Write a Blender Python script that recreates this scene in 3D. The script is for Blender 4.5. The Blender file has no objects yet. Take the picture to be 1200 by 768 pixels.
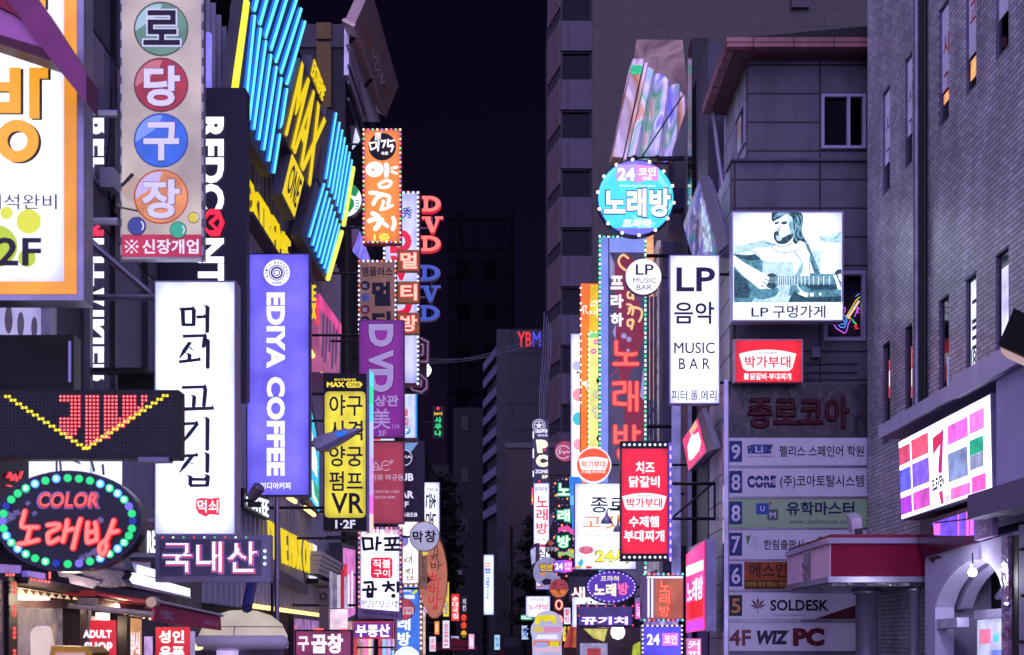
import bpy, bmesh, math, random
from mathutils import Vector
R = math.radians
random.seed(7)
SC = bpy.context.scene
COL = SC.collection

# ------------------------------------------------------------------ camera, sky, sun, exposure
CAMH, FPX, VX, VY = 1.6, 1500.0, 600.0, 752.0      # eye height; focal length and vanishing point in photo pixels (1200 x 768)
cd = bpy.data.cameras.new('camera')
cam = bpy.data.objects.new('camera', cd)
COL.objects.link(cam)
cam.location = (0, 0, CAMH)
cam.rotation_euler = (R(90), 0, 0)
cd.sensor_width = 36
cd.lens = 36 * FPX / 1200
cd.shift_y = (VY - 384) / 1200
cd.clip_end = 2000
cd.dof.use_dof = True
cd.dof.focus_distance = 23
cd.dof.aperture_fstop = 2.0
SC.camera = cam

W = bpy.data.worlds.new('World')
SC.world = W
W.use_nodes = True
nt = W.node_tree
bg = nt.nodes['Background']
sky = nt.nodes.new('ShaderNodeTexSky')
sky.sky_type = 'NISHITA'
sky.sun_disc = False
sky.sun_elevation = R(38)
sky.sun_rotation = R(205)
sky.ozone_density = 6
mixn = nt.nodes.new('ShaderNodeMix')
mixn.data_type = 'RGBA'
mixn.blend_type = 'MULTIPLY'
mixn.inputs['Factor'].default_value = 1.0
nt.links.new(sky.outputs[0], mixn.inputs[6])
mixn.inputs[7].default_value = (0.85, 0.28, 0.62, 1)
nt.links.new(mixn.outputs[2], bg.inputs[0])
bg.inputs[1].default_value = 0.0015

sun_d = bpy.data.lights.new('sun', 'SUN')
sun_d.energy = 2.7
sun_d.angle = R(140)
sun_d.color = (0.58, 0.50, 1.0)
sun = bpy.data.objects.new('sun', sun_d)
COL.objects.link(sun)
sun.rotation_euler = Vector((0.52, 0.78, -0.36)).to_track_quat('-Z', 'Y').to_euler()

SC.view_settings.view_transform = 'Standard'
SC.view_settings.look = 'None'
SC.view_settings.exposure = 1.2
SC.view_settings.gamma = 1
SC.cycles.use_denoising = True
SC.cycles.max_bounces = 6
SC.cycles.diffuse_bounces = 3
SC.cycles.glossy_bounces = 3
SC.cycles.sample_clamp_indirect = 2.5
SC.cycles.caustics_reflective = False
SC.cycles.caustics_refractive = False

# ------------------------------------------------------------------ materials
def lin(h):
    h = h.lstrip('#')
    c = [int(h[i:i + 2], 16) / 255 for i in (0, 2, 4)]
    return [x / 12.92 if x <= 0.04045 else ((x + 0.055) / 1.055) ** 2.4 for x in c]

_M = {}
def _new(key):
    m = bpy.data.materials.new(key)
    m.use_nodes = True
    return m, m.node_tree, m.node_tree.nodes['Principled BSDF']

ES = 0.445      # lamps are held down as the exposure is set for the dim walls
def E(h, s=1.0, un=0.0, sc=1.2, samp=True, base=None, box=False):
    """something that gives off light: backlit acrylic, tube, bulb; un = unevenness of the lamps behind it, box = diffuser that falls off towards its edges"""
    k = f'lit_{h}_{s}_{un}_{sc}_{samp}_{base}_{box}'
    if k in _M: return _M[k]
    m, t, b = _new(k)
    c = lin(h)
    bc = lin(base) if base else [x * 0.35 + 0.02 for x in c]
    b.inputs['Base Color'].default_value = (*bc, 1)
    b.inputs['Roughness'].default_value = 0.45
    b.inputs['Emission Color'].default_value = (*c, 1)
    s = s * ES
    b.inputs['Emission Strength'].default_value = s
    out = None
    if un:
        g = t.nodes.new('ShaderNodeNewGeometry')
        n = t.nodes.new('ShaderNodeTexNoise')
        n.inputs['Scale'].default_value = sc
        n.inputs['Detail'].default_value = 2.0
        t.links.new(g.outputs['Position'], n.inputs['Vector'])
        r = t.nodes.new('ShaderNodeMapRange')
        r.inputs['From Min'].default_value = 0.3
        r.inputs['From Max'].default_value = 0.7
        r.inputs['To Min'].default_value = s * (1 - un)
        r.inputs['To Max'].default_value = s * (1 + un)
        t.links.new(n.outputs['Fac'], r.inputs['Value'])
        out = r.outputs[0]
    if box:
        tc = t.nodes.new('ShaderNodeTexCoord')
        sp = t.nodes.new('ShaderNodeSeparateXYZ')
        t.links.new(tc.outputs['Generated'], sp.inputs[0])
        def mth(op, a, b_=None):
            q = t.nodes.new('ShaderNodeMath'); q.operation = op
            for i, v in enumerate((a, b_)):
                if v is None: continue
                if isinstance(v, (int, float)): q.inputs[i].default_value = v
                else: t.links.new(v, q.inputs[i])
            return q.outputs[0]
        fx = mth('ABSOLUTE', mth('SUBTRACT', sp.outputs['X'], 0.5))
        fz = mth('ABSOLUTE', mth('SUBTRACT', sp.outputs['Z'], 0.5))
        ex_ = mth('POWER', mth('MULTIPLY', fx, 2.0), 5.0)
        ez_ = mth('POWER', mth('MULTIPLY', fz, 2.0), 14.0)
        tub = mth('MULTIPLY', mth('COSINE', mth('MULTIPLY', sp.outputs['X'], 18.85)), -0.045)
        fac = mth('ADD', mth('SUBTRACT', 1.0, mth('MULTIPLY', mth('ADD', ex_, ez_), 0.24)), tub)
        out = mth('MULTIPLY', out if out is not None else s, fac)
        mc = t.nodes.new('ShaderNodeMix'); mc.data_type = 'RGBA'
        mc.inputs[6].default_value = (*[c[0] * 0.74, c[1] * 0.72, c[2] * 1.0], 1)
        mc.inputs[7].default_value = (*c, 1)
        cl = mth('SUBTRACT', 1.0, mth('MULTIPLY', mth('ADD', ex_, ez_), 0.8))
        t.links.new(mth('MAXIMUM', cl, 0.0), mc.inputs['Factor'])
        t.links.new(mc.outputs[2], b.inputs['Emission Color'])
    if out is not None: t.links.new(out, b.inputs['Emission Strength'])
    if not samp:
        m.cycles.emission_sampling = 'NONE'
    _M[k] = m
    return m

def L(h, s=1.0):
    """lit lettering, LEDs and small bulbs"""
    return E(h, s, samp=False)

def D(h, rough=0.6, metal=0.0, var=0.25, sc=3.0, bump=0.0, spec=0.3):
    """painted, printed or metal surface with some wear"""
    k = f'paint_{h}_{rough}_{metal}_{var}_{sc}_{bump}_{spec}'
    if k in _M: return _M[k]
    m, t, b = _new(k)
    c = lin(h)
    b.inputs['Roughness'].default_value = rough
    b.inputs['Metallic'].default_value = metal
    b.inputs['Specular IOR Level'].default_value = spec
    g = t.nodes.new('ShaderNodeNewGeometry')
    n = t.nodes.new('ShaderNodeTexNoise')
    n.inputs['Scale'].default_value = sc
    n.inputs['Detail'].default_value = 6.0
    n.inputs['Roughness'].default_value = 0.65
    t.links.new(g.outputs['Position'], n.inputs['Vector'])
    r = t.nodes.new('ShaderNodeValToRGB')
    r.color_ramp.elements[0].position = 0.32
    r.color_ramp.elements[1].position = 0.68
    r.color_ramp.elements[0].color = (*[x * (1 - var) for x in c], 1)
    r.color_ramp.elements[1].color = (*[min(1, x * (1 + var * 0.6)) for x in c], 1)
    t.links.new(n.outputs['Fac'], r.inputs[0])
    t.links.new(r.outputs[0], b.inputs['Base Color'])
    if bump:
        bn = t.nodes.new('ShaderNodeBump')
        bn.inputs['Strength'].default_value = bump
        bn.inputs['Distance'].default_value = 0.02
        n2 = t.nodes.new('ShaderNodeTexNoise')
        n2.inputs['Scale'].default_value = sc * 8
        n2.inputs['Detail'].default_value = 5.0
        t.links.new(g.outputs['Position'], n2.inputs['Vector'])
        t.links.new(n2.outputs['Fac'], bn.inputs['Height'])
        t.links.new(bn.outputs[0], b.inputs['Normal'])
    _M[k] = m
    return m

def tiles(key, axis, c1, c2, mortar, w, h, ms, rough=0.6, offset=0.5, bump=0.4, z0=0.0, spec=0.5, x0=0.0):
    """brick or slab cladding; axis = the horizontal world axis of the wall"""
    if key in _M: return _M[key]
    m, t, b = _new(key)
    g = t.nodes.new('ShaderNodeNewGeometry')
    sp = t.nodes.new('ShaderNodeSeparateXYZ')
    t.links.new(g.outputs['Position'], sp.inputs[0])
    cb = t.nodes.new('ShaderNodeCombineXYZ')
    ad = t.nodes.new('ShaderNodeMath')
    ad.operation = 'SUBTRACT'
    ad.inputs[1].default_value = z0
    t.links.new(sp.outputs['Z'], ad.inputs[0])
    ax = t.nodes.new('ShaderNodeMath')
    ax.operation = 'SUBTRACT'
    ax.inputs[1].default_value = x0
    t.links.new(sp.outputs[axis], ax.inputs[0])
    t.links.new(ax.outputs[0], cb.inputs['X'])
    t.links.new(ad.outputs[0], cb.inputs['Y'])
    br = t.nodes.new('ShaderNodeTexBrick')
    br.offset = offset
    br.inputs['Color1'].default_value = (*lin(c1), 1)
    br.inputs['Color2'].default_value = (*lin(c2), 1)
    br.inputs['Mortar'].default_value = (*lin(mortar), 1)
    br.inputs['Scale'].default_value = 1.0
    br.inputs['Brick Width'].default_value = w
    br.inputs['Row Height'].default_value = h
    br.inputs['Mortar Size'].default_value = ms
    br.inputs['Mortar Smooth'].default_value = 0.1
    t.links.new(cb.outputs[0], br.inputs['Vector'])
    n = t.nodes.new('ShaderNodeTexNoise')
    n.inputs['Scale'].default_value = 1.3
    n.inputs['Detail'].default_value = 7.0
    n.inputs['Roughness'].default_value = 0.7
    vm = t.nodes.new('ShaderNodeVectorMath')
    vm.operation = 'MULTIPLY'
    vm.inputs[1].default_value = (1, 1, 0.3)
    t.links.new(g.outputs['Position'], vm.inputs[0])
    t.links.new(vm.outputs[0], n.inputs['Vector'])
    r = t.nodes.new('ShaderNodeMapRange')
    r.inputs['From Min'].default_value = 0.3
    r.inputs['From Max'].default_value = 0.7
    r.inputs['To Min'].default_value = 0.5
    r.inputs['To Max'].default_value = 1.2
    t.links.new(n.outputs['Fac'], r.inputs['Value'])
    mx = t.nodes.new('ShaderNodeMix')
    mx.data_type = 'RGBA'
    mx.blend_type = 'MULTIPLY'
    mx.inputs['Factor'].default_value = 1
    t.links.new(br.outputs['Color'], mx.inputs[6])
    t.links.new(r.outputs[0], mx.inputs[7])
    t.links.new(mx.outputs[2], b.inputs['Base Color'])
    b.inputs['Roughness'].default_value = rough
    b.inputs['Specular IOR Level'].default_value = spec
    bn = t.nodes.new('ShaderNodeBump')
    bn.inputs['Strength'].default_value = bump
    bn.inputs['Distance'].default_value = 0.015
    n2 = t.nodes.new('ShaderNodeTexNoise')
    n2.inputs['Scale'].default_value = 6.0
    n2.inputs['Detail'].default_value = 6.0
    t.links.new(g.outputs['Position'], n2.inputs['Vector'])
    sb = t.nodes.new('ShaderNodeMath')
    sb.operation = 'SUBTRACT'
    t.links.new(n2.outputs['Fac'], sb.inputs[0])
    t.links.new(br.outputs['Fac'], sb.inputs[1])
    t.links.new(sb.outputs[0], bn.inputs['Height'])
    t.links.new(bn.outputs[0], b.inputs['Normal'])
    _M[key] = m
    return m

def mirror_glass(key, tint, rough=0.03):
    if key in _M: return _M[key]
    m, t, b = _new(key)
    b.inputs['Base Color'].default_value = (*lin(tint), 1)
    b.inputs['Metallic'].default_value = 0.85
    b.inputs['Roughness'].default_value = rough
    _M[key] = m
    return m

def foil(key, h, rough=0.18, warp=0.5, hues=None, sc=2.2, stretch=1.0):
    """bent shiny film that mirrors the neon round it"""
    if key in _M: return _M[key]
    m, t, b = _new(key)
    g = t.nodes.new('ShaderNodeNewGeometry')
    n = t.nodes.new('ShaderNodeTexNoise')
    n.inputs['Scale'].default_value = sc
    n.inputs['Detail'].default_value = 4.0 if stretch == 1 else 1.2
    n.inputs['Distortion'].default_value = 1.2 if stretch == 1 else 0.25
    vm = t.nodes.new('ShaderNodeVectorMath')
    vm.operation = 'MULTIPLY'
    vm.inputs[1].default_value = (1, 1, stretch)
    t.links.new(g.outputs['Position'], vm.inputs[0])
    t.links.new(vm.outputs[0], n.inputs['Vector'])
    r = t.nodes.new('ShaderNodeValToRGB')
    hs = hues or [h, h]
    r.color_ramp.elements[0].position = 0.36
    r.color_ramp.elements[1].position = 0.64
    r.color_ramp.elements[0].color = (*lin(hs[0]), 1)
    r.color_ramp.elements[1].color = (*lin(hs[-1]), 1)
    for i, x in enumerate(hs[1:-1]):
        e = r.color_ramp.elements.new(0.36 + 0.28 * (i + 1) / (len(hs) - 1))
        e.color = (*lin(x), 1)
    t.links.new(n.outputs['Fac'], r.inputs[0])
    t.links.new(r.outputs[0], b.inputs['Base Color'])
    b.inputs['Metallic'].default_value = 0.12
    b.inputs['Roughness'].default_value = rough
    bn = t.nodes.new('ShaderNodeBump')
    bn.inputs['Strength'].default_value = warp
    bn.inputs['Distance'].default_value = 0.3
    t.links.new(n.outputs['Fac'], bn.inputs['Height'])
    t.links.new(bn.outputs[0], b.inputs['Normal'])
    _M[key] = m
    return m

# ------------------------------------------------------------------ planes: where a sightline of the photo meets a real surface
class Pl:
    def __init__(s, p, n):
        s.p = Vector(p)
        s.n = Vector(n).normalized()
    def at(s, px, py, z=0.0):
        o = Vector((0, 0, CAMH))
        d = Vector(((px - VX) / FPX, 1.0, (VY - py) / FPX))
        t = (s.p - o).dot(s.n) / d.dot(s.n)
        return o + d * t + s.n * z
def F(d): return Pl((0, d, 0), (0, -1, 0))
def LW(w): return Pl((-w, 0, 0), (1, 0, 0))
def RW(w): return Pl((w, 0, 0), (-1, 0, 0))
def pt(px, py, d): return Vector(((px - VX) / FPX * d, d, CAMH + (VY - py) / FPX * d))
def P3(a, b, c):
    a, b, c = pt(*a), pt(*b), pt(*c)
    n = (b - a).cross(c - a).normalized()
    if n.dot(Vector((0, 0, CAMH)) - a) < 0: n = -n
    return Pl(a, n)

# ------------------------------------------------------------------ glyphs
_T = {}
def glyphs(txt, bold=0.0, shear=0.0, res=3, bres=0):
    k = (txt, bold, shear, res, bres)
    if k in _T: return _T[k]
    c = bpy.data.curves.new('tmp', 'FONT')
    c.body = txt
    c.size = 1
    c.shear = shear
    c.resolution_u = res
    c.bevel_depth = bold
    c.bevel_resolution = bres
    c.fill_mode = 'FRONT'
    if bold: c.space_character = 1 + bold * 0.8
    o = bpy.data.objects.new('tmp', c)
    me = bpy.data.meshes.new_from_object(o)
    vs = [tuple(v.co) for v in me.vertices]
    fs = [tuple(p.vertices) for p in me.polygons]
    bpy.data.objects.remove(o)
    bpy.data.meshes.remove(me)
    bpy.data.curves.remove(c)
    xs = [v[0] for v in vs]
    ys = [v[1] for v in vs]
    x0, x1, y0, y1 = min(xs), max(xs), min(ys), max(ys)
    w, h = max(x1 - x0, 1e-6), max(y1 - y0, 1e-6)
    vs = [((v[0] - x0) / w, (v[1] - y0) / h, (v[2] / bold * 0.5 + 0.5) if bold else 1.0) for v in vs]
    _T[k] = (vs, fs)
    return _T[k]

def raster(txt, nc, nr, bold=0.03):
    vs, fs = glyphs(txt, bold)
    g = [[False] * nc for _ in range(nr)]
    for f in fs:
        for i in range(1, len(f) - 1):
            a, b, c = vs[f[0]], vs[f[i]], vs[f[i + 1]]
            den = (b[1] - c[1]) * (a[0] - c[0]) + (c[0] - b[0]) * (a[1] - c[1])
            if abs(den) < 1e-12: continue
            x0 = max(0, int(min(a[0], b[0], c[0]) * nc) - 1); x1 = min(nc - 1, int(max(a[0], b[0], c[0]) * nc) + 1)
            y0 = max(0, int(min(1 - a[1], 1 - b[1], 1 - c[1]) * nr) - 1); y1 = min(nr - 1, int(max(1 - a[1], 1 - b[1], 1 - c[1]) * nr) + 1)
            for r in range(y0, y1 + 1):
                for q in range(x0, x1 + 1):
                    if g[r][q]: continue
                    x, y = (q + 0.5) / nc, 1 - (r + 0.5) / nr
                    u = ((b[1] - c[1]) * (x - c[0]) + (c[0] - b[0]) * (y - c[1])) / den
                    v = ((c[1] - a[1]) * (x - c[0]) + (a[0] - c[0]) * (y - c[1])) / den
                    if u >= 0 and v >= 0 and u + v <= 1: g[r][q] = True
    return g

def ell(cx, cy, rx, ry=None, n=28, a0=0, a1=360, rot=0):
    ry = rx if ry is None else ry
    full = abs(a1 - a0) >= 360
    k = n if full else n + 1
    out = []
    for i in range(k):
        a = R(a0 + (a1 - a0) * i / n)
        x, y = rx * math.cos(a), ry * math.sin(a)
        c, s_ = math.cos(R(rot)), math.sin(R(rot))
        out.append((cx + x * c - y * s_, cy + x * s_ + y * c))
    return out
def rect(x0, y0, x1, y1): return [(x0, y0), (x1, y0), (x1, y1), (x0, y1)]
def rrect(x0, y0, x1, y1, r, n=4):
    o = []
    for cx, cy, a in ((x1 - r, y0 + r, -90), (x1 - r, y1 - r, 0), (x0 + r, y1 - r, 90), (x0 + r, y0 + r, 180)):
        for i in range(n + 1):
            t = R(a + 90 * i / n)
            o.append((cx + r * math.cos(t), cy + r * math.sin(t)))
    return o
def bil(q, u, v):
    (ax, ay), (bx, by), (cx, cy), (dx, dy) = q      # TL TR BR BL, v downwards
    return ((ax * (1 - u) + bx * u) * (1 - v) + (dx * (1 - u) + cx * u) * v,
            (ay * (1 - u) + by * u) * (1 - v) + (dy * (1 - u) + cy * u) * v)
def spline(pts, n=5):
    if len(pts) < 3: return pts
    p = [pts[0]] + list(pts) + [pts[-1]]
    out = []
    for i in range(1, len(p) - 2):
        for k in range(n):
            t = k / n
            out.append(tuple(0.5 * (2 * p[i][j] + (p[i + 1][j] - p[i - 1][j]) * t + (2 * p[i - 1][j] - 5 * p[i][j] + 4 * p[i + 1][j] - p[i + 2][j]) * t * t
                       + (3 * p[i][j] - p[i - 1][j] - 3 * p[i + 1][j] + p[i + 2][j]) * t ** 3) for j in range(len(p[0]))))
    out.append(tuple(pts[-1]))
    return out

# ------------------------------------------------------------------ things and parts
_sph = None
def sphere_mesh():
    me = bpy.data.meshes.new('bulb_globe')
    bm = bmesh.new()
    bmesh.ops.create_icosphere(bm, subdivisions=2, radius=1)
    for f in bm.faces: f.smooth = True
    bm.to_mesh(me)
    bm.free()
    return me
_sphm = {}

class B:
    """one mesh: a part of a thing, or the whole thing"""
    def __init__(s, name, mat, pl, under=None, smooth=False):
        s.name, s.mat, s.pl, s.under, s.smooth = name, mat, pl, under, smooth
        s.V, s.F = [], []
        s.k = 0
        s.obj = None
        s.props = {}
    def raw(s, V, Fc):
        n = len(s.V)
        s.V += [Vector(v) for v in V]
        s.F += [tuple(i + n for i in f) for f in Fc]
        return s
    def solid(s, front, vec):
        """polygon of world points pushed along vec"""
        n = len(front)
        V = list(front) + [p + vec for p in front]
        Fc = [tuple(range(n)), tuple(range(2 * n - 1, n - 1, -1))]
        Fc += [(i, i + n, (i + 1) % n + n, (i + 1) % n) for i in range(n)]
        return s.raw(V, Fc)
    def poly(s, pts, z0=0.0, z1=0.004):
        fr = [s.pl.at(x, y, z1) for x, y in pts]
        return s.solid(fr, s.pl.n * (z0 - z1))
    def box(s, x0, y0, x1, y1, z0=0.0, z1=0.004): return s.poly(rect(x0, y0, x1, y1), z0, z1)
    def frame(s, x0, y0, x1, y1, w, z0=0.0, z1=0.02):
        s.box(x0, y0, x1, y0 + w, z0, z1); s.box(x0, y1 - w, x1, y1, z0, z1)
        s.box(x0, y0 + w, x0 + w, y1 - w, z0, z1); s.box(x1 - w, y0 + w, x1, y1 - w, z0, z1)
        return s
    def ring(s, cx, cy, ro, ri, z0=0.0, z1=0.004, ryo=None, ryi=None, n=32):
        a = ell(cx, cy, ro, ryo, n); b = ell(cx, cy, ri, ryi, n)
        for i in range(n):
            j = (i + 1) % n
            s.poly([a[i], a[j], b[j], b[i]], z0, z1)
        return s
    def wbox(s, a, b):
        x0, y0, z0 = a; x1, y1, z1 = b
        fr = [Vector((x0, y0, z0)), Vector((x1, y0, z0)), Vector((x1, y0, z1)), Vector((x0, y0, z1))]
        return s.solid(fr, Vector((0, y1 - y0, 0)))
    def bar(s, a, b, r, n=8):
        """round bar between two world points"""
        a, b = Vector(a), Vector(b)
        d = (b - a).normalized()
        u = d.orthogonal().normalized()
        w = d.cross(u)
        ring = [(u * math.cos(2 * math.pi * i / n) + w * math.sin(2 * math.pi * i / n)) * r for i in range(n)]
        return s.solid([a + q for q in ring], b - a)
    def tube(s, pts, r, n=6):
        for p, q in zip(pts[:-1], pts[1:]): s.bar(p, q, r, n)
        return s
    def text(s, t, box, z=0.004, bold=0.0, th=0.006, shear=0.0, rot=False, res=3, bres=0, flip=False):
        vs, fs = glyphs(t, bold, shear, res, bres)
        q = box if len(box[:1]) and isinstance(box[0], (tuple, list)) else rect(*box)
        V = []
        for x, y, zz in vs:
            if rot: u, v = y, x
            else: u, v = x, 1 - y
            px, py = bil(q, u, v)
            V.append(s.pl.at(px, py, z + (zz * th if bold else 0)))
        return s.raw(V, fs)
    def vtext(s, t, box, gap=0.12, **kw):
        x0, y0, x1, y1 = box
        n = len(t)
        h = (y1 - y0) / (n + gap * (n - 1))
        for i, ch in enumerate(t):
            s.text(ch, (x0, y0 + i * h * (1 + gap), x1, y0 + i * h * (1 + gap) + h), **kw)
        return s
    def strokes(s, lst, w, z=0.004, th=0.006, n=5):
        for pts in lst:
            ww = w
            if isinstance(pts, tuple) and isinstance(pts[1], (int, float)) and isinstance(pts[0], list): pts, ww = pts
            for (ax, ay), (bx, by) in zip(pts[:-1], pts[1:]):
                a = math.degrees(math.atan2(by - ay, bx - ax))
                poly = ell(bx, by, ww / 2, n=n, a0=a - 90, a1=a + 90) + ell(ax, ay, ww / 2, n=n, a0=a + 90, a1=a + 270)
                s.k += 1
                s.poly(poly, z, z + th + s.k * 0.0003)
        return s
    def dots(s, pts, w, z=0.004, th=0.004):
        for x, y in pts: s.box(x - w / 2, y - w / 2, x + w / 2, y + w / 2, z, z + th)
        return s
    def balls(s, pts, r, z=0.0):
        """small bulbs as one string"""
        for x, y in pts:
            c = s.pl.at(x, y, z)
            rr = r / FPX * c.y
            V = [c + Vector(v) * rr for v in ((1, 0, 0), (-1, 0, 0), (0, 1, 0), (0, -1, 0), (0, 0, 1), (0, 0, -1))]
            s.raw(V, [(0, 2, 4), (2, 1, 4), (1, 3, 4), (3, 0, 4), (2, 0, 5), (1, 2, 5), (3, 1, 5), (0, 3, 5)])
        return s
    def lathe(s, c, axis, prof, n=24):
        """profile of (radius, height) round an axis from c"""
        c, d = Vector(c), Vector(axis).normalized()
        u = d.orthogonal().normalized(); w = d.cross(u)
        V = []
        for r, h in prof:
            for i in range(n):
                a = 2 * math.pi * i / n
                V.append(c + d * h + (u * math.cos(a) + w * math.sin(a)) * r)
        Fc = []
        for k in range(len(prof) - 1):
            for i in range(n):
                j = (i + 1) % n
                Fc.append((k * n + i, k * n + j, (k + 1) * n + j, (k + 1) * n + i))
        Fc.append(tuple(range(n))); Fc.append(tuple(range(len(prof) * n - 1, (len(prof) - 1) * n - 1, -1)))
        return s.raw(V, Fc)
    def make(s, parent, origin):
        if not s.V: return None
        me = bpy.data.meshes.new(s.name)
        me.from_pydata([tuple(v - origin) for v in s.V], [], s.F)
        bm = bmesh.new()
        bm.from_mesh(me)
        bmesh.ops.recalc_face_normals(bm, faces=bm.faces)
        if s.smooth:
            for f in bm.faces: f.smooth = True
        bm.to_mesh(me)
        bm.free()
        me.materials.append(s.mat)
        o = bpy.data.objects.new(s.name, me)
        COL.objects.link(o)
        if parent:
            o.parent = parent
        for k, v in s.props.items(): o[k] = v
        s.obj = o
        return o

class Thing:
    def __init__(s, name, label, cat, pl=None, base=None, group=None, kind=None):
        s.name, s.label, s.cat, s.pl, s.group, s.kind = name, label, cat, pl, group, kind
        s.origin = (pl.at(*base) if base and len(base) == 2 else Vector(base)) if base else None
        s.parts, s.cache, s.bulbs, s.lamps = [], {}, [], []
    def P(s, name, mat, under=None, smooth=False, pl=None):
        b = B(name, mat, pl or s.pl, under, smooth)
        s.parts.append(b)
        return b
    def T(s, mat, name='lettering', under=None):
        k = (name, mat.name, id(under))
        if k not in s.cache: s.cache[k] = s.P(name, mat, under)
        return s.cache[k]
    def bulb(s, x, y, r, mat, z=0.0, name='bulb', flat=1.0):
        c = s.pl.at(x, y, z)
        s.bulbs.append((c, r / FPX * c.y, mat, name))
    def light(s, p, energy, color, radius=0.08):
        """the light of a lamp that the photograph shows lit"""
        s.lamps.append((Vector(p), energy, color, radius))
    def done(s):
        if s.origin is None:
            v = [q for b in s.parts for q in b.V]
            s.origin = Vector((sum(q.x for q in v) / len(v), sum(q.y for q in v) / len(v), min(q.z for q in v)))
        r = bpy.data.objects.new(s.name, None)
        r.empty_display_size = 0.3
        COL.objects.link(r)
        r.location = s.origin
        r['label'], r['category'] = s.label, s.cat
        if s.group: r['group'] = s.group
        if s.kind: r['kind'] = s.kind
        for b in s.parts:
            b.make(b.under.obj if b.under else r, s.origin)
        for c, rad, mat, nm in s.bulbs:
            if mat.name not in _sphm:
                _sphm[mat.name] = sphere_mesh()
                _sphm[mat.name].materials.append(mat)
            o = bpy.data.objects.new(nm, _sphm[mat.name])
            COL.objects.link(o)
            o.parent = r
            o.location = c - s.origin
            o.scale = (rad,) * 3
        for p, en, co, ra in s.lamps:
            ld = bpy.data.lights.new('lamp_light', 'POINT')
            ld.energy, ld.color, ld.shadow_soft_size = en, co, ra
            o = bpy.data.objects.new('lamp_light', ld)
            COL.objects.link(o)
            o.parent = r
            o.location = p - s.origin
        s.root = r
        return r

def edge_pts(x0, y0, x1, y1, step, sides='trbl'):
    o = []
    nx, ny = max(1, round((x1 - x0) / step)), max(1, round((y1 - y0) / step))
    if 't' in sides: o += [(x0 + (x1 - x0) * i / nx, y0) for i in range(nx + 1)]
    if 'r' in sides: o += [(x1, y0 + (y1 - y0) * i / ny) for i in range(1, ny + 1)]
    if 'b' in sides: o += [(x1 - (x1 - x0) * i / nx, y1) for i in range(1, nx + 1)]
    if 'l' in sides: o += [(x0, y1 - (y1 - y0) * i / ny) for i in range(1, ny)]
    return o

def lightbox(name, label, cat, d, box, face, cab=None, t=0.22, rim=1.5, group=None, wall=None, pl=None, bracket=True):
    """double sided box sign standing out from a wall: cabinet, backlit face, two brackets back to the wall at x = wall"""
    pl = pl or F(d)
    x0, y0, x1, y1 = box
    th = Thing(name, label, cat, pl, ((x0 + x1) / 2, y1), group)
    cab = cab or D('#8a88a0', 0.4, 0.6)
    th.P('cabinet', cab).box(x0, y0, x1, y1, -t, 0)
    th.face = th.P('face', face).box(x0 + rim, y0 + rim, x1 - rim, y1 - rim, 0, 0.006)
    th.P('face', face).box(x0 + rim, y0 + rim, x1 - rim, y1 - rim, -t - 0.006, -t)
    if wall is not None and bracket:
        for f in (0.12, 0.85):
            a = pl.at((x0 + x1) / 2, y0 + (y1 - y0) * f, -t / 2)
            e = pl.at(x0 if wall < a.x else x1, y0 + (y1 - y0) * f, -t / 2)
            th.P('bracket', D('#33313f', 0.5, 0.7)).bar((e.x + (0.02 if wall > e.x else -0.02) * -1, e.y, e.z), (wall, e.y, e.z), 0.03)
    return th
def struct(name, b):
    o = b.make(None, Vector((0, 0, 0)))
    o.name = name
    o['kind'] = 'structure'
    return o
# ------------------------------------------------------------------ ground
g = B('road', D('#1d1c22', 0.45, 0, 0.35, 1.2, 0.3), F(1)); g.wbox((-400, -60, -0.4), (400, 900, 0.0)); struct('road', g)
for nm, x0, x1 in (('pavement', -5.6, -3.6), ('pavement', 3.4, 7.6)):
    g = B(nm, tiles('paving', 'Y', '#4a4750', '#55525c', '#2a282e', 0.4, 0.4, 0.01), F(1)); g.wbox((x0, 6, 0.0), (x1, 88, 0.13)); struct(nm, g)

def holed(b, axis, c, th, a0, a1, z0, z1, holes):
    """wall slab with rectangular openings; axis 'X' = plane x=c running along y, 'Y' = plane y=c running along x; th signed away from the street"""
    cuts = sorted(set([a0, a1] + [h[0] for h in holes] + [h[1] for h in holes]))
    for p, q in zip(cuts[:-1], cuts[1:]):
        hs = sorted([(h[2], h[3]) for h in holes if h[0] <= p + 1e-6 and h[1] >= q - 1e-6])
        z = z0
        for h0, h1 in hs + [(z1, None)]:
            if h0 > z + 1e-4:
                if axis == 'X': b.wbox((min(c, c + th), p, z), (max(c, c + th), q, h0))
                else: b.wbox((p, min(c, c + th), z), (q, max(c, c + th), h0))
            z = h1
def wframe(b, axis, c, th, a0, a1, z0, z1, w):
    for (p, q, r, s_) in ((a0, a1, z1 - w, z1), (a0, a1, z0, z0 + w), (a0, a0 + w, z0 + w, z1 - w), (a1 - w, a1, z0 + w, z1 - w)):
        if axis == 'X': b.wbox((min(c, c + th), p, r), (max(c, c + th), q, s_))
        else: b.wbox((p, min(c, c + th), r), (q, max(c, c + th), s_))
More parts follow.
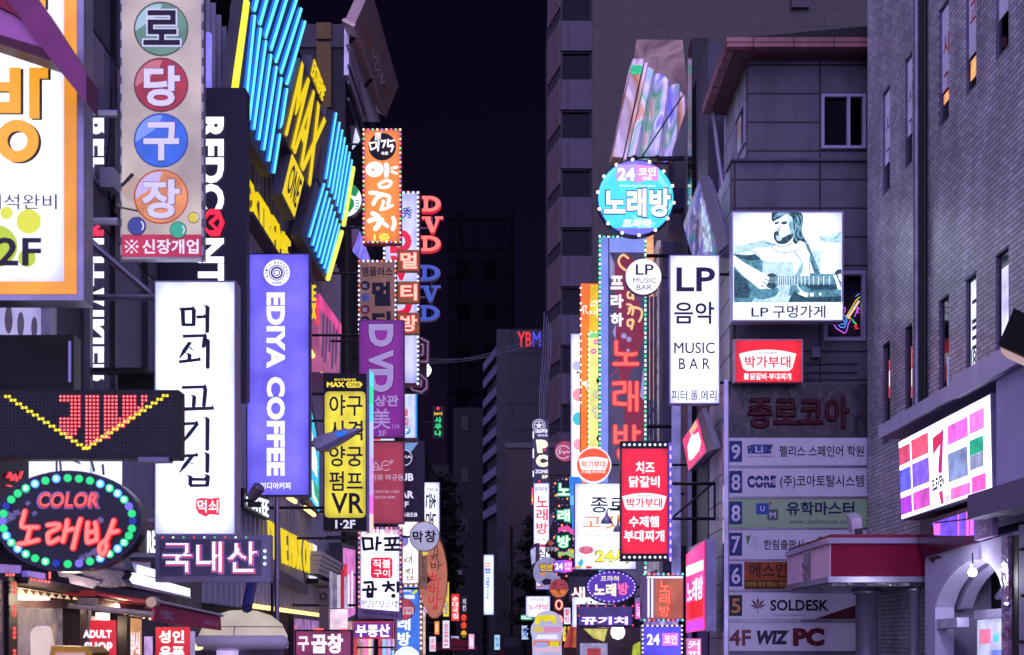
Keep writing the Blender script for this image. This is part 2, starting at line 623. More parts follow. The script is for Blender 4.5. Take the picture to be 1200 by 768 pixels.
def window(T, axis, c, th, a0, a1, z0, z1, w, fm, pm, inset=0.05, mull=None):
    f = T.P('window', fm)
    wframe(f, axis, c, th, a0, a1, z0, z1, w)
    if mull is not None:
        if axis == 'X': f.wbox((min(c, c + th), mull - w / 2, z0 + w), (max(c, c + th), mull + w / 2, z1 - w))
        else: f.wbox((mull - w / 2, min(c, c + th), z0 + w), (mull + w / 2, max(c, c + th), z1 - w))
    p = T.P('pane', pm, under=f)
    k = inset if th > 0 else -inset
    e = 0.002
    if axis == 'X': p.wbox((min(c + k, c + k * 1.4), a0 + w + e, z0 + w + e), (max(c + k, c + k * 1.4), a1 - w - e, z1 - w - e))
    else: p.wbox((a0 + w + e, min(c + k, c + k * 1.4), z0 + w + e), (a1 - w - e, max(c + k, c + k * 1.4), z1 - w - e))
    return f
def wz(y, d): return CAMH + (VY - y) / FPX * d
def wx(x, d): return (x - VX) / FPX * d

DARKGLASS = mirror_glass('dark_window_glass', '#0f0d16', 0.06)
STEEL = D('#8d8aa0', 0.35, 0.8, 0.2)
DKSTEEL = D('#2a2833', 0.4, 0.7, 0.2)
BLACK = D('#0d0c12', 0.5, 0.0, 0.3)

# ------------------------------------------------------------------ brick building behind the convenience store sign
T = Thing('brick_building', 'purple grey brick building with two rows of tall slot windows', 'building', RW(7.0), (8.5, 19.6, 0))
brick = tiles('grey_brick', 'Y', '#a8a3b2', '#cfcad8', '#5c5866', 0.25, 0.078, 0.009, 0.36, 0.5, 1.0, spec=0.7)
cols = [(1034, 1043), (1060, 1069), (1100, 1112), (1131, 1144), (1166, 1182)]
holes = []
for x0, x1 in cols:
    d1, d0 = 7 * FPX / (x0 - 600), 7 * FPX / (x1 - 600)
    holes += [(d0, d1, 5.3, 7.2), (d0, d1, 10.0, 11.95)]
wall = T.P('wall', brick)
holed(wall, 'X', 7.0, 0.4, 11.0, 25.2, 3.9, 18.0, holes)
holed(wall, 'X', 7.0, 0.4, 20.9, 25.2, 0, 3.9, [])
wall.wbox((7.4, 24.9, 0), (12, 25.2, 18))
back = T.P('inner_wall', D('#15131b', 0.8)); back.wbox((7.75, 11.2, 0), (12, 24.8, 17.9))
fm = D('#6e6a84', 0.4, 0.5)
film = D('#d9d6ee', 0.5, 0, 0.12)
litw = [E('#ff3a4a', 0.9, 0.5, 3), E('#ff4a55', 1.0, 0.5, 4), E('#8fa0e8', 0.8, 0.5, 2), E('#e6ecff', 1.1, 0.3, 3), E('#d8d2ff', 1.0, 0.5, 2)]
for i, (x0, x1) in enumerate(cols):
    d1, d0 = 7 * FPX / (x0 - 600), 7 * FPX / (x1 - 600)
    f = window(T, 'X', 7.01, 0.06, d0, d1, 5.3, 7.2, 0.03, fm, DARKGLASS, 0.04)
    p = T.P('lit_sign', litw[i], under=f)
    zt, zb = [(6.85, 6.15), (6.8, 5.9), (6.2, 5.3), (7.1, 5.4), (6.95, 5.6)][i]
    p.wbox((7.043, d0 + 0.06, zb), (7.046, d0 + (d1 - d0) * (0.72 if i > 2 else 0.45), zt))
    if i in (0, 1):
        q = T.P('white_panel', E('#ffe9f0', 1.0), under=f)
        q.wbox((7.039, d0 + 0.1, zb + 0.2), (7.042, d0 + (d1 - d0) * 0.4, zb + 0.5))
    if i == 3:
        q = T.P('lettering', D('#3d3a6a', 0.6), under=f)
        for k, z in enumerate((6.75, 6.45, 6.35, 6.2, 6.05)): q.wbox((7.039, d0 + 0.1, z), (7.042, d0 + 0.28, z + 0.06))
        q.pl = RW(7.038)
        q.text('J8', (1137, 410, 1144, 440), 0, 0.01, 0.002)
    f = window(T, 'X', 7.01, 0.06, d0, d1, 10.0, 11.95, 0.03, fm, DARKGLASS, 0.04)
    p = T.P('window_film', film, under=f)
    p.wbox((7.044, d0 + 0.04, 10.57), (7.047, d1 - 0.04, 11.9))
    if i in (2, 3, 1, 0):
        q = T.P('lettering', D('#b3122f' if i > 1 else '#4a4a7a', 0.6), under=f, pl=RW(7.042))
        xx = 7.042 * FPX
        za, zb = (11.2, 10.85) if i < 3 else (11.75, 11.4)
        dd0, dd1 = d0 + 0.12, d1 - 0.1
        for ch, (u, v) in zip('시그' if i != 3 else '그고', ((za + 0.25, za - 0.1), (zb - 0.02, zb - 0.32))):
            q.text(ch, [(600 + xx / dd1, VY - (u - CAMH) / dd1 * FPX), (600 + xx / dd0, VY - (u - CAMH) / dd0 * FPX), (600 + xx / dd0, VY - (v - CAMH) / dd0 * FPX), (600 + xx / dd1, VY - (v - CAMH) / dd1 * FPX)], 0, 0.012, 0.002)
    if i in (2, 3):
        q = T.P('warm_light', E('#ffb070', 1.0, 0.4, 6), under=f)
        q.wbox((7.043, d0 + 0.05, 10.2 if i == 3 else 10.35), (7.046, d1 - 0.12, 10.5))
lg = T.P('ledge', D('#c4bee0', 0.4, 0.0, 0.15))
lg.wbox((6.55, 18.9, 5.22), (7.0, 22.9, 5.45)); lg.wbox((6.5, 11.5, 5.18), (7.0, 18.88, 5.5))
T.P('wall_panel', D('#b4acd8', 0.5, 0.0, 0.12)).wbox((6.62, 11.5, 3.66), (6.98, 17.5, 5.17))
bm_ = T.P('beam', D('#6d678a', 0.5, 0.2, 0.15)); bm_.wbox((6.35, 11.5, 3.3), (6.99, 17.85, 3.64))
pp = T.P('downpipe', D('#77738c', 0.35, 0.6)); dpp = 7 * FPX / (1079 - 600)
pp.bar((6.93, dpp, 5.45), (6.93, dpp, 17.9), 0.055)
pp = T.P('cable', BLACK)
for k in range(3): pp.bar((6.95, dpp - 0.2 - 0.09 * k, 5.45), (6.95, dpp - 0.2 - 0.09 * k, 17.9), 0.035)
T.done()

# ------------------------------------------------------------------ grey panel building with the overhanging tiled eave
T = Thing('panel_building', 'grey stone panel building with copper tiled eave and two white framed windows', 'building', F(26), (6, 28, 0))
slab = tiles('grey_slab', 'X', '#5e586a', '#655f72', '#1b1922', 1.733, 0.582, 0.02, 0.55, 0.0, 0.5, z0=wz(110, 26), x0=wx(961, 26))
slabY = tiles('grey_slab_side', 'Y', '#bcb8d0', '#c4c0d8', '#34323c', 1.733, 0.582, 0.02, 0.5, 0.0, 0.5, z0=wz(110, 26))  # paler than the front slabs: light from the signs put into the colour
X1, X2 = wx(877, 26), wx(858, 26)
zl = wz(187, 26)
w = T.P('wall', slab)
ho = [(wx(962, 26), wx(1014, 26), wz(175, 26), wz(111, 26)), (wx(965, 26), wx(1014, 26), wz(400, 26), wz(318, 26))]
holed(w, 'Y', 26.0, 0.3, X1, 7.5, zl, 13.42, ho[:1])
holed(w, 'Y', 26.0, 0.3, X2, 7.5, 0, zl - 0.05, ho[1:])
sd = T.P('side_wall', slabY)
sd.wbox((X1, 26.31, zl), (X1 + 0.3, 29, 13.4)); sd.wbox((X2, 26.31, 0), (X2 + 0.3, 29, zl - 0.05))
T.P('ledge', D('#55516a', 0.5)).wbox((X2 - 0.03, 25.93, zl - 0.049), (7.4, 26.6, zl - 0.002))
T.P('inner_wall', D('#121018', 0.8)).wbox((X1 + 0.35, 26.8, 0.1), (7.5, 28.8, 13.3))
wm = D('#a9a4c8', 0.4, 0.1, 0.1)
T.P('curtain', D('#2c2632', 0.8)).wbox((wx(997, 26.3), 26.2, ho[0][2] + 0.1), (wx(1008, 26.3), 26.22, ho[0][3] - 0.1))
window(T, 'Y', 25.95, 0.14, *ho[0][:2], *ho[0][2:], 0.06, wm, DARKGLASS, 0.1, mull=wx(994, 26))
f2 = T.P('window', wm); wframe(f2, 'Y', 25.95, 0.14, *ho[1], 0.075)
b2 = T.P('room_back', D('#3a2c4c', 0.7), under=f2); b2.wbox((ho[1][0], 26.45, ho[1][2]), (ho[1][1], 26.5, ho[1][3]))
sw = T.P('window', wm)
wframe(sw, 'X', X1 - 0.04, 0.06, 26.3, 27.4, wz(188, 27) + 0.1, wz(135, 27), 0.05)
T.P('pane', DARKGLASS, under=sw).wbox((X1 - 0.02, 26.36, wz(188, 27) + 0.16), (X1 - 0.01, 27.34, wz(135, 27) - 0.06))
cop = tiles('copper_tile', 'Y', '#c88a92', '#b87c86', '#3e2830', 0.42, 0.5, 0.02, 0.35, 0.0, 0.5)
copx = tiles('copper_tile_front', 'X', '#a86a6c', '#985e62', '#3e2830', 0.8, 0.5, 0.015, 0.35, 0.0, 0.5)
ex, ez0, ez1 = wx(851, 25.5), wz(57, 25.5), wz(46, 25.5)
e = T.P('eave', copx); e.wbox((ex, 25.42, ez0), (7.5, 25.6, ez1))
e = T.P('eave', cop); e.wbox((ex, 25.61, ez0), (ex + 0.18, 28.7, ez1))
so = T.P('soffit', D('#6a4650', 0.5, 0.1, 0.2)); so.wbox((ex + 0.2, 25.62, ez0 - 0.02), (7.5, 25.98, ez0 + 0.03)); so.wbox((ex + 0.19, 25.99, ez0 - 0.02), (X1 + 0.2, 28.7, ez0 + 0.03))
rf = T.P('roof', D('#131118', 0.7))
rf.solid([Vector((ex + 0.1, 25.5, ez1 + 0.01)), Vector((9, 25.5, ez1 + 0.01)), Vector((9, 25.9, ez1 + 0.62))], Vector((0, 3.2, 0)))
cd_ = T.P('conduit', D('#5d5870', 0.4, 0.4))
for z in (wz(426, 25.95), wz(436, 25.95)): cd_.bar((wx(942, 25.95), 25.95, z), (7.0, 25.95, z), 0.02)
cd_.bar((wx(948, 25.95), 25.95, wz(436, 25.95)), (wx(948, 25.95), 25.95, wz(455, 25.95)), 0.02)
jb = T.P('junction_box', D('#7a7590', 0.5, 0.2)); jb.wbox((wx(950, 25.9), 25.8, wz(420, 25.9)), (wx(960, 25.9), 25.99, wz(408, 25.9)))
gp = T.P('gutter_pipe', D('#8c88a2', 0.4, 0.5))
gp.tube([Vector((X1 - 0.35, 28.3, 13.3)), Vector((X1 - 0.3, 28.0, 12.3)), Vector((X1 - 0.2, 27.8, 11.3)), Vector((X1 - 0.3, 27.8, 10.9)), Vector((X1 - 0.38, 28.2, 11.4))], 0.05)
T.done()

# ------------------------------------------------------------------ facades further along that side
T = Thing('shop_building', 'dark clad building with lit blinds and black glossy corner column behind the karaoke signs', 'building', RW(4.4), (6.5, 36, 0))
w = T.P('wall', D('#4b4658', 0.5, 0.1, 0.25, 2, 0.2)); w.wbox((4.45, 29.1, 0), (8, 36.4, 15.2)); w.wbox((4.45, 36.41, 0), (8, 44, 12.5))
T.P('corner_column', D('#17151d', 0.12, 0.3, 0.3)).wbox((wx(810, 31), 30.9, 0), (wx(830, 31), 31.6, wz(47, 31)))
T.P('corner_column', D('#6a668a', 0.35, 0.4, 0.2)).wbox((wx(775, 35.5), 35.2, 0), (wx(788, 35.5), 36, 12.6))
bl = T.P('blinds', E('#a79cb4', 0.55, 0.45, 2.2)); bl.wbox((4.2, 37, 3.5), (4.3, 41, 13.2))
gr = T.P('blind_slats', D('#8f88a4', 0.5), under=bl)
for k in range(20): gr.wbox((4.16, 37, 3.6 + 0.48 * k), (4.2, 41, 3.68 + 0.48 * k))
dp = T.P('door_frame', D('#7c78a2', 0.4, 0.3)); 
for x in (757, 761.5, 766): dp.wbox((wx(x, 36.9), 36.7, 5.5), (wx(x + 3, 36.9), 36.85, 11.5))
T.P('light_strip', E('#ffae78', 0.9, 0.3, 5)).wbox((wx(757, 37.5), 37.3, wz(470, 37.5)), (wx(765, 37.5), 37.4, wz(277, 37.5)))
mg = E('#b040ff', 1.3, 0.6, 4)
T.P('light_strip', mg).wbox((wx(789, 33.0), 32.9, 4.5), (wx(792, 33.0), 33.0, 7.6))
T.P('light_strip', mg).wbox((wx(834, 29.5), 29.0, 3.6), (wx(837, 29.5), 29.06, 6.2))
T.P('lit_pilaster', E('#8a84d0', 0.55, 0.5, 2.5)).wbox((wx(787, 32.4), 32.3, 3.2), (wx(797, 32.4), 32.4, wz(330, 32.4)))  # both pilasters glow themselves, standing in for light falling on the wall
T.P('lit_pilaster', E('#a890d8', 0.6, 0.6, 3)).wbox((wx(744, 38.8), 38.7, 2.4), (wx(760, 38.8), 38.8, wz(655, 38.8)))
T.P('lit_recess', E('#7a3ad8', 0.7, 0.6, 3)).wbox((wx(826, 31.9), 31.9, 2.6), (wx(836, 31.9), 32.0, 6.5))
T.P('wall_strip', D('#b98a6a', 0.6, 0, 0.3)).wbox((wx(806, 32), 31.9, 3), (wx(813, 32), 32.0, wz(480, 32)))
T.P('wall_strip', D('#8a84b8', 0.5, 0.2, 0.3)).wbox((wx(842, 28.95), 28.85, 0), (wx(850, 28.95), 28.95, wz(200, 29)))
T.done()
T = Thing('terrace_building', 'long dark terrace hidden behind the karaoke and restaurant signs', 'building', RW(4.0), (6.5, 66, 0))
T.P('wall', D('#3a3644', 0.6, 0, 0.25, 2, 0.2)).wbox((4.0, 44.1, 0), (9, 88, 10))
for k in range(9):
    f = T.P('window', D('#5d5872', 0.5)); wframe(f, 'X', 3.96, 0.04, 46 + 4.5 * k, 48.6 + 4.5 * k, 5, 8.2, 0.08)
    T.P('pane', DARKGLASS, under=f).wbox((3.985, 46.1 + 4.5 * k, 5.1), (3.995, 48.5 + 4.5 * k, 8.1))
T.done()

# ------------------------------------------------------------------ tall office tower with rows of dark square windows
T = Thing('office_tower', 'tall brown tiled office tower with dark square windows and chamfered finned corner', 'building', F(90), (20, 110, 0))
towt = tiles('tower_tile', 'X', '#281b1f', '#2b1e22', '#130d10', 2.2, 1.15, 0.05, 0.5, 0.0, 0.3)
xa, xb, xc = wx(657, 90), wx(694, 90), wx(1300, 90)
ZT = 62
T.P('tiled_wall', towt).wbox((xb, 90, 0), (xc, 130, ZT))
T.P('end_wall', D('#2a2230', 0.6, 0, 0.12, 0.8)).wbox((xa, 90.6, 0), (xb - 0.01, 130, ZT))
spm = D('#453c4e', 0.6, 0, 0.1, 1)
zs = [wz(y, 90) for y in (95.5 - 69 * k for k in range(-9, 2))]
for k in range(-1, 10):
    y0, y1 = 59.5 + 69 * k, 93.5 + 69 * k
    f = T.P('window', D('#2b2530', 0.5)); wframe(f, 'Y', 90.2, 0.3, xa + 0.02, xb - 0.03, wz(y1, 90), wz(y0, 90), 0.1)
    T.P('pane', DARKGLASS, under=f).wbox((xa + 0.13, 90.4, wz(y1, 90) + 0.11), (xb - 0.14, 90.45, wz(y0, 90) - 0.11))
    T.P('spandrel', spm).wbox((xa + 0.02, 90.0, wz(y0 + 69, 90) + 0.01), ((xa + xb) / 2 - 0.6, 90.58, wz(y1, 90) - 0.01))
    T.P('spandrel', spm).wbox(((xa + xb) / 2 - 0.57, 90.0, wz(y0 + 69, 90) + 0.01), (xb - 0.02, 90.58, wz(y1, 90) - 0.01))
cA, cB = Vector((xa, 90.2, 0)), Vector((wx(641, 93.7), 93.7, 0))
dv = cB - cA
ch = T.P('chamfer_wall', D('#241f2b', 0.6))
ch.solid([cA + Vector((0.05, 0.2, 0)), cB + Vector((0.05, 0.2, 0)), cB + Vector((0.05, 0.2, ZT)), cA + Vector((0.05, 0.2, ZT))], Vector((1.5, 1.5, 0)))
fn = T.P('fin', D('#5a4852', 0.5, 0, 0.15))
for k in range(-1, 10):
    za, zb = wz(75 + 69 * k, 90), wz(22 + 69 * k, 90)
    for j in range(7):
        p = cA + dv * (0.06 + 0.14 * j)
        fn.wbox((p.x - 0.05, p.y - 0.1, za), (p.x + 0.05, p.y + 0.2, zb))
lw_ = T.P('window', D('#3c3040', 0.5)); lw_.wbox((wx(927, 89.9), 89.7, wz(11, 90)), (wx(948, 89.9), 89.95, wz(-30, 90)))
T.done()

# ------------------------------------------------------------------ dim blocks closing the street
T = Thing('office_block', 'dim grey office block with slanting balcony strips at the end of the street', 'building', F(110), (2, 120, 0))
x0, x1 = wx(582, 110), wx(660, 110)
T.P('wall', tiles('dim_tile', 'X', '#2b2733', '#2e2a37', '#191620', 4.0, 2.2, 0.08, 0.7, 0.0, 0.2)).wbox((x0, 110, 0), (x1, 135, wz(386, 110)))
b3 = T.P('balcony', D('#5a5672', 0.5, 0.1))
q = Vector((wx(566, 117), 117, 0))
for y in (416, 437, 462, 484, 509, 530, 556, 577, 600):
    z = wz(y, 110)
    a = Vector((x0 - 0.02, 110, z)); e_ = Vector((q.x, 117, z))
    b3.solid([a, e_, e_ + Vector((0, 0, 0.75)), a + Vector((0, 0, 0.75))], Vector((0.25, 0.2, 0)))
T.P('chamfer_wall', D('#1b1822', 0.7)).solid([Vector((x0 + 0.2, 110.2, 0)), Vector((q.x + 0.4, 117, 0)), Vector((q.x + 0.4, 117, wz(400, 110))), Vector((x0 + 0.2, 110.2, wz(400, 110)))], Vector((1, 4, 0)))
lt = T.P('roof_sign', L('#e0302a', 0.9), pl=F(109.9)); lt.text('YB', (606, 389, 623, 407), 0, 0.03, 0.1)
lt = T.P('roof_sign', L('#4a4ad8', 0.8), pl=F(109.9)); lt.text('M', (624, 389, 634, 407), 0, 0.03, 0.1)
T.done()
T = Thing('low_block', 'low brown block with bare front wall below the dim office block', 'building', F(84), (1, 88, 0))
T.P('wall', D('#382d32', 0.7, 0, 0.15, 0.6, 0.2)).wbox((wx(593, 84), 84, 0), (wx(672, 84), 89, wz(520, 84)))
T.P('parapet', D('#4c4650', 0.7)).wbox((wx(592, 84) , 83.9, wz(525, 84)), (wx(672, 84), 84.2, wz(519, 84)))
for k in range(4):
    f = T.P('window', D('#6a5d70', 0.5)); wframe(f, 'X', wx(593, 84) - 0.04, 0.04, 84.6 + 1.05 * k, 85.4 + 1.05 * k, 7, 10, 0.06)
T.done()
T = Thing('slab_tower', 'unlit slab tower standing far off against the night sky', 'building', F(150), (-6, 160, 0))
T.P('wall', tiles('far_tile', 'X', '#121018', '#131119', '#0c0a10', 6, 3.4, 0.2, 1.0, 0.0, 0.1, spec=0.0)).wbox((wx(524, 150), 150, 0), (wx(603, 150), 170, wz(247, 150)))
for k in range(5):
    for j in range(2): T.P('window', D('#08060b', 1.0, spec=0.0)).wbox((wx(536 + 30 * j, 150), 149.9, wz(325 + 50 * k, 150)), (wx(550 + 30 * j, 150), 149.96, wz(305 + 50 * k, 150)))
T.done()
T = Thing('narrow_block', 'narrow unlit grey block in front of the far slab tower', 'building', F(125), (-4, 130, 0))
T.P('wall', D('#1b1822', 0.8, 0, 0.15, 0.5)).wbox((wx(531, 125), 125, 0), (wx(566, 125), 132, wz(478, 125)))
for k in range(3): T.P('window', D('#0b0a10', 0.4)).wbox((wx(541, 125), 124.9, wz(505 + 60 * k, 125)), (wx(549, 125), 124.96, wz(488 + 60 * k, 125)))
T.done()
T = Thing('corner_block', 'dark block beyond the brown oval karaoke sign', 'building', LW(5), (-9, 95, 0))
T.P('wall', D('#121018', 0.8, 0, 0.2, 0.5)).wbox((-14, 88, 0), (wx(531, 95), 100, wz(560, 95)))
for k in range(4):
    f = T.P('window', D('#37324a', 0.5)); wframe(f, 'Y', 87.95, 0.05, wx(521, 95) , wx(528, 95), 4 + 2.2 * k, 5.6 + 2.2 * k, 0.06)
T.done()

# ------------------------------------------------------------------ left side: glazed building
T = Thing('glazed_building', 'dark glazed building with metal frames mirroring a vertical white lettered sign', 'building', LW(5), (-7, 15, 0))
w = T.P('wall', D('#4d4859', 0.55, 0.0, 0.25, 3, 0.3))
w.wbox((-9, 18.7, 0), (-5.02, 20.7, 20)); w.wbox((-9, 11.6, 3.0), (-5.32, 18.69, 20))
zg0, zg1 = wz(200, 15), wz(246, 15)
for z0, z1 in ((zg0 + 0.02, wz(24, 15)), (3.4, zg1 - 0.02)):
    p = T.P('window_pane', mirror_glass('shop_mirror_glass', '#f0ecff', 0.02)); p.wbox((-5.05, 14.98, z0), (-5.0, 18.6, z1))
T.P('floor_band', D('#5f5a6e', 0.6, 0, 0.25, 3, 0.3)).wbox((-5.3, 14.9, zg1), (-4.99, 18.6, zg0))
T.P('floor_band', D('#5f5a6e', 0.6, 0, 0.25, 3, 0.3)).wbox((-5.3, 14.9, wz(22, 15)), (-4.99, 18.6, wz(-60, 15)))
fr = T.P('window_frame', DKSTEEL)
for d in (15.95, 17.3): fr.wbox((-5.06, d - 0.045, 3.4), (-4.93, d + 0.045, 12))
fr.wbox((-5.06, 14.9, 3.3), (-4.93, 18.6, 3.4)); fr.wbox((-5.06, 18.6, 3.3), (-4.95, 18.69, 12))
fr2 = T.P('window_frame', STEEL); fr2.wbox((-5.1, 14.86, 3.3), (-4.9, 14.97, 12)); fr2.wbox((-5.06, 14.98, zg0 - 0.04), (-4.96, 18.6, zg0 + 0.01))
pr = T.P('stone_pier', D('#54495a', 0.8, 0, 0.35, 9, 0.8)); pr.wbox((-5.3, 13.95, 3), (-4.97, 14.84, 9))
pr.wbox((-5.3, 13.2, 3), (-5.08, 13.5, 9)); T.P('steel_post', STEEL).wbox((-5.2, 13.72, 3), (-4.95, 13.92, 9))
bn = T.P('vinyl_panel', E('#b4aeea', 0.75, 0.2, 3), pl=LW(5.05)); bn.poly([(-20, 340), (38, 350), (56, 372), (58, 396), (-20, 396)], -0.06, 0)
ov = T.P('oval_print', D('#a08ca8', 0.6), pl=LW(5.05))
for x, y, r in ((10, 375, 4.5), (24, 380, 4), (40, 384, 3.5)): ov.poly(ell(x, y, r, r * 3.6, 20), 0, 0.003)
bx = T.P('transformer_box', D('#a5a1b8', 0.4, 0.2)); bx.wbox((-4.97, 15.42, wz(222, 15.5)), (-4.8, 15.7, wz(199, 15.5)))
cb = T.P('cable', BLACK)
c0 = Vector((-4.9, 15.55, wz(222, 15.5)))
cb.tube(spline([c0, c0 + Vector((0.02, 0.05, -0.18)), c0 + Vector((0.06, 0.25, -0.24)), c0 + Vector((0.02, 0.5, 0.1)), c0 + Vector((0.05, 0.8, 0.7)), c0 + Vector((0, 1.3, 1.6))]), 0.014)
cb.tube(spline([c0 + Vector((0, -0.1, 0.25)), c0 + Vector((0.03, -0.05, 0.7)), c0 + Vector((0, 0.1, 1.3))]), 0.012)
T.P('diagonal_brace', STEEL).bar(pt(106, 284, 15.0), pt(183, 350, 15.2), 0.045)
T.P('dark_shelf', BLACK).wbox((-4.96, 15.0, wz(440, 15.2)), (-4.3, 15.2, wz(435, 15.2)))
T.P('dark_shelf', BLACK).wbox((wx(141, 15.4), 15.3, wz(462, 15.4)), (wx(184, 15.4), 15.6, wz(438, 15.4)))
T.done()

# ------------------------------------------------------------------ slatted building that carries the tube panels
T = Thing('slatted_building', 'black building clad in thin vertical metal slats with neon tube panels', 'building', LW(5), (-7, 30, 0))
T.P('wall', D('#0f0d14', 0.7, 0, 0.2)).wbox((-9, 20.75, 0), (-5.28, 38.2, 16.3))
sl = T.P('slat', D('#b8b4d0', 0.4, 0.15, 0.15))
d = 21.0
while d < 38:
    sl.wbox((-5.27, d, 2.25), (-5.06, d + 0.05, 12.5)); d += 0.42
T.P('lit_edge', E('#8a80ff', 1.0, 0.3, 3)).wbox((-4.98, 20.8, 3), (-4.9, 20.9, 11.5))
tb = T.P('tube_light', E('#ffd27a', 2.2)); tb.bar((-4.95, 23.9, 2.28), (-4.95, 33.6, 2.28), 0.045)
tb.bar((-4.95, 25.9, 2.28), (-4.95, 26.0, 2.28), 0.05)
for (a, b) in (((338, 583), (346, 588)), ((357, 595), (368, 603.5))):
    T.P('tube_light', E('#ffcf80', 2.2)).bar(LW(4.85).at(*a), LW(4.85).at(*b), 0.055)
T.P('light_rail', STEEL).bar(LW(4.9).at(333, 579), LW(4.9).at(373, 607), 0.04)
T.P('tube_light', E('#ffc46a', 2.0)).bar(LW(4.85).at(363, 412), LW(4.85).at(377, 434), 0.07)
sb = T.P('signboard', D('#565268', 0.5, 0.2), pl=LW(4.9)); sb.poly([(327, 667), (361, 686), (361, 697), (328, 684)], -0.06, 0)
T.P('lettering', D('#a8a4c0', 0.5), under=sb).text('MAX', [(355, 685.5), (360, 688.3), (360, 694), (355, 691.8)], 0.004)
T.P('white_panel', E('#e8ecff', 1.0), pl=LW(4.95)).poly([(366.3, 637), (371.5, 640), (371.5, 681), (366.3, 677)], -0.1, 0)
pole = T.P('drain_pole', STEEL); pole.bar(pt(324.5, 752, 23), pt(324.5, 560, 23), 0.045); 
T.P('drain_pole', D('#4a4760', 0.4, 0.6)).bar(pt(319, 752, 23.2), pt(319, 675, 23.2), 0.03)
T.done()

T = Thing('tall_shop_building', 'dark building with pale cornice and olive posters rising beyond the neon tube panels', 'building', LW(4.85), (-6.5, 43, 0))
T.P('wall', D('#24212c', 0.7, 0, 0.2)).wbox((-9, 38.4, 0), (-5.0, 47, 19.4))
T.P('parapet', D('#34303e', 0.6)).wbox((-9, 38.35, 19.41), (-4.9, 47.1, 20.1))
co = T.P('cornice', D('#e0d8ee', 0.5, 0.0, 0.15), pl=LW(4.85)); co.poly([(409, 27), (446, 143), (428, 143), (408.5, 88)], -0.14, 0)
for a in ((371, 27, 388, 46), (371, 50, 388, 126)):
    T.P('poster', D('#5a4212', 0.5, 0, 0.25), pl=F(38.3)).box(*a, -0.02, 0.03)
T.P('wall_rib', D('#bab4d0', 0.4, 0.1), pl=LW(4.8)).poly([(409, 52), (410.5, 56), (432, 143), (430, 143)], -0.1, 0.05)
for yy in (75, 95, 115): T.P('wall_rib', D('#5c566e', 0.5), pl=LW(4.82)).poly([(409, yy), (428, yy + 60), (428, yy + 62), (409, yy + 3)], -0.05, 0.02)
T.done()
T = Thing('row_building', 'row of low dark shop buildings behind the stacked signs', 'building', LW(5), (-8, 66, 0))
T.P('wall', D('#1a1722', 0.7, 0, 0.25, 2, 0.2)).wbox((-12, 47.2, 0), (-5.0, 87, 12.5))
for k in range(8):
    f = T.P('window', D('#58526e', 0.5)); wframe(f, 'X', -4.99, 0.05, 49 + 4.5 * k, 51.6 + 4.5 * k, 5, 8.2, 0.08)
    T.P('pane', DARKGLASS, under=f).wbox((-4.985, 49.1 + 4.5 * k, 5.1), (-4.975, 51.5 + 4.5 * k, 8.1))
T.done()

def lit_window(lab, side, d0, d1, z0, z1, cols, seed):
    rn = random.Random(seed)
    c = -4.86 if side < 0 else 3.84
    th = 0.12 * side
    T = Thing('shop_display', lab, 'shop window', None, (c, (d0 + d1) / 2, 0), kind='thing')
    fr_ = T.P('frame', D('#3a3444', 0.4, 0.5))
    wframe(fr_, 'X', c, th, d0, d1, z0, z1, 0.07)
    T.P('lit_pane', E(cols[0], 0.75, 0.6, 3.2)).wbox((min(c + th * 0.5, c + th * 0.6), d0 + 0.075, z0 + 0.075), (max(c + th * 0.5, c + th * 0.6), d1 - 0.075, z1 - 0.075))
    d = d0 + 0.2
    while d < d1 - 0.5:
        w_ = rn.uniform(0.25, 0.8); h_ = rn.uniform(0.25, (z1 - z0) * 0.7); zz = rn.uniform(z0 + 0.15, z1 - h_ - 0.12)
        T.P('poster', E(rn.choice(cols[1:]), rn.uniform(0.6, 1.2), 0.3, 6)).wbox((min(c + th * 0.1, c + th * 0.45), d, zz), (max(c + th * 0.1, c + th * 0.45), min(d + w_, d1 - 0.1), zz + h_))
        d += w_ + rn.uniform(0.1, 0.6)
    T.done()
pal = ['#b49cd8', '#f4e8ff', '#f07ab8', '#ffe0b0', '#e84a5a', '#8ad0f0', '#c8b0f0']
lit_window('pink and white lit shop window behind the pink LED sign', -1, 28.5, 35.5, 0.3, 2.2, ['#a878b8'] + pal, 1)
lit_window('lit shop window with warm posters beyond the violet estate agent LED sign', -1, 36.0, 45.5, 0.3, 2.3, ['#c89a9c'] + pal, 2)
lit_window('far lit shop window with violet posters before the maroon parasol', -1, 46.5, 62.0, 0.3, 2.4, ['#8a78c8'] + pal, 3)
lit_window('violet lit shop window behind the blue coin karaoke lightbox', 1, 29.5, 38.0, 0.3, 2.3, ['#8a78d8'] + pal, 4)
lit_window('pale lit shop window behind the orange stall tent', 1, 44.5, 58.0, 0.3, 2.4, ['#b8a8d8'] + pal, 5)
# ================================================================== signs on the left hand side of the street
WALLX = -5.0
GOLD, NAVY = D('#e89a12', 0.5), D('#2c2850', 0.5)

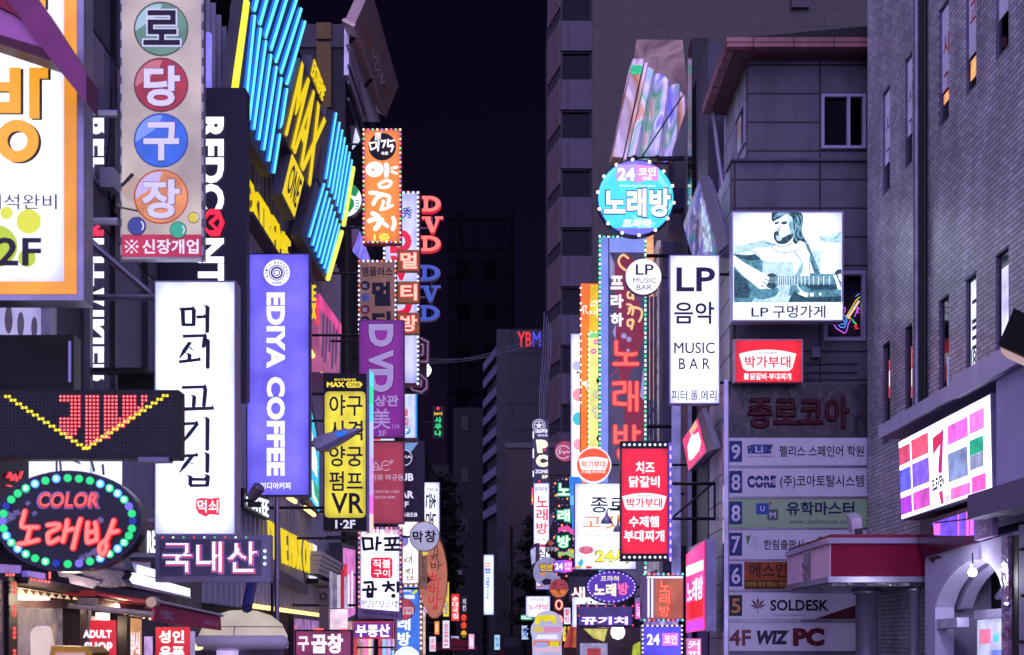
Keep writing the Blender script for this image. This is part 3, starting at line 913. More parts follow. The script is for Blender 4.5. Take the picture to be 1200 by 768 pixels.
# --- big white sign with orange border
T = Thing('projecting_sign', 'large white lightbox with orange border and one huge orange character', 'sign', F(11), (10, 352))
T.P('cabinet', D('#8f8aa6', 0.35, 0.7)).box(-90, -60, 98, 352, -0.25, 0)
T.P('border', E('#f09a10', 0.95, 0.25, 1.5)).frame(-86, -56, 90, 345, 14.5, 0, 0.012)
for z in ((0, 0.006), (-0.256, -0.25)): T.P('face', E('#e9eeff', 1.41, 0.12, 0.9, box=True)).box(-71, -41, 75, 330, *z)
o, k = L('#f2a60c', 0.95), D('#1c1224', 0.5)
sh = T.P('letter_shadow', k); le = T.P('lettering', o)
for b, dx, z in ((sh, 3, 0.0105), (le, 0, 0.015)):
    dy = 1.5 if dx else 0
    for a in ((11.5, 80, 25, 133.5), (-10, 97, 11.4, 108), (-10, 120, 11.4, 133.5), (-24, 80, -10.1, 133.5), (34.5, 80, 47, 140), (47.1, 80, 57, 93)):
        b.box(a[0] + dx, a[1] + dy, a[2] + dx, a[3] + dy, z - 0.003, z)
    b.ring(21 + dx, 166 + dy, 25, 11.5, z - 0.003, z)
    b.box(34 + dx, -30, 54 + dx, 11 + dy, z - 0.003, z)
T.T(D('#4c4560', 0.6)).text('단체석완비', (-38, 228, 67, 246), 0.008, 0.006, 0.003)
yb = T.P('yellow_dots', L('#d7dd2a', 0.9)); yg = T.P('green_dots', L('#b9cf14', 0.85))
for x, y, r, b in ((34, 260, 14.5, yb), (8, 250, 7.5, yb), (-4, 289, 25, yg), (32, 303, 10.5, yg)): b.poly(ell(x, y, r), 0.004, 0.008)
T.T(D('#2b1b36', 0.5)).text('2F', (-4, 279, 49, 312), 0.012, 0.02, 0.004)
T.done()

# --- maroon steel canopy crossing in front of it
T = Thing('steel_canopy', 'maroon painted steel canopy edge jutting over the orange bordered sign', 'canopy', F(10.4), (0, 60))
T.P('beam', D('#7c3468', 0.45, 0.2, 0.2)).poly([(-30, -60), (14, -40), (46, 0), (101, 86), (101, 121), (58, 68), (8, 0)], -0.3, 0)
T.P('soffit', D('#b06aa8', 0.5, 0.1, 0.15)).poly([(-40, -10), (12, 14), (23, 21), (52, 54), (-40, 26)], -0.25, -0.05)
T.P('trim', D('#4a1230', 0.45, 0.2)).poly([(-40, 27), (52, 55), (60, 70), (-40, 37)], -0.25, -0.03)
T.P('trim', D('#8a1840', 0.45, 0.2)).poly([(-40, -40), (-4, -30), (21, 19), (12, 13), (-40, -12)], -0.2, -0.02)
T.done()

# --- billiard hall sign
T = Thing('billiard_sign', 'tall cream billiard sign with four characters on coloured balls', 'sign', F(13), (190, 304))
T.P('cabinet', D('#a29aa6', 0.35, 0.6)).box(141, -40, 238.6, 304, -0.1, 0)
T.P('face', E('#cbb9b2', 0.62, 0.4, 1.6)).box(143, -38, 236, 275, 0, 0.006)
T.P('red_band', E('#b31c48', 0.9, 0.2, 2)).box(143, 275.3, 236, 301, 0, 0.006)
T.P('clip', D('#5c5568', 0.4, 0.6))
cl = T.parts[-1]
for y in range(5, 300, 21): cl.box(236.5, y, 238.2, y + 9, 0, 0.012); cl.box(141.3, y, 142.6, y + 9, 0, 0.012)
lav = L('#cdc4f4', 0.9)
for ch, y, ring_c, c, hi, bx, m in (('로', 34.5, '#2a3a30', '#5c8a74', '#9fc0c8', (168.5, 13, 211.5, 54), None), ('당', 100, '#5a0c1c', '#a01c30', '#c06a78', (169, 78, 211.5, 125.5), lav),
                             ('구', 165, '#1c3a9a', '#2b66e0', '#7a98f0', (168.5, 144, 210.5, 189), lav), ('장', 231, '#b0401c', '#e08a58', '#c6b4e4', (166.5, 211, 211.5, 257), lav)):
    T.P('ball', L(ring_c, 0.7)).poly(ell(189, y, 32), 0.006, 0.009)
    T.P('ball', E(c, 0.75, 0.35, 5, samp=False)).poly(ell(189.3, y, 30.4), 0.009, 0.011)
    T.P('ball_print', L(hi, 0.8)).poly(ell(188, y, 29, None, 14, 175, 275) + [(186, y - 16), (172, y - 6)], 0.0112, 0.0122)
    if m is None:
        T.T(L('#cfc8f2', 0.9), 'letter_outline').text(ch, (bx[0] - 1.6, bx[1] - 1.6, bx[2] + 1.6, bx[3] + 1.6), 0.013, 0.055, 0.002)
        T.T(D('#141028', 0.5)).text(ch, bx, 0.0165, 0.025, 0.002)
    else:
        T.T(D('#3a1c50', 0.5), 'letter_outline').text(ch, (bx[0] - 0.8, bx[1] - 0.8, bx[2] + 0.8, bx[3] + 0.8), 0.013, 0.042, 0.002)
        T.T(m).text(ch, bx, 0.0165, 0.034, 0.002)
T.P('cue_print', D('#2a2030', 0.5)).strokes([([(143, 218), (148, 213)], 4), ([(149, 212), (155, 205.5)], 4.5), ([(143.5, 244), (166, 248.5)], 2)], 2, 0.006, 0.002)
T.P('cue_ball_print', L('#c7a89a', 0.65)).poly(ell(157, 222, 14.5), 0.006, 0.0075)
for x, y, r, c in ((160.5, 265.5, 11, '#2a3590'), (209, 270, 10, '#28a98a'), (227, 255.5, 6.6, '#dcc637')):
    T.P('small_ball', D('#241d36', 0.5)).poly(ell(x, y, r), 0.0062, 0.0088)
    T.P('small_ball', L(c, 0.8)).poly(ell(x, y, r - 0.7), 0.0088, 0.0104)
    T.P('ball_print', L('#d5d8f0', 0.8)).poly(ell(x + 1, y, r * 0.7, None, 8, -50, 40) + ell(x, y, r * 0.62, None, 8, 40, -50), 0.0105, 0.0115)
T.T(L('#e6ddf6', 0.95)).text('신장개업', (167, 281, 233, 298), 0.008, 0.022, 0.003)
T.T(L('#e6ddf6', 0.95)).strokes([([(148, 283), (161, 296)], 1.3), ([(161, 283), (148, 296)], 1.3)] + [([(x, y), (x + 0.1, y)], 3) for x, y in ((154.5, 283), (154.5, 296), (148, 289.5), (161, 289.5))], 1.3, 0.008, 0.002)
T.P('bracket', STEEL).bar((-4.03, 13.1, 7), (-5.05, 13.1, 7), 0.04)
T.P('bracket', STEEL).bar((-4.03, 13.1, 5.9), (-5.05, 13.1, 5.9), 0.04)
T.done()

# --- black board with white lettering turned on its side
T = Thing('container_sign', 'black vertical board with white sideways letters and a red hexagon', 'sign', F(18), (235, 470))
T.P('cabinet', D('#241f36', 0.45, 0.2, 0.15)).poly(rrect(185.5, 103, 289, 470, 3), -0.22, 0)
le = T.P('lettering', E('#f0f2ff', 1.6))
for t, a, b in (('REDC', 138, 246), ('NTAINER', 280, 454)): le.text(t, (232.5, a, 263, b), 0.0, 0.045, 0.05, rot=True)
hx = [(246.5, 246.5), (257.5, 246.5), (263.5, 261.5), (257.5, 277), (246.5, 277), (232, 261.5)]
hi_ = [(246, 252), (255, 252.5), (258.5, 261.5), (255, 271), (246, 271.5), (238, 261.5)]
h_ = T.P('hexagon', E('#ff2342', 1.0))
for i in range(6): h_.poly([hx[i], hx[(i + 1) % 6], hi_[(i + 1) % 6], hi_[i]], 0, 0.05)
h_.strokes([[(247, 262), (258, 252)], [(247, 262), (257, 272)]], 3.6, 0, 0.04)
for y in (150, 400): T.P('bracket', DKSTEEL).bar(F(18).at(187, y, -0.1), (-5.03, 18.1, F(18).at(187, y).z), 0.04)
T.done()

# --- white meat restaurant sign
T = Thing('meat_restaurant_sign', 'tall glowing white lightbox with five dark calligraphic characters and red seal', 'sign', F(15), (228, 626))
T.P('cabinet', D('#9a94b8', 0.4, 0.4)).box(181, 329, 276, 627, -0.28, 0)
for z in ((0, 0.006), (-0.286, -0.28)): T.P('face', E('#dfe6ff', 1.74, 0.16, 2.0, box=True)).box(182.5, 331, 274.5, 625.5, *z)
ink = D('#3e3858', 0.6, 0, 0.1)
le = T.P('lettering', ink)
def z3(p): return [(x / 3.96, 190 + y / 3.96) for x, y in p]
def z5(p): return [(x / 3.92, 380 + y / 3.92) for x, y in p]
def serif(S, w): le.strokes([(q, ww) for q, ww in S], w, 0.006, 0.003)
S = []
def hb(x0, y0, x1, y1, w=2.6):
    w *= 1.4
    le.poly([(x0, y0 - w * 0.45), (x0 + 1.2, y0 - w * 0.55), (x1 - 3.5, y1 - w * 0.42), (x1 - 2.2, y1 - w), (x1, y1 + w * 0.3), (x1 - 1.5, y1 + w * 0.5), (x0 + 0.8, y0 + w * 0.5)], 0.006, 0.0098)
def vb(x0, y0, x1, y1, w=3.8):
    w *= 1.4
    le.poly([(x0 - w * 0.9, y0 - 0.6), (x0 + w * 0.2, y0 + 0.6), (x0 + w * 0.55, y0 + 2.2), (x1 + w * 0.45, y1 - 1.5), (x1 + w * 0.1, y1), (x1 - w * 0.42, y1 - 1.2), (x0 - w * 0.4, y0 + 2.4)], 0.006, 0.0104)
def fall(x0, y0, x1, y1, w=3.4):
    w *= 1.4
    mx, my = (x0 * 0.4 + x1 * 0.6), (y0 * 0.42 + y1 * 0.58)
    le.poly([(x0 - w * 0.5, y0), (x0 + w * 0.55, y0 + 0.4), (mx + w * 0.55, my + w * 0.3), (x1 + 0.8, y1 + 0.6), (x1, y1 - 0.2), (mx - w * 0.25, my - w * 0.35)], 0.006, 0.0107)
# 먹
hb(211, 363, 229, 362); vb(214, 362, 215, 383); vb(227, 361, 227, 383); hb(213, 381, 229, 381); vb(243, 358, 243, 391); hb(230, 372, 242, 371.5); hb(214, 394.5, 243, 393.5); vb(240, 393, 238.5, 408.5)
# 쇠
fall(223, 401, 210, 420); fall(222, 407, 233, 418, 3); vb(222, 414, 222, 423); hb(209.5, 424.5, 236, 421.5); vb(243.5, 397, 243.5, 433)
# 고
hb(213, 454.5, 243, 453.5); vb(240.5, 454, 239, 477.5); vb(227.5, 463, 227, 478); hb(211, 480, 251.5, 478.5, 3)
# 기
hb(212, 497.5, 233, 496); fall(231, 497, 213, 520); vb(243, 489, 243, 529)
# 집
hb(211.5, 535, 233, 533.5); fall(225, 535, 210, 554); fall(223, 542, 236, 552, 3); vb(243, 530.5, 243, 555); vb(223, 557, 223, 570); vb(243.5, 556, 243, 571); hb(223, 562, 243, 562); hb(222, 569.5, 244, 569)
T.P('red_seal', L('#f0304a', 0.95)).poly([(230, 585), (238, 583.5), (247, 584.5), (257, 583), (258, 592), (257, 604), (246, 603), (241, 606), (233, 602), (229.5, 596)], 0.006, 0.009)
T.T(L('#ffffff', 1.0)).text('먹쇠', (231.5, 586, 256, 601), 0.0095, 0.02, 0.002)
for y in (345, 610): T.P('bracket', STEEL).bar(F(15).at(182, y, -0.14), (-5.03, 15.14, F(15).at(182, y).z), 0.04)
T.done()

# --- violet coffee sign
T = Thing('coffee_sign', 'violet blue coffee lightbox with white sideways lettering and round emblem', 'sign', F(20), (325, 581))
T.P('cabinet', D('#2b2a5a', 0.4, 0.3)).box(288.5, 297, 363, 581.5, -0.2, 0)
for z in ((0, 0.006), (-0.206, -0.2)): T.P('face', E('#7a6eff', 0.98, 0.34, 1.5, box=True)).box(290, 298.5, 361.5, 580, *z)
w = T.T(L('#f3f2ff', 1.1))
w.text('EDIYA', (312.5, 343, 334, 432), 0.006, 0.05, 0.004, rot=True)
w.text('COFFEE', (312.5, 442, 334, 558), 0.006, 0.05, 0.004, rot=True)
w.text('이디아커피', (305.5, 565.5, 340.5, 573.5), 0.006, 0.03, 0.003)
w.poly(ell(324.5, 320, 15.4), 0.006, 0.008)
bl = T.P('emblem_print', D('#6a60e0', 0.5)); bl.ring(324.5, 320, 9.2, 8.2, 0.008, 0.0095); bl.ring(324.5, 320, 7.2, 5.0, 0.008, 0.0095); bl.ring(324.5, 320, 3.8, 2.6, 0.008, 0.0095)
for i, ch in enumerate('EDIYA ESPRESSO'):
    if ch != ' ':
        a = R(-200 + 220 * i / 13); cx, cy = 324.5 + 12.2 * math.cos(a), 320 + 12.2 * math.sin(a)
        ux, uy = -math.sin(a), math.cos(a); vx, vy = math.cos(a), math.sin(a)
        c_ = lambda p, q: (cx + ux * p + vx * q, cy + uy * p + vy * q)
        bl.text(ch, [c_(-1.0, 1.6), c_(1.0, 1.6), c_(1.0, -1.6), c_(-1.0, -1.6)], 0.0095, 0.02, 0.001)
bl.text('COFFEE', (319, 330.5, 330, 333.5), 0.0095, 0.02, 0.001)
T.done()

# --- LED message boards
T = Thing('message_board', 'black LED board showing red blocks above a yellow dotted V', 'sign', F(11.8), (100, 538))
T.P('cabinet', D('#17151f', 0.5, 0.2)).poly(rrect(-40, 457, 211.5, 538, 3), -0.16, 0)
gd = T.P('dark_led_grid', D('#2c2a3c', 0.3, 0.2)); gd.props['kind'] = 'stuff'
gd.dots([(-20 + 4.35 * i, 465 + 4.35 * j) for i in range(52) for j in range(16)], 1.9, 0, 0.004)
rows = ["######.####.####.####.##", "######.####.####.####.##", "...###.####.####.####.#.", "...###.####.####.######.", "...###.####.####.#####..", "...###.####.####.####...", "######.####.########....",
        "######.####.#######.....", "######.####.######......", "#####..####.####........", ".####..####.##..........", "..##...#######..........", ".......####.............", ".......##..............."]
rl = [(71.3 + 4.35 * i, 465 + 4.35 * j) for j, r_ in enumerate(rows) for i, c in enumerate(r_) if c == '#']
T.P('red_led_glow', L('#f01030', 1.0)).dots(rl, 3.1, 0.002, 0.004)
T.P('red_leds', L('#ff948c', 1.35)).dots(rl, 1.7, 0.006, 0.005)
yl = []
for k in range(15):
    yl += [(7 + 6.5 * k, 465 + 4.35 * k), (11.3 + 6.5 * k, 465 + 4.35 * k)]
    yl += [(196 - 6.5 * k, 464 + 4.35 * k), (191.7 - 6.5 * k, 464 + 4.35 * k)]
T.P('yellow_leds', L('#ffe81e', 1.3)).dots(yl, 2.9, 0.004, 0.005)
T.P('mount', D('#6a6780', 0.4, 0.5)).box(162, 536, 198, 541, -0.14, 0.01)
T.P('bracket', DKSTEEL).bar((-4.9, 11.9, 3.6), (-5.3, 11.9, 3.6), 0.05)
T.done()
T = Thing('dark_screen', 'switched off black LED screen above the lit message board', 'sign', F(12.3), (40, 456))
T.P('cabinet', D('#0e0c13', 0.5, 0.2)).box(-40, 392.5, 86.5, 457, -0.2, 0)
gd = T.P('dark_led_grid', D('#211c28', 0.3, 0.2)); gd.props['kind'] = 'stuff'
gd.dots([(-20 + 3.6 * i, 402 + 3.6 * j) for i in range(28) for j in range(14)], 1.5, 0, 0.005)
T.P('edge_light', L('#7c78c8', 0.7)).box(80.5, 400, 83.3, 448, 0, 0.01)
T.T(D('#6d6880', 0.5)).text('www.ledvision.co', (0, 394, 29, 397), 0.004) if False else None
T.done()

# --- oval neon karaoke sign
T = Thing('oval_neon_sign', 'oval black neon sign with red handwritten tubes and a ring of green and blue LEDs', 'sign', F(11.3), (80, 669))
T.P('cabinet', D('#2e2c44', 0.35, 0.4)).poly(ell(80, 611, 86.5, 59.5, 48), -0.18, 0)
T.P('face', D('#131028', 0.3, 0.0, 0.3, 4)).poly(ell(80, 611, 83, 56, 48), 0, 0.006)
rnd = random.Random(3)
palette = ['g', 'c', 'w', 'b', 'w', 'c', 'w', 'g', 'c', 'v']
mats = {'g': L('#12dc78', 1.0), 'c': L('#4cd4ff', 1.15), 'w': L('#1ee88a', 1.2), 'b': D('#2a4fb8', 0.4), 'v': L('#7a6cff', 0.9)}
core = L('#dfffff', 1.6); halo = L('#5a58e8', 0.8)
for i in range(36):
    a = R(-90 + 10 * i)
    x, y = 80 + 76.3 * math.cos(a), 611 + 50.3 * math.sin(a)
    c = palette[(i * 7) % 10] if i % 2 else 'gw'[rnd.randint(0, 1)]
    p = T.P('led_lamp', mats[c]); p.poly(ell(x, y, 4.6, None, 14), 0.004, 0.02)
    if c == 'c': T.P('glow_ring', halo, under=p).ring(x, y, 5.4, 4.62, 0.004, 0.016, n=14)
    if c in 'wc': T.P('led_core', core, under=p).strokes([[(x - 1.3, y - 1.5), (x + 1.3, y - 1.3)], [(x - 1.3, y + 1.5), (x + 1.3, y + 1.3)]], 1.9, 0.02, 0.004)
wp = T.P('worn_patch', D('#8a84a4', 0.7, 0, 0.35, 20))
for x, y, r in ((31, 576, 4), (22, 582, 3), (33, 590, 3.2), (41, 602, 3.3), (12, 605, 6.5), (20, 601, 4.5), (8, 611, 3.2), (112, 647, 5), (104, 651, 4.5), (97, 654, 4), (118, 610, 4.5)):
    wp.poly([(x + r * (1 + 0.35 * math.sin(5 * t + x)) * math.cos(t), y + 0.8 * r * (1 + 0.3 * math.cos(4 * t + y)) * math.sin(t)) for t in [2 * math.pi * k / 14 for k in range(14)]], 0.006, 0.0068 + 0.00005 * x)
def z7(p): return [(x * 0.2577, 570 + y * 0.2577) for x, y in p]
NR = [[(118, 115), (112, 140), (104, 184), (140, 188), (176, 188)], [(140, 200), (128, 248)], [(90, 264), (130, 258), (178, 246)],
      [(222, 178), (268, 174), (272, 190), (228, 214), (224, 228), (228, 258), (248, 254), (272, 240)], [(312, 158), (306, 200), (292, 252)], [(300, 206), (338, 196)], [(372, 152), (358, 200), (338, 284)],
      [(406, 168), (402, 210), (404, 256), (426, 252), (446, 246)], [(440, 168), (446, 205), (446, 244)], [(408, 214), (442, 206)], [(524, 158), (510, 200), (492, 244)], [(506, 214), (542, 206)], [(484, 250), (464, 268), (460, 296), (474, 312), (486, 296), (492, 266), (484, 250)]]
NR = [spline(z7(p), 3) for p in NR]
T.P('red_tube_glow', L('#e01c30', 0.85)).strokes(NR, 7.4, 0.006, 0.01)
T.P('red_tubes', L('#ff8270', 1.05)).strokes(NR, 4.2, 0.022, 0.012)
T.P('white_outline', D('#a59cc4', 0.5)).text('COLOR', (43, 576, 118, 597), 0.005, 0.055, 0.002, shear=0.18)
T.P('red_lettering_glow', L('#e0202e', 0.9)).text('COLOR', (45, 577.5, 116, 595.5), 0.009, 0.04, 0.003, shear=0.18)
T.P('red_lettering', L('#ff6456', 1.0)).text('COLOR', (46.5, 579, 114.5, 594), 0.014, 0.01, 0.003, shear=0.18)
T.P('bracket', DKSTEEL).bar((-4.2, 11.45, 2.8), (-5.2, 11.45, 2.8), 0.05)
T.done()

# --- LED sign below the meat restaurant sign
def led_text(T, txt, box, nc, nr, on, edge, bold=0.03, z=0.004, dot=0.78, off=None, under=None):
    g = raster(txt, nc, nr, bold)
    x0, y0, x1, y1 = box
    sx, sy = (x1 - x0) / nc, (y1 - y0) / nr
    A, Bq, C = [], [], []
    for r in range(nr):
        for c in range(nc):
            q = (x0 + (c + 0.5) * sx, y0 + (r + 0.5) * sy)
            if g[r][c]:
                e = c + 1 >= nc or not g[r][c + 1] or r + 1 >= nr or not g[r + 1][c]
                (Bq if e and edge else A).append(q)
            else: C.append(q)
    T.P('lit_leds', on, under=under).dots(A, min(sx, sy) * dot, z, 0.005)
    if edge: T.P('red_leds', edge, under=under).dots(Bq, min(sx, sy) * dot, z, 0.005)
    if off:
        b = T.P('dark_leds', off, under=under); b.props['kind'] = 'stuff'; b.dots(C, min(sx, sy) * 0.5, z, 0.003)
T = Thing('domestic_meat_sign', 'grey framed LED sign with three white pixel characters edged in red', 'sign', F(13.6), (249, 682))
T.P('cabinet', D('#77738f', 0.4, 0.4)).box(182, 627, 317, 682, -0.15, 0)
T.P('screen', D('#5a5670', 0.4, 0.1)).box(187, 632.5, 306, 675, 0, 0.004)
T.P('screen_glow', L('#8a70c8', 0.5)).text('국내산', (190, 634, 304, 673.5), 0.005, 0.06, 0.001)
led_text(T, '국내산', (191, 635, 303, 672.5), 60, 20, L('#f7efff', 1.9), L('#ff2c50', 1.0), 0.028, 0.008, 0.68, D('#7a7698', 0.4))
for k in range(9): T.bulb(191 + 12.2 * k, 630, 1.2, [L('#ff4a3a', 1.2), L('#e8f4d0', 1.4), L('#54d88a', 1.0)][k % 3], 0.01, 'indicator_lamp')
for y in (646, 653.5, 661): T.bulb(310.5, y, 1.9, L('#d0ffe8', 1.5), 0.01, 'indicator_lamp')
T.P('bracket', STEEL).bar((-3.8, 13.7, 2.5), (-5.1, 13.7, 2.5), 0.05)
T.done()

# --- yellow sports sign group on the slatted wall
T = Thing('neon_tube_panel', 'grey wall panels striped with slanting cyan neon tubes, higher pair', 'neon panel', LW(4.55), (300, 140), group='neon striped panels')
pm = D('#5c5664', 0.6, 0.0, 0.15, spec=0.2)
T.P('panel', pm).poly([(270, 125), (286, -6), (334.5, 99), (317.5, 208)], -0.2, 0)
T.P('panel', pm).poly([(290.5, 14), (298, -30), (343, -30), (358.5, 23), (338.5, 104)], -0.32, -0.06)
cy = E('#32cfff', 1.25); cyl = L('#5ee0ff', 1.35); bl_ = E('#2a7cff', 0.8)
def tube_on(T, a, b, pl, m, r, z, name='neon_tube', core=None):
    p, q = pl.at(*a, z), pl.at(*b, z)
    t_ = T.P(name, m); t_.bar(p, q, r, 8)
    if core: T.P('tube_core', core, under=t_).bar(pl.at(*a, z + r * 0.75), pl.at(*b, z + r * 0.75), r * 0.86, 8)
P_ = LW(4.55)
for a, b in (((281.5, 130), (293, 19)), ((286.5, 140), (300, 34)), ((292, 151), (306.5, 49)), ((298, 163), (312.5, 65)), ((304, 175), (319, 79)), ((310, 188), (325, 92)), ((316, 202), (331.5, 105))):
    tube_on(T, a, b, P_, bl_, 0.036, 0.05, core=cyl)
tube_on(T, (272.5, 103), (286, 3), P_, E('#f4ee3a', 1.2), 0.06, 0.04)
for a, b in (((296.5, 12), (306, -25)), ((303, 28), (318, -25)), ((309.5, 43.5), (331, -25)), ((316, 58), (341, -22)), ((322, 72), (347, -3)), ((328, 85), (351.5, 11)), ((335, 98), (356, 26))):
    tube_on(T, a, b, P_, bl_, 0.042, -0.01, core=cyl)
T.done()
T = Thing('neon_tube_panel', 'smaller grey panels striped with cyan neon tubes beside the green round sign', 'neon panel', LW(4.55), (385, 300), group='neon striped panels')
T.P('panel', pm).poly([(383, 126), (391.5, 130), (414, 192), (402, 268), (373, 210)], -0.25, 0)
T.P('panel', pm).poly([(371.5, 211), (400, 268), (382.5, 330), (353, 275)], -0.25, -0.02)
for a, b in (((390, 133), (377.6, 209)), ((394, 144), (381, 219)), ((397.3, 153), (384.7, 226)), ((400.3, 162), (388, 233)), ((403, 170), (391, 241)), ((406, 179), (394, 249)), ((408.8, 188), (397.2, 257)),
             ((375.6, 216), (358, 277)), ((379, 225), (362, 287)), ((382.3, 233), (365.6, 294)), ((385.3, 241), (369, 301)), ((388.3, 249), (372.4, 308)), ((391.3, 257), (375.8, 314)), ((394.2, 263), (379, 319))):
    tube_on(T, a, b, P_, bl_, 0.034, 0.06, core=cyl)
for a, b in (((412, 197), (400.5, 264)), ((398.3, 272), (382, 327))): tube_on(T, a, b, P_, E('#e8ec5a', 1.2), 0.06, 0.05)
T.done()

yel = E('#f0d206', 0.95, samp=True)
T = Thing('max_sign', 'giant yellow slanted block letters on dark grey boxes between neon tube panels', 'sign', LW(4.4), (340, 255))
dk = D('#5d586c', 0.5, 0.1, 0.15)
T.P('letter_box', dk).poly([(353, 68), (357, 76), (381, 139), (383, 150), (364, 222), (333.5, 160), (331.5, 156)], -0.24, -0.02)
T.P('lettering', yel).text('MAX', [(353.5, 71), (382, 142), (363, 219), (333.5, 157)], -0.02, 0.014, 0.05)
T.P('letter_box', dk).poly([(367, 65), (383, 105), (378.5, 122), (362.5, 88)], -0.24, -0.02)
T.P('lettering', yel).text('EXTREME', [(368, 69), (381.5, 105), (377.5, 119), (364, 87)], -0.02, 0.03, 0.04)
T.P('letter_box', dk).poly([(343, 178), (357.5, 209), (346, 258), (331, 228)], -0.24, -0.02)
q = [(343, 181), (356.5, 209.5), (345.5, 254), (332, 226.5)]
qb = lambda u, v: bil(q, u, v)
T.P('plate', yel).poly([qb(0, 0), qb(1, 0), qb(1, 1), qb(0, 1)], -0.02, 0.0)
T.P('dark_lettering', D('#3a3544', 0.5)).text('ONE', [qb(0.1, 0.14), qb(0.9, 0.14), qb(0.9, 0.86), qb(0.1, 0.86)], 0.004, 0.012, 0.01)
cb = T.P('cable', BLACK)
for x in (329, 333, 337): cb.tube(spline([LW(4.9).at(x, 160 + (x - 329) * 6), LW(4.85).at(x + 2, 185 + (x - 329) * 5), LW(4.9).at(x + 1, 215 + (x - 329) * 4)], 3), 0.02)
T.done()
T = Thing('letter_row', 'yellow channel letters on ledges high on the black slatted wall', 'sign', LW(4.9), (312, 290))
T.P('lettering', yel).text('EXTREME', [(289, 206), (340, 283), (340, 324), (289, 244)], -0.08, 0.012, 0.1)
T.P('ledge', D('#5a4a50', 0.5, 0.2)).poly([(289, 248), (340, 327), (340, 331), (289, 252)], -0.15, 0.12)
T.done()
T = Thing('letter_row', 'yellow channel letters low on the black slatted wall', 'sign', LW(4.9), (340, 676))
T.P('lettering', yel).text('EX', [(314, 609), (323, 613.5), (322, 656), (316.5, 652)], -0.06, 0.015, 0.08)
T.P('lettering', yel).text('BE MAX ON', [(329.5, 618), (366, 637), (366, 674), (331, 661)], -0.06, 0.012, 0.08)
T.done()
T = Thing('letter_row', 'short yellow vertical lettering beside the pink shop front', 'sign', LW(4.75), (366, 378))
T.P('lettering', yel).vtext('EX', (363.5, 334, 368.5, 374), z=0, bold=0.03, th=0.05)
T.P('red_strip', L('#f03a50', 1.0)).box(370, 350, 372, 381, 0, 0.05)
T.done()

# --- white lettered band & spotlight under the coffee sign
T = Thing('white_letter_sign', 'white channel letters partly hidden under the violet coffee sign', 'sign', LW(4.9), (300, 610))
T.P('cabinet', D('#2a2838', 0.5, 0.2)).poly([(286, 572), (315, 582), (315, 610), (286, 595)], -0.1, 0)
T.P('lettering', L('#e6ecff', 1.3)).text('COFFEE', [(287, 578), (313, 586), (313, 607), (287, 593)], 0.0, 0.03, 0.04)
T.done()
T = Thing('spotlight', 'small black spotlight on an arm under the violet sign', 'spotlight', F(18.5), (300, 590))
h = T.P('head', D('#8a8090', 0.3, 0.6)); c = F(18.5).at(299, 578); h.lathe(c, (0.5, -0.3, 0.6), [(0.04, -0.12), (0.07, -0.1), (0.085, 0.0), (0.09, 0.12), (0.08, 0.13)], 14)
T.P('arm', BLACK).bar(c + Vector((-0.02, 0.02, -0.1)), (-4.95, 18.6, c.z - 0.16), 0.025)
T.P('clamp', BLACK).wbox((c.x - 0.1, c.y - 0.06, c.z - 0.2), (c.x + 0.08, c.y + 0.06, c.z - 0.13))
T.done()

# --- billboard leaning over the street
T = Thing('rooftop_billboard', 'brown unlit billboard leaning outward from the roof edge with faint script', 'billboard', P3((414, 31, 37.1), (452, 137, 46.6), (467, 101, 46.2)), (430, 80))
T.P('panel', D('#b49c9e', 0.55, 0, 0.2, 1.2)).poly([(416, 28), (434, -12), (437, -6), (467, 101), (452.5, 137)], -0.3, 0)
T.P('frame', D('#d8bcb8', 0.5, 0.1)).poly([(413, 31), (416, 28), (452.5, 137), (450, 134)], -0.35, 0.03)
q = [(430, 15), (462, 100), (451, 130), (418, 32)]
T.P('lettering', D('#e8dce0', 0.5)).strokes([spline([bil(q, u, v) for u, v in p], 3) for p in ([(0.38, 0.35), (0.45, 0.7), (0.5, 0.3), (0.55, 0.72)], [(0.55, 0.3), (0.62, 0.5), (0.58, 0.75), (0.68, 0.4)], [(0.66, 0.7), (0.72, 0.35), (0.74, 0.75), (0.8, 0.45)])], 0.7, 0, 0.01)
ot = T.P('orange_lettering', D('#e08848', 0.5))
ot.text('꽃순', [bil(q, 0.08, 0.35), bil(q, 0.34, 0.35), bil(q, 0.34, 0.7), bil(q, 0.08, 0.7)], 0.004); ot.text('갈비', [bil(q, 0.84, 0.2), bil(q, 0.98, 0.2), bil(q, 0.98, 0.75), bil(q, 0.84, 0.75)], 0.004)
for a in ((418, 40, 38), (436, 92, 42)): T.P('strut', DKSTEEL).bar(pt(*a), pt(a[0] - 8, a[1] + 10, a[2] + 0.3), 0.05)
T.done()

# --- round green coffee emblem
T = Thing('round_emblem_sign', 'round green and white emblem sign sticking out beyond the neon tubes', 'sign', F(37), (402, 256))
T.P('cabinet', D('#2a4a3c', 0.4, 0.2)).poly(ell(403, 234, 21), -0.25, 0)
T.P('face', E('#f4f8ff', 1.1)).poly(ell(403, 234, 20.6), 0, 0.01)
gm = L('#128a58', 1.0)
T.P('green_print', gm).poly(ell(403, 234, 20.6, None, 16, -100, -30) + [(417, 231), (409, 228), (409, 222), (404, 227)], 0.01, 0.02)
gp = T.P('green_print', gm)
gp.poly([(409, 229), (415, 236), (415, 242), (409, 250), (405, 240)], 0.01, 0.022)
gp.strokes([[(417, 235 + 3.3 * k), (421 - 0.4 * k, 236 + 3.3 * k)] for k in range(4)] + [spline([(402 + 2.4 * k, 232), (404 + 2 * k, 240), (402 + 2.4 * k, 246), (404 + 2 * k, 254 - k)], 3) for k in range(3)], 1.1, 0.01, 0.01)
T.done()
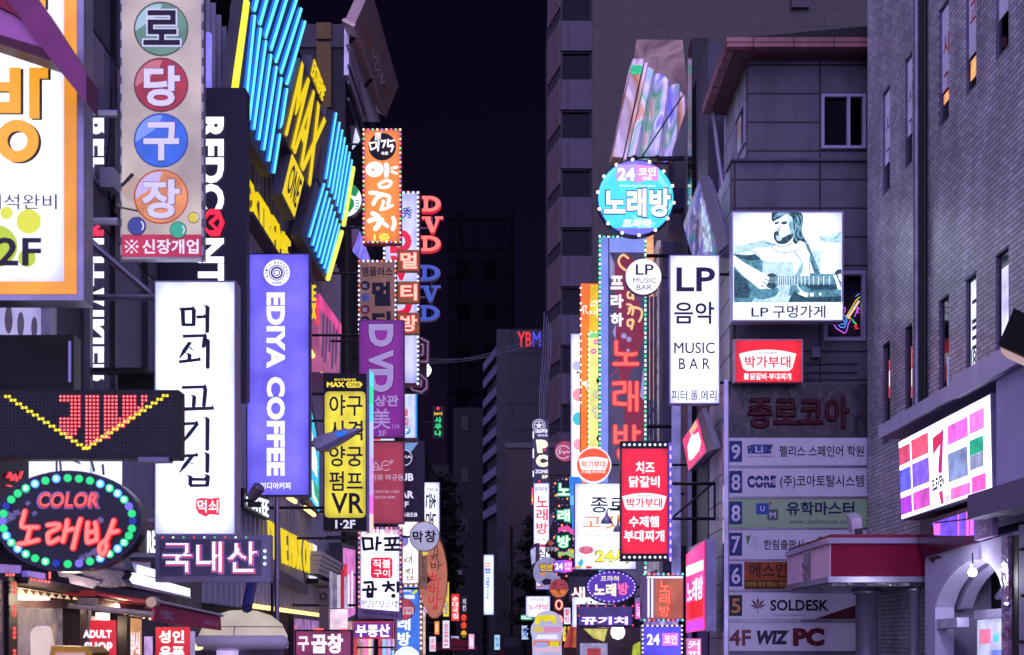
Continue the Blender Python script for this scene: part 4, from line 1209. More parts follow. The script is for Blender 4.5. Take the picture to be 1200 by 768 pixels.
T = Thing('pointed_light_sign', 'glowing white angled lightbox with grey side above the green round emblem', 'sign', P3((417, 150, 40), (425, 175, 44), (409, 190, 40)), (415, 195))
T.P('cabinet', D('#9a8f9c', 0.5, 0.2)).poly([(416, 148), (428, 180), (428, 197), (409, 192)], -0.35, 0)
T.P('face', E('#d9dcff', 1.0, 0.35, 2)).poly([(416.5, 150), (427.5, 181), (427.5, 196), (409.6, 190.5)], 0, 0.02)
T.done()
T = Thing('violet_light_sign', 'violet glowing angled lightbox with pinkish frame below the green round emblem', 'sign', P3((421, 270, 40), (433, 302, 44), (401, 322, 40)), (415, 345))
T.P('cabinet', D('#b592b4', 0.5, 0.2)).poly([(421, 268), (434, 303), (434, 352), (400.5, 324)], -0.4, 0)
T.P('face', E('#8a7cf8', 0.95, 0.45, 1.6)).poly([(421.5, 271), (433.5, 305), (433.5, 349), (402, 323)], 0, 0.02)
T.done()
T = Thing('dark_awning_box', 'black box awning between the pink shop front and the brown bulb sign', 'awning', F(42), (408, 391))
T.P('box', D('#1a1622', 0.6)).box(396, 347, 421, 391.5, -0.8, 0)
T.P('trim', D('#4a445a', 0.4, 0.3)).box(396, 389.5, 421, 391.8, -0.7, 0.02)
T.done()
T = Thing('pink_shop_front', 'pink shop front panel with grey brush strokes along the wall', 'sign', LW(4.7), (385, 436))
T.P('panel', E('#c8649c', 0.6, 0.4, 1.5)).poly([(372.5, 344), (398.5, 381), (397.5, 437), (373.5, 436)], -0.25, 0)
T.P('top_band', E('#f04aa0', 0.7, 0.4, 2)).poly([(372.5, 344), (398.5, 381), (398.3, 392), (372.7, 358)], 0, 0.04)
T.P('lettering', D('#a8a0bc', 0.5)).strokes([[(378, 368), (377, 418)], [(383, 372), (380, 424)], [(386, 376), (385, 412)], [(390, 380), (388, 432)], [(394, 388), (392, 426)]], 1.7, 0.01, 0.02)
T.done()
T = Thing('white_window_sign', 'small lit white and violet shop window below the black box awning', 'sign', F(43), (408, 440))
T.P('panel', E('#9a86e8', 0.9, 0.5, 3)).box(397, 393, 421, 421, -0.2, 0)
T.P('white_cloth', E('#eef0ff', 1.1, 0.3, 3)).poly([(404, 420), (411, 405), (417, 412), (417, 422)], 0, 0.1)
T.P('frame', DKSTEEL).frame(396, 422, 421, 446, 3, -0.1, 0.05)
T.P('frame', DKSTEEL).strokes([[(398, 440), (410, 424)]], 1.5, 0, 0.05)
T.P('pane', E('#8a86c8', 0.7, 0.4, 4)).box(399, 425, 418, 443, -0.05, 0)
T.done()
T = Thing('cyan_screen', 'narrow cyan and white lit screen along the wall beside the violet coffee sign', 'sign', LW(4.8), (368, 600))
T.P('cabinet', D('#6a6480', 0.5, 0.3)).poly([(362.5, 450), (374, 516), (374, 603), (362.5, 586)], -0.15, 0)
T.P('screen', E('#38c8f0', 0.95, 0.5, 5)).poly([(363, 474), (373.5, 524), (373.5, 600), (363, 584)], 0, 0.01)
T.P('white_print', L('#e8fbff', 1.1)).poly([(364, 500), (371, 540), (371, 560), (364, 548)], 0.01, 0.016)
T.P('white_print', L('#e0f8ff', 1.1)).poly([(364, 560), (372, 578), (372, 594), (366, 584)], 0.01, 0.016)
T.P('green_print', L('#1aa878', 1.0)).poly([(366, 562), (373, 574), (373, 590), (368, 580)], 0.016, 0.02)
T.done()

# --- yellow sports sign
T = lightbox('sports_sign', 'black and yellow sports sign with rounded yellow panel listing five games', 'sign', 26, (379, 438, 433, 622), D('#231c2a', 0.5), D('#2a2330', 0.5), 0.3, 0.5, wall=WALLX)
T.P('yellow_panel', E('#f1e03c', 0.92, 0.25, 2.2, box=True)).poly(rrect(380.5, 459, 428.5, 607, 5), 0.006, 0.01)
k = T.T(D('#3a2f48', 0.6, 0, 0.1), 'dark_lettering')
for t, y0, y1 in (('야구', 463, 487.5), ('사격', 493, 516.5), ('양궁', 523, 547), ('펌프', 552.5, 575.5)): k.text(t, (386, y0, 425, y1), 0.011, 0.014, 0.004)
k.text('VR', (388, 578, 426.5, 602), 0.011, 0.018, 0.004)
w = T.T(L('#e4ddf0', 0.9)); w.text('1·2F', (393, 609.5, 416.5, 619.5), 0.008, 0.03, 0.004)
y = T.T(L('#ffe23a', 1.0), 'yellow_lettering'); y.text('EXTREME', (392, 444, 417, 446.4), 0.008, 0.03, 0.003); y.text('MAX', (383, 448, 404, 454), 0.008, 0.05, 0.003)
y.poly([(405, 450.5), (407.5, 447.5), (422, 447.5), (425, 450.5), (422, 454.5), (407.5, 454.5)], 0.006, 0.009)
T.T(D('#2a1c20', 0.5), 'plate_lettering').text('ONE', (408, 448.5, 422, 453.5), 0.0095, 0.02, 0.002)
ed = [('#5ae0f0', 436, 452), ('#1ee8a0', 452.2, 474), ('#54d8f0', 474.2, 494), ('#b8c4ff', 494.2, 536), ('#c89cf8', 536.2, 580), ('#f06cf0', 580.2, 602), ('#ffd0c0', 602.2, 624)]
for c, y0, y1 in ed: T.P('edge_light', E(c, 1.05)).box(433.2, y0, 436.4, y1, -0.2, 0.03)
T.P('edge_cover', D('#8f8aa8', 0.4, 0.4)).box(429.8, 436, 433, 624, -0.22, 0.025)
T.done()
T = Thing('floodlight', 'leaf shaped metal floodlight on an arm crossing the yellow sports sign', 'lamp', F(24), (395, 530))
T.P('hood', D('#bab2c0', 0.3, 0.2, 0.3, 8)).poly([(365.5, 519), (368, 514), (375, 510.5), (396, 504.5), (425.5, 502), (404, 514.5), (383, 527), (371, 528.5), (368, 524)], -0.1, 0.05)
T.P('rim', D('#7d7888', 0.35, 0.3)).poly([(371, 527.5), (385, 521), (404, 511), (425.5, 502.5), (405, 516.5), (384, 529)], -0.12, 0.08)
T.P('lens_reflection', L('#1a78ff', 0.8)).poly([(392, 509), (401, 506), (408, 506), (404, 511.5), (396, 513)], 0.05, 0.056)  # blue reflection painted on the hood as a glowing patch
T.P('arm', BLACK).tube([F(24).at(370, 521), F(24.1).at(362, 522), Vector((-4.9, 24.2, F(24).at(360, 522).z))], 0.04)
T.done()

# --- purple DVD sign
T = lightbox('purple_dvd_sign', 'deep purple lightbox with lavender sideways letters', 'sign', 30, (420.5, 375, 473.5, 513), E('#7a1a88', 0.95, 0.15, 1.5, box=True), D('#6a3c7a', 0.5), 0.25, 0.8, wall=WALLX)
for t, y0, y1 in (('D', 380, 407), ('V', 410, 435), ('D', 432.5, 460)):
    T.T(D('#1c1030', 0.5), 'letter_outline').text(t, (431, y0 - 0.8, 462.2, y1 + 0.8), 0.008, 0.07, 0.003, rot=True)
    T.T(L('#a48cc8', 0.85)).text(t, (432, y0, 461.2, y1), 0.013, 0.055, 0.003, rot=True)
w = T.T(L('#a48cc8', 0.85)); w.text('영상관', (425, 463.5, 467, 476.5), 0.008, 0.03, 0.003); w.text('美', (437, 479, 457.5, 503), 0.008, 0.012, 0.003); w.text('3F', (443, 504.5, 453, 511.5), 0.008, 0.01, 0.003); w.text('114', (460, 497, 468, 503), 0.008, 0.004, 0.003)
T.done()
T = Thing('small_strip_sign', 'thin white and red strip sign under the purple lightbox', 'sign', F(30.2), (460, 516))
T.P('cabinet', D('#5a4650', 0.5)).box(434, 513.3, 490, 517, -0.2, 0)
T.P('white_panel', L('#dfe4ff', 1.0)).box(436, 513.8, 462, 516.4, 0, 0.01); T.P('red_panel', L('#f05a5a', 1.0)).box(436.5, 514.2, 446, 516.2, 0.01, 0.014)
T.done()

# --- brown multi-room sign edged with bulbs
T = lightbox('multi_room_sign', 'brown sign edged with white bulbs, dark characters and round picture icons', 'sign', 33, (420, 305.5, 464.5, 415), E('#8a5c52', 0.6, 0.3, 2), D('#5a4a58', 0.5), 0.25, 0.8, wall=WALLX)
k = T.T(D('#221a36', 0.6), 'dark_lettering'); k.text('엠플러스', (424, 313, 460, 324), 0.008, 0.02, 0.004); k.text('멀', (436, 330, 458, 359), 0.008, 0.05, 0.004); k.text('티', (436, 365, 458, 394), 0.008, 0.05, 0.004)
for y, c, ic in ((335, '#1c1630', '#9a92a8'), (349, '#7c86b8', '#5a6aa8'), (363, '#8a2a4a', '#b0a0b0'), (376, '#1c1630', '#8a8498')):
    b = T.P('icon_disc', D(c, 0.5)); b.poly(ell(428, y, 5.6, None, 18), 0.006, 0.01)
    T.P('icon_print', D(ic, 0.5), under=b).poly(rrect(424.8, y - 2, 430.2, y + 3, 1), 0.0102, 0.013)
wb = L('#e9e6ff', 1.6)
for i, (x, y) in enumerate(edge_pts(420.8, 306.5, 463.6, 398, 5.6, 'tlr')): T.bulb(x, y, 1.25, wb if i % 5 else L('#ff7a4a', 1.4), 0.03)
T.done()

# --- orange lamb skewer sign
T = lightbox('lamb_skewer_sign', 'bright orange sign with white brush characters and black disc, edged with coloured bulbs', 'sign', 34, (425, 151, 470.5, 285.5), E('#ff8a2c', 1.0, 0.12, 1.5, box=True), D('#c84a2a', 0.5), 0.25, 2.2, wall=WALLX)
T.P('black_disc', D('#16101e', 0.5)).poly(ell(448, 172.3, 16.2), 0.006, 0.01)
w = T.T(L('#fff6ee', 1.1))
w.text('原', (439, 156, 447, 165), 0.012, 0.02, 0.004)
w.strokes([[(433, 168), (435, 176)], [(434, 168), (441, 167), (441, 173), (435, 176)], [(444, 166), (443, 177)], [(447, 166), (452, 165), (449, 173)], [(455, 164), (454.5, 172), (460, 170)], [(455.5, 166), (462, 165)], [(456, 172), (461, 172), (458.5, 178)]], 1.9, 0.012, 0.004)
w.text('味覺', (447, 178, 455, 182), 0.012, 0.02, 0.003)
w.poly(ell(439, 198.8, 10.6, 9.1, 20, rot=-8), 0.008, 0.012)
T.P('orange_print', L('#ff8a2c', 1.0)).poly(ell(437.4, 199.4, 1.7), 0.013, 0.016)
w.strokes([([(452.8, 193.5), (453.6, 199), (452.5, 206)], 5.4), ([(459, 197.5), (465.5, 196.3)], 2.8), ([(459.3, 201.6), (465, 203.6)], 3.2),
           (spline([(453, 211.5), (444.5, 216), (446, 219.8), (455, 219), (458.5, 214), (453.5, 212)], 3), 3.4),
           (spline([(434, 226.3), (441, 226.8), (446.5, 229), (441, 233), (437.5, 239.5)], 3), 4.6), (spline([(447, 228), (455.5, 230.5), (456, 235), (454.5, 240)], 3), 4.4), ([(449.5, 236), (447, 245.5)], 3.4), (spline([(446, 246.3), (453, 244.5), (460, 241)], 3), 3.0),
           (spline([(436.5, 250.5), (441, 252.5), (444, 255)], 3), 5), (spline([(432.5, 259.5), (440, 257), (448, 258.5)], 3), 5), (spline([(446, 259), (443, 265), (440, 268.5)], 3), 5.6), ([(450, 262.5), (454, 265.5)], 4.2), (spline([(460.8, 256), (462.5, 262), (460.2, 269)], 3), 4.6)], 3, 0.008, 0.004)
T.T(L('#fff04a', 1.1), 'yellow_lettering').text('1층', (438, 273.5, 457, 283.5), 0.008, 0.02, 0.004)
bc = [L('#ffe9d0', 1.8), L('#ff6ab8', 1.4), L('#5affb0', 1.3), L('#ffe9d0', 1.8), L('#8a7cff', 1.5)]
for i, (x, y) in enumerate(edge_pts(426.2, 152.4, 469.2, 284.2, 5.4)): T.bulb(x, y, 1.15, bc[i % 5], 0.03)
T.done()

# --- white D V D board edged in blue bulbs with three plaques in front
T = lightbox('white_dvd_board', 'white board with giant red letters framed by blue white bulbs', 'sign', 40, (449, 224, 492, 452), E('#c9ccf4', 1.01, 0.2, 2, box=True), D('#8a1c3a', 0.5), 0.25, 3.0, wall=WALLX)
T.T(D('#2a4ac0', 0.5), 'blue_lettering').text('秀', (471, 243, 483, 256), 0.008, 0.014, 0.004)
r_ = T.T(L('#e0143a', 0.95), 'red_lettering'); r_.text('D', (457, 269, 482.5, 297), 0.008, 0.06, 0.004); r_.text('V', (457, 300, 483, 329), 0.008, 0.06, 0.004); r_.text('D', (457, 342, 483, 372), 0.008, 0.06, 0.004)
bb = L('#bcd8ff', 2.0)
for i, (x, y) in enumerate(edge_pts(450.5, 226.5, 489.8, 450, 5.4, 'trl')): T.bulb(x, y, 1.5, bb, 0.04)
T.done()
for ch, y, lab in (('멀', 293, 'orange neon plaque with one pink character, uppermost of three over the white board'), ('티', 330, 'orange neon plaque with one pink character, middle of three over the white board'), ('방', 366.5, 'orange neon plaque with one pink character, lowest of three over the white board')):
    T = Thing('neon_plaque', lab, 'sign', F(39), (479, y + 25), group='orange neon plaques')
    T.P('cabinet', D('#8a5420', 0.5)).box(465.5, y, 491.8, y + 25.5, -0.15, 0)
    T.P('face', E('#96591e', 0.6, 0.2, 3)).box(466.3, y + 0.8, 491, y + 24.7, 0, 0.006)
    T.T(L('#d81a34', 0.9), 'red_lettering').text(ch, (468.2, y + 2, 490, y + 23.5), 0.008, 0.075, 0.004)
    T.T(L('#ffc4a8', 1.1)).text(ch, (469.4, y + 3.2, 488.8, y + 22.3), 0.013, 0.03, 0.004)
    T.done()

# --- free standing D V D letters
def slabD(b, x0, y0, x1, y1, z0, z1):
    h = y1 - y0
    st = 4.6
    b.box(x0 + 2.2, y0, x0 + 2.2 + st, y1, z0, z1)
    o_ = ell(x0 + 9, (y0 + y1) / 2, x1 - x0 - 9, h / 2, 16, -90, 90); i_ = ell(x0 + 8.5, (y0 + y1) / 2, x1 - x0 - 14, h / 2 - 3.2, 16, -90, 90)
    for k in range(16): b.poly([o_[k], o_[k + 1], i_[k + 1], i_[k]], z0, z1)
    for q in ((y0, y0 + 3.2), (y1 - 3.2, y1)): b.box(x0, q[0], x0 + 2.18, q[1], z0, z1); b.box(x0 + 2.22 + st, q[0], x0 + 9.2, q[1], z0, z1)
def slabV(b, x0, y0, x1, y1, z0, z1):
    m = (x0 + x1) / 2
    b.poly([(x0 + 2, y0), (x0 + 8.4, y0), (m + 1.6, y1 - 5.5), (x1 - 6.6, y0), (x1 - 3.2, y0), (m + 2, y1), (m - 2, y1)], z0, z1)
    b.box(x0, y0 - 0.01, x0 + 1.98, y0 + 2.6, z0, z1); b.box(x0 + 8.5, y0, x0 + 10, y0 + 2.6, z0, z1); b.box(x1 - 9, y0, x1 - 6.7, y0 + 2.6, z0, z1); b.box(x1 - 3.1, y0, x1, y0 + 2.6, z0, z1)
for nm, lab, rows_, face, side in (('standing_letters', 'three red lit slab letters stacked one above another on thin rods', ((slabD, 494, 229.5, 517, 248.5), (slabV, 494, 253.5, 519.5, 273), (slabD, 493, 276, 517, 295)), L('#ff7a6a', 1.0), L('#d8283a', 0.8)),
                            ('standing_letters', 'three blue unlit slab letters with pale edges stacked below the red ones', ((slabD, 492.5, 310.5, 516, 329), (slabV, 492.5, 334.5, 516.5, 354), (slabD, 492, 357.5, 515.5, 376)), L('#3450b8', 0.85), D('#9a98b8', 0.4, 0.3))):
    T = Thing(nm, lab, 'sign letters', F(41), (505, rows_[2][4]), group='stacked slab letters')
    for fn_, x0, y0, x1, y1 in rows_:
        p = T.P('letter', side); fn_(p, x0 + 0.2, y0 + 0.2, x1, y1 + 0.5, -0.2, 0); 
        fn_(T.P('letter_face', face, under=p), x0 + 0.8, y0 + 0.8, x1 - 0.8, y1 - 0.5, 0, 0.03)
    rd = T.P('rod', D('#8a86a0', 0.4, 0.7)); y0, y1 = rows_[0][2] + 5, rows_[2][4] - 3
    rd.bar(F(41.25).at(506, y0), F(41.25).at(506, y1), 0.03)
    T.P('rod', D('#8a86a0', 0.4, 0.7)).bar(F(41.25).at(484, rows_[1][2] + 14), F(41.25).at(506, rows_[1][2] + 14), 0.03)
    T.done()

# --- mauve outlined tube letters and lamp
T = Thing('outline_letters', 'mauve outlined tube letters hanging sideways beside the purple lightbox', 'sign letters', F(42), (488, 461))
O1 = [[(479, 397), (494, 397), (501.5, 401), (501, 424), (476, 424.5), (479, 418), (479, 397)], [(484, 403), (496, 404), (495.5, 416), (484, 417)], [(476, 424.5), (500, 446), (500, 455), (494, 460), (483, 457), (480, 450), (480, 440)], [(478, 428), (494, 447), (493, 453), (486, 452), (485, 445)]]
T.P('tube', D('#6a4260', 0.4, 0.2)).strokes(O1, 4.2, -0.1, 0.08)
T.P('tube_light', L('#b088b0', 0.7)).strokes(O1, 0.9, 0.01, 0.02)
T.P('cover', D('#33222e', 0.5)).box(472, 396, 500, 461, -0.16, -0.11)
for x, y in ((488, 408), (489, 448), (478, 416.5)): T.bulb(x, y, 3 if x > 480 else 2, L('#dcd8ff', 1.8), 0.05)
T.done()
T = Thing('globe_lamp', 'white globe lamp glowing beside the mauve tube letters', 'lamp', F(43), (499, 442))
g_ = T.P('globe', E('#f4f2ff', 2.0), smooth=True); c = F(43).at(497, 434); g_.lathe(c, (0, 0, 1), [(0.02, -0.24), (0.14, -0.2), (0.22, -0.1), (0.25, 0), (0.22, 0.1), (0.14, 0.2), (0.02, 0.24)], 16)
T.P('arm', DKSTEEL).bar(c + Vector((0, 0.1, 0)), (-4.9, 43.2, c.z), 0.03)
T.done()
T = lightbox('blue_edged_sign', 'white sign with blue edge and round blue floor number', 'sign', 43, (466, 455, 489, 515), E('#ccd4ff', 1.06, 0.2, 3, box=True), D('#2a7ad8', 0.5), 0.2, 1.4, wall=WALLX)
T.P('blue_edge', L('#2aa0f0', 0.95)).box(486.8, 456, 488.6, 514, 0.006, 0.012)
T.P('blue_disc', L('#1a8ae0', 0.95)).poly(ell(476.5, 505, 4.6), 0.006, 0.01)
T.T(L('#ffffff', 1)).text('F', (475, 502, 479, 508), 0.012, 0.03, 0.003)
T.T(L('#e03848', 0.9), 'red_lettering').vtext('술집', (473.5, 478, 478.5, 499), z=0.008, bold=0.03, th=0.003)
T.done()

# --- dark red pub sign and black pub sign
T = lightbox('red_bar_sign', 'dull red sign with thin white triangle and circle emblem', 'sign', 33, (432, 516.5, 473.5, 614), E('#a83c54', 0.85, 0.15, 1.2, box=True), D('#6a3a48', 0.5), 0.22, 0.7, wall=WALLX)
w = T.T(L('#d0b8d8', 0.85))
w.strokes([[(435, 551), (440.5, 541.5), (446.5, 551), (435, 551)], [(438, 551), (438, 547.5), (443, 547.5), (443, 551)], ell(452.5, 546, 5.6, None, 18) [2:] , [(448.5, 546), (456, 545)], [(457.5, 542), (459, 539)], [(459, 543), (461, 539.5)]], 0.75, 0.008, 0.003)
w.text('항아리와 여규동', (420, 556, 473, 563.5), 0.008, 0.004, 0.003); w.text('T.02)730-1060', (436.5, 575, 468, 578.5), 0.008, 0.002, 0.003); w.text('T.02)730-3848', (436, 581.5, 463, 585), 0.008, 0.002, 0.003)
T.done()
T = lightbox('black_pub_sign', 'black pub and bar sign with round badge beside a hanging chain of beads', 'sign', 36, (462, 517, 497, 611), D('#3b3650', 0.4, 0.1), D('#4a4460', 0.5), 0.25, 0.7, wall=WALLX)
w = T.T(L('#dcd8f0', 1.0)); w.text('PUB', (463.5, 555, 484.5, 564), 0.008, 0.04, 0.004); w.text('BAR', (463, 575.5, 485, 584), 0.008, 0.04, 0.004); w.text('1F', (469, 588, 479, 594.5), 0.008, 0.03, 0.004); w.text('732-5858', (456, 601, 489, 606), 0.008, 0.02, 0.004)
w.text('JUKA', (466, 534, 482, 538), 0.008, 0.04, 0.004); w.ring(473.5, 536.5, 9.6, 8.8, 0.006, 0.012)
T.P('shine_panel', E('#7aa8e0', 0.6, 0.5, 4)).poly([(474, 519), (490, 519), (482, 530), (474, 528)], 0.006, 0.008)  # shine on the dark face painted as a glowing patch
T.done()
T = Thing('bead_chain', 'pale chain of rings hanging down beside the black pub sign', 'decoration', F(36.2), (496, 640))
ch = T.P('chain', D('#c9b8a8', 0.5, 0.3))
pa = spline([(488, 519), (491, 530), (492.5, 560), (493.5, 600), (494, 640)], 14)
for i, (x, y) in enumerate(pa):
    ch.ring(x + (1.6 if i % 2 else -1.6), y, 2.0, 1.1, -0.02, 0.04, n=8); ch.ring(x + (-1.2 if i % 2 else 1.2), y + 1, 1.6, 0.8, -0.06, 0, n=8)
T.P('hanger', DKSTEEL).bar(F(36.2).at(486, 517), (-4.95, 36.3, F(36.2).at(486, 517).z), 0.03)
T.done()

# --- white hometown sign with sideways characters
T = lightbox('white_sideways_sign', 'narrow white lightbox with dark blue sideways characters behind the silver globe', 'sign', 48, (480, 565, 515.5, 650), E('#e8ecff', 1.41, 0.15, 2, box=True), D('#8a86b0', 0.5), 0.2, 0.8, wall=WALLX)
k = T.T(D('#2c2a5c', 0.5), 'dark_lettering')
for ch_, y in (('촌', 578), ('놈', 600), ('들', 622)): k.text(ch_, (499, y, 511, y + 19), 0.008, 0.02, 0.004, rot=True)
k.text('730-6', (500, 572, 513, 576), 0.008, 0.004, 0.004)
T.done()

# --- white tripe restaurant sign with bulbs
T = lightbox('tripe_restaurant_sign', 'white lightbox with dark brush characters, red seal and phone number, edged with pink bulbs', 'sign', 29, (419.5, 617.5, 471, 725.5), E('#edf0ff', 1.44, 0.1, 2, box=True), D('#a07a9c', 0.5), 0.25, 3.2, wall=WALLX)
T.T(L('#d82a4a', 0.9), 'red_lettering').text('24시 영업', (427, 620.5, 467, 626.5), 0.008, 0.012, 0.003)
k = T.P('brush_lettering', D('#2e2848', 0.6))
def zs_(p): return [(400 + x * 0.11715, 600 + y * 0.11715) for x, y in p]
def zt_(p): return [(400 + x * 0.11667, 680 + y * 0.11667) for x, y in p]
k.strokes([(zs_(p), 3.3) for p in ([(215, 262), (228, 375)], [(222, 265), (305, 268), (310, 368)], [(228, 376), (318, 366)], [(362, 255), (352, 380)], [(355, 315), (395, 312)], [(435, 268), (585, 262)], [(480, 275), (486, 325)], [(540, 275), (530, 325)], [(440, 335), (580, 330)], [(510, 335), (510, 375)], [(440, 380), (585, 378)])] +
          [(zt_(p), 3.3) for p in ([(235, 25), (310, 20), (318, 70)], [(275, 60), (275, 92)], [(220, 98), (350, 92)], [(265, 118), (265, 165)], [(312, 115), (310, 165)], [(265, 140), (312, 140)], [(268, 168), (312, 165)], [(470, 18), (475, 40)], [(420, 55), (530, 48)], [(478, 60), (445, 110)], [(480, 70), (525, 105)], [(568, 25), (570, 115)], [(570, 65), (605, 62)])], 3.2, 0.008, 0.004)
k.poly(ell(461, 698.5, 2.6), 0.008, 0.015)
T.P('red_seal', L('#f01840', 0.95)).poly(rrect(434.5, 653.5, 460, 678, 4), 0.008, 0.012)
w = T.T(L('#ffffff', 1)); w.text('직불', (437, 655.5, 458, 666), 0.013, 0.02, 0.003); w.text('구이', (438, 667.5, 457, 676.5), 0.013, 0.02, 0.003)
T.T(D('#4a4464', 0.5), 'phone_number').text('본점732-1197', (424, 703.5, 470, 709.5), 0.008, 0.004, 0.003)
pb = [L('#ffb0a0', 1.5), L('#ff8ab0', 1.2), L('#8a84c8', 0.9)]
for i, (x, y) in enumerate(edge_pts(421, 619.2, 469.6, 711, 5.6)): T.bulb(x, y, 1.3, pb[i % 3], 0.03)
T.done()
T = Thing('phone_banner', 'lavender phone number banner under the white tripe restaurant sign', 'banner', F(28.8), (445, 727))
T.P('panel', D('#9a84b8', 0.5, 0, 0.15)).poly([(419, 712.5), (470, 717), (470, 727), (419, 722)], -0.06, 0)
T.T(D('#4c3e68', 0.6)).text('가맹문의 1811-6000', [(424, 715), (466, 719), (466, 723.5), (424, 719.5)], 0.004, 0.004, 0.003)
T.done()

T = Thing('silver_globe_sign', 'pale silvery globe sign with two dark characters above the brown oval', 'sign', F(34), (497, 647))
c = F(34).at(497.5, 629)
rr = 17 / FPX * 34
T.P('globe', E('#b4b2da', 0.75, 0.15, 3), smooth=True).lathe(c, (0, 1, 0), [(rr * math.sin(R(a)), -rr * 0.55 * math.cos(R(a))) for a in range(2, 179, 11)], 28)
T.P('rim', D('#8a6a5a', 0.4, 0.5)).ring(497.5, 629, 17.8, 16.6, -0.06, 0.02)
k = T.P('dark_lettering', D('#231c34', 0.6), pl=F(34 - rr * 0.56)); k.text('막', (483.5, 622.5, 496, 636), 0.006, 0.03, 0.006); k.text('창', (497.5, 621.5, 511, 636), 0.006, 0.03, 0.006)
T.P('bracket', DKSTEEL).bar(c + Vector((-0.3, 0.1, 0)), (-4.95, 34.1, c.z), 0.03)
T.done()
T = lightbox('cream_house_sign', 'cream lightbox with brown handwritten characters partly behind the silver globe', 'sign', 37, (466, 610, 491, 684.5), E('#fff2ea', 1.41, 0.1, 2, box=True), D('#a88a78', 0.5), 0.2, 0.8, wall=WALLX)
T.P('brown_lettering', D('#6a3c3a', 0.6)).strokes([spline(zs_(p), 3) for p in ([(630, 470), (650, 500), (680, 495), (690, 460), (650, 470), (632, 500)], [(700, 430), (705, 520)], [(640, 590), (690, 570), (650, 610)], [(660, 590), (690, 620)], [(715, 560), (712, 625)], [(660, 640), (660, 680), (710, 675), (710, 640)], [(660, 655), (708, 652)])], 1.0, 0.008, 0.004)
T.P('purple_disc', L('#8a84e0', 0.8)).poly(ell(472, 634, 7), 0.006, 0.01)
T.done()
T = Thing('pebble_strip_sign', 'narrow tan strip with tiny print between the cream sign and the brown oval', 'sign', F(38), (495, 690))
T.P('cabinet', D('#b08c74', 0.6, 0, 0.25, 6)).box(490.5, 645, 500, 690, -0.2, 0)
k = T.T(D('#4a3838', 0.6)); k.vtext('청춘시대', (493.5, 650, 498, 682), z=0.008)
T.P('yellow_ribbon', L('#e8cc3a', 0.8)).poly([(494, 610), (500, 608), (501, 613), (495, 615)], 0, 0.03); T.P('yellow_ribbon', L('#e8cc3a', 0.8)).poly([(495, 646), (502, 643), (501, 650), (496, 652)], 0.01, 0.03)
T.done()
T = Thing('brown_oval_sign', 'tall brown oval karaoke board with green and red handwriting', 'sign', F(39), (510, 725))
T.P('board', E('#bc7058', 0.8, 0.2, 3)).poly(ell(507, 674, 17, 51, 36, rot=-3), -0.14, 0)
T.P('rim', D('#6a3e34', 0.5)).ring(507, 674, 17.6, 16.9, -0.16, 0.02, 51.6, 50.8, 36)
T.P('dark_lettering', D('#2c3a34', 0.6)).strokes([[(505, 644), (510, 640), (509, 648)], [(512, 640), (513, 648)], [(508, 650), (514, 650)], [(505, 652), (510, 652), (506, 656)], [(512, 650), (512, 657)], [(505, 659), (506, 666), (510, 665), (510, 660)], [(506, 662), (510, 662)], [(514, 658), (513, 668)], [(514, 663), (518, 662)]], 1.1, 0.004, 0.004)
T.P('red_lettering', L('#c81c34', 0.85)).strokes([[(500, 670), (502, 676), (512, 675)], [(507, 671), (506, 681)], [(501, 682), (517, 678)], [(502, 688), (506, 687), (503, 693), (508, 693)], [(509, 684), (508, 696)], [(509, 690), (513, 689)], [(514, 682), (513, 697)], [(503, 700), (503, 706), (508, 705)], [(508, 699), (508, 705)], [(512, 698), (512, 708)], [(512, 703), (518, 702)], [(508, 711), (511, 709), (512, 713), (508, 714), (508, 711)]], 1.5, 0.004, 0.005)
T.P('spot', D('#4a2e22', 0.5)).poly([(495, 680), (502, 676), (506, 679), (502, 683), (497, 686)], 0.0, 0.2)
T.P('bracket', DKSTEEL).bar(F(39.1).at(494, 690), (-4.95, 39.1, F(39.1).at(494, 690).z), 0.03)
T.done()
T = lightbox('blue_frame_sign', 'sky blue karaoke sign in a frame of pale bulbs below the cream sign', 'sign', 40, (462, 684.5, 495, 772), E('#3f78e8', 0.9, 0.35, 2), D('#c8a8a8', 0.5), 0.25, 3.2, wall=WALLX)
T.T(L('#e8f2ff', 1.1)).vtext('노래방', (466, 705, 481, 757), z=0.008, bold=0.04, th=0.004)
T.P('white_panel', L('#e6f0ff', 1.0)).box(474, 697.5, 486, 702, 0.006, 0.01)
T.P('green_print', L('#c8e83a', 0.9)).poly([(482, 695), (489, 690), (489, 694), (484, 697)], 0.006, 0.012)
T.T(L('#ffffff', 1.0)).text('JUKO', (470, 690.5, 482, 695), 0.008, 0.02, 0.003)
for x, y in edge_pts(463.5, 686.5, 493.5, 760, 6, 'tr'): T.bulb(x, y, 1.5, L('#ffe0cc', 1.3), 0.03)
T.done()
T = Thing('red_disc_sign', 'round red and white disc half behind the white tripe restaurant sign', 'sign', F(34), (475, 728))
T.P('cabinet', D('#7a4a58', 0.5)).poly(ell(473, 714, 13), -0.12, 0)
T.P('face', E('#b8425a', 0.8, 0.3, 4)).poly(ell(473, 714, 12.3), 0, 0.01)
T.P('white_band', L('#d8d0e0', 0.8)).box(468, 712, 484.5, 720, 0.01, 0.014); T.T(L('#c82a3a', 0.9)).text('대박', (470, 712.5, 484, 719.5), 0.016, 0.03, 0.003)
T.done()

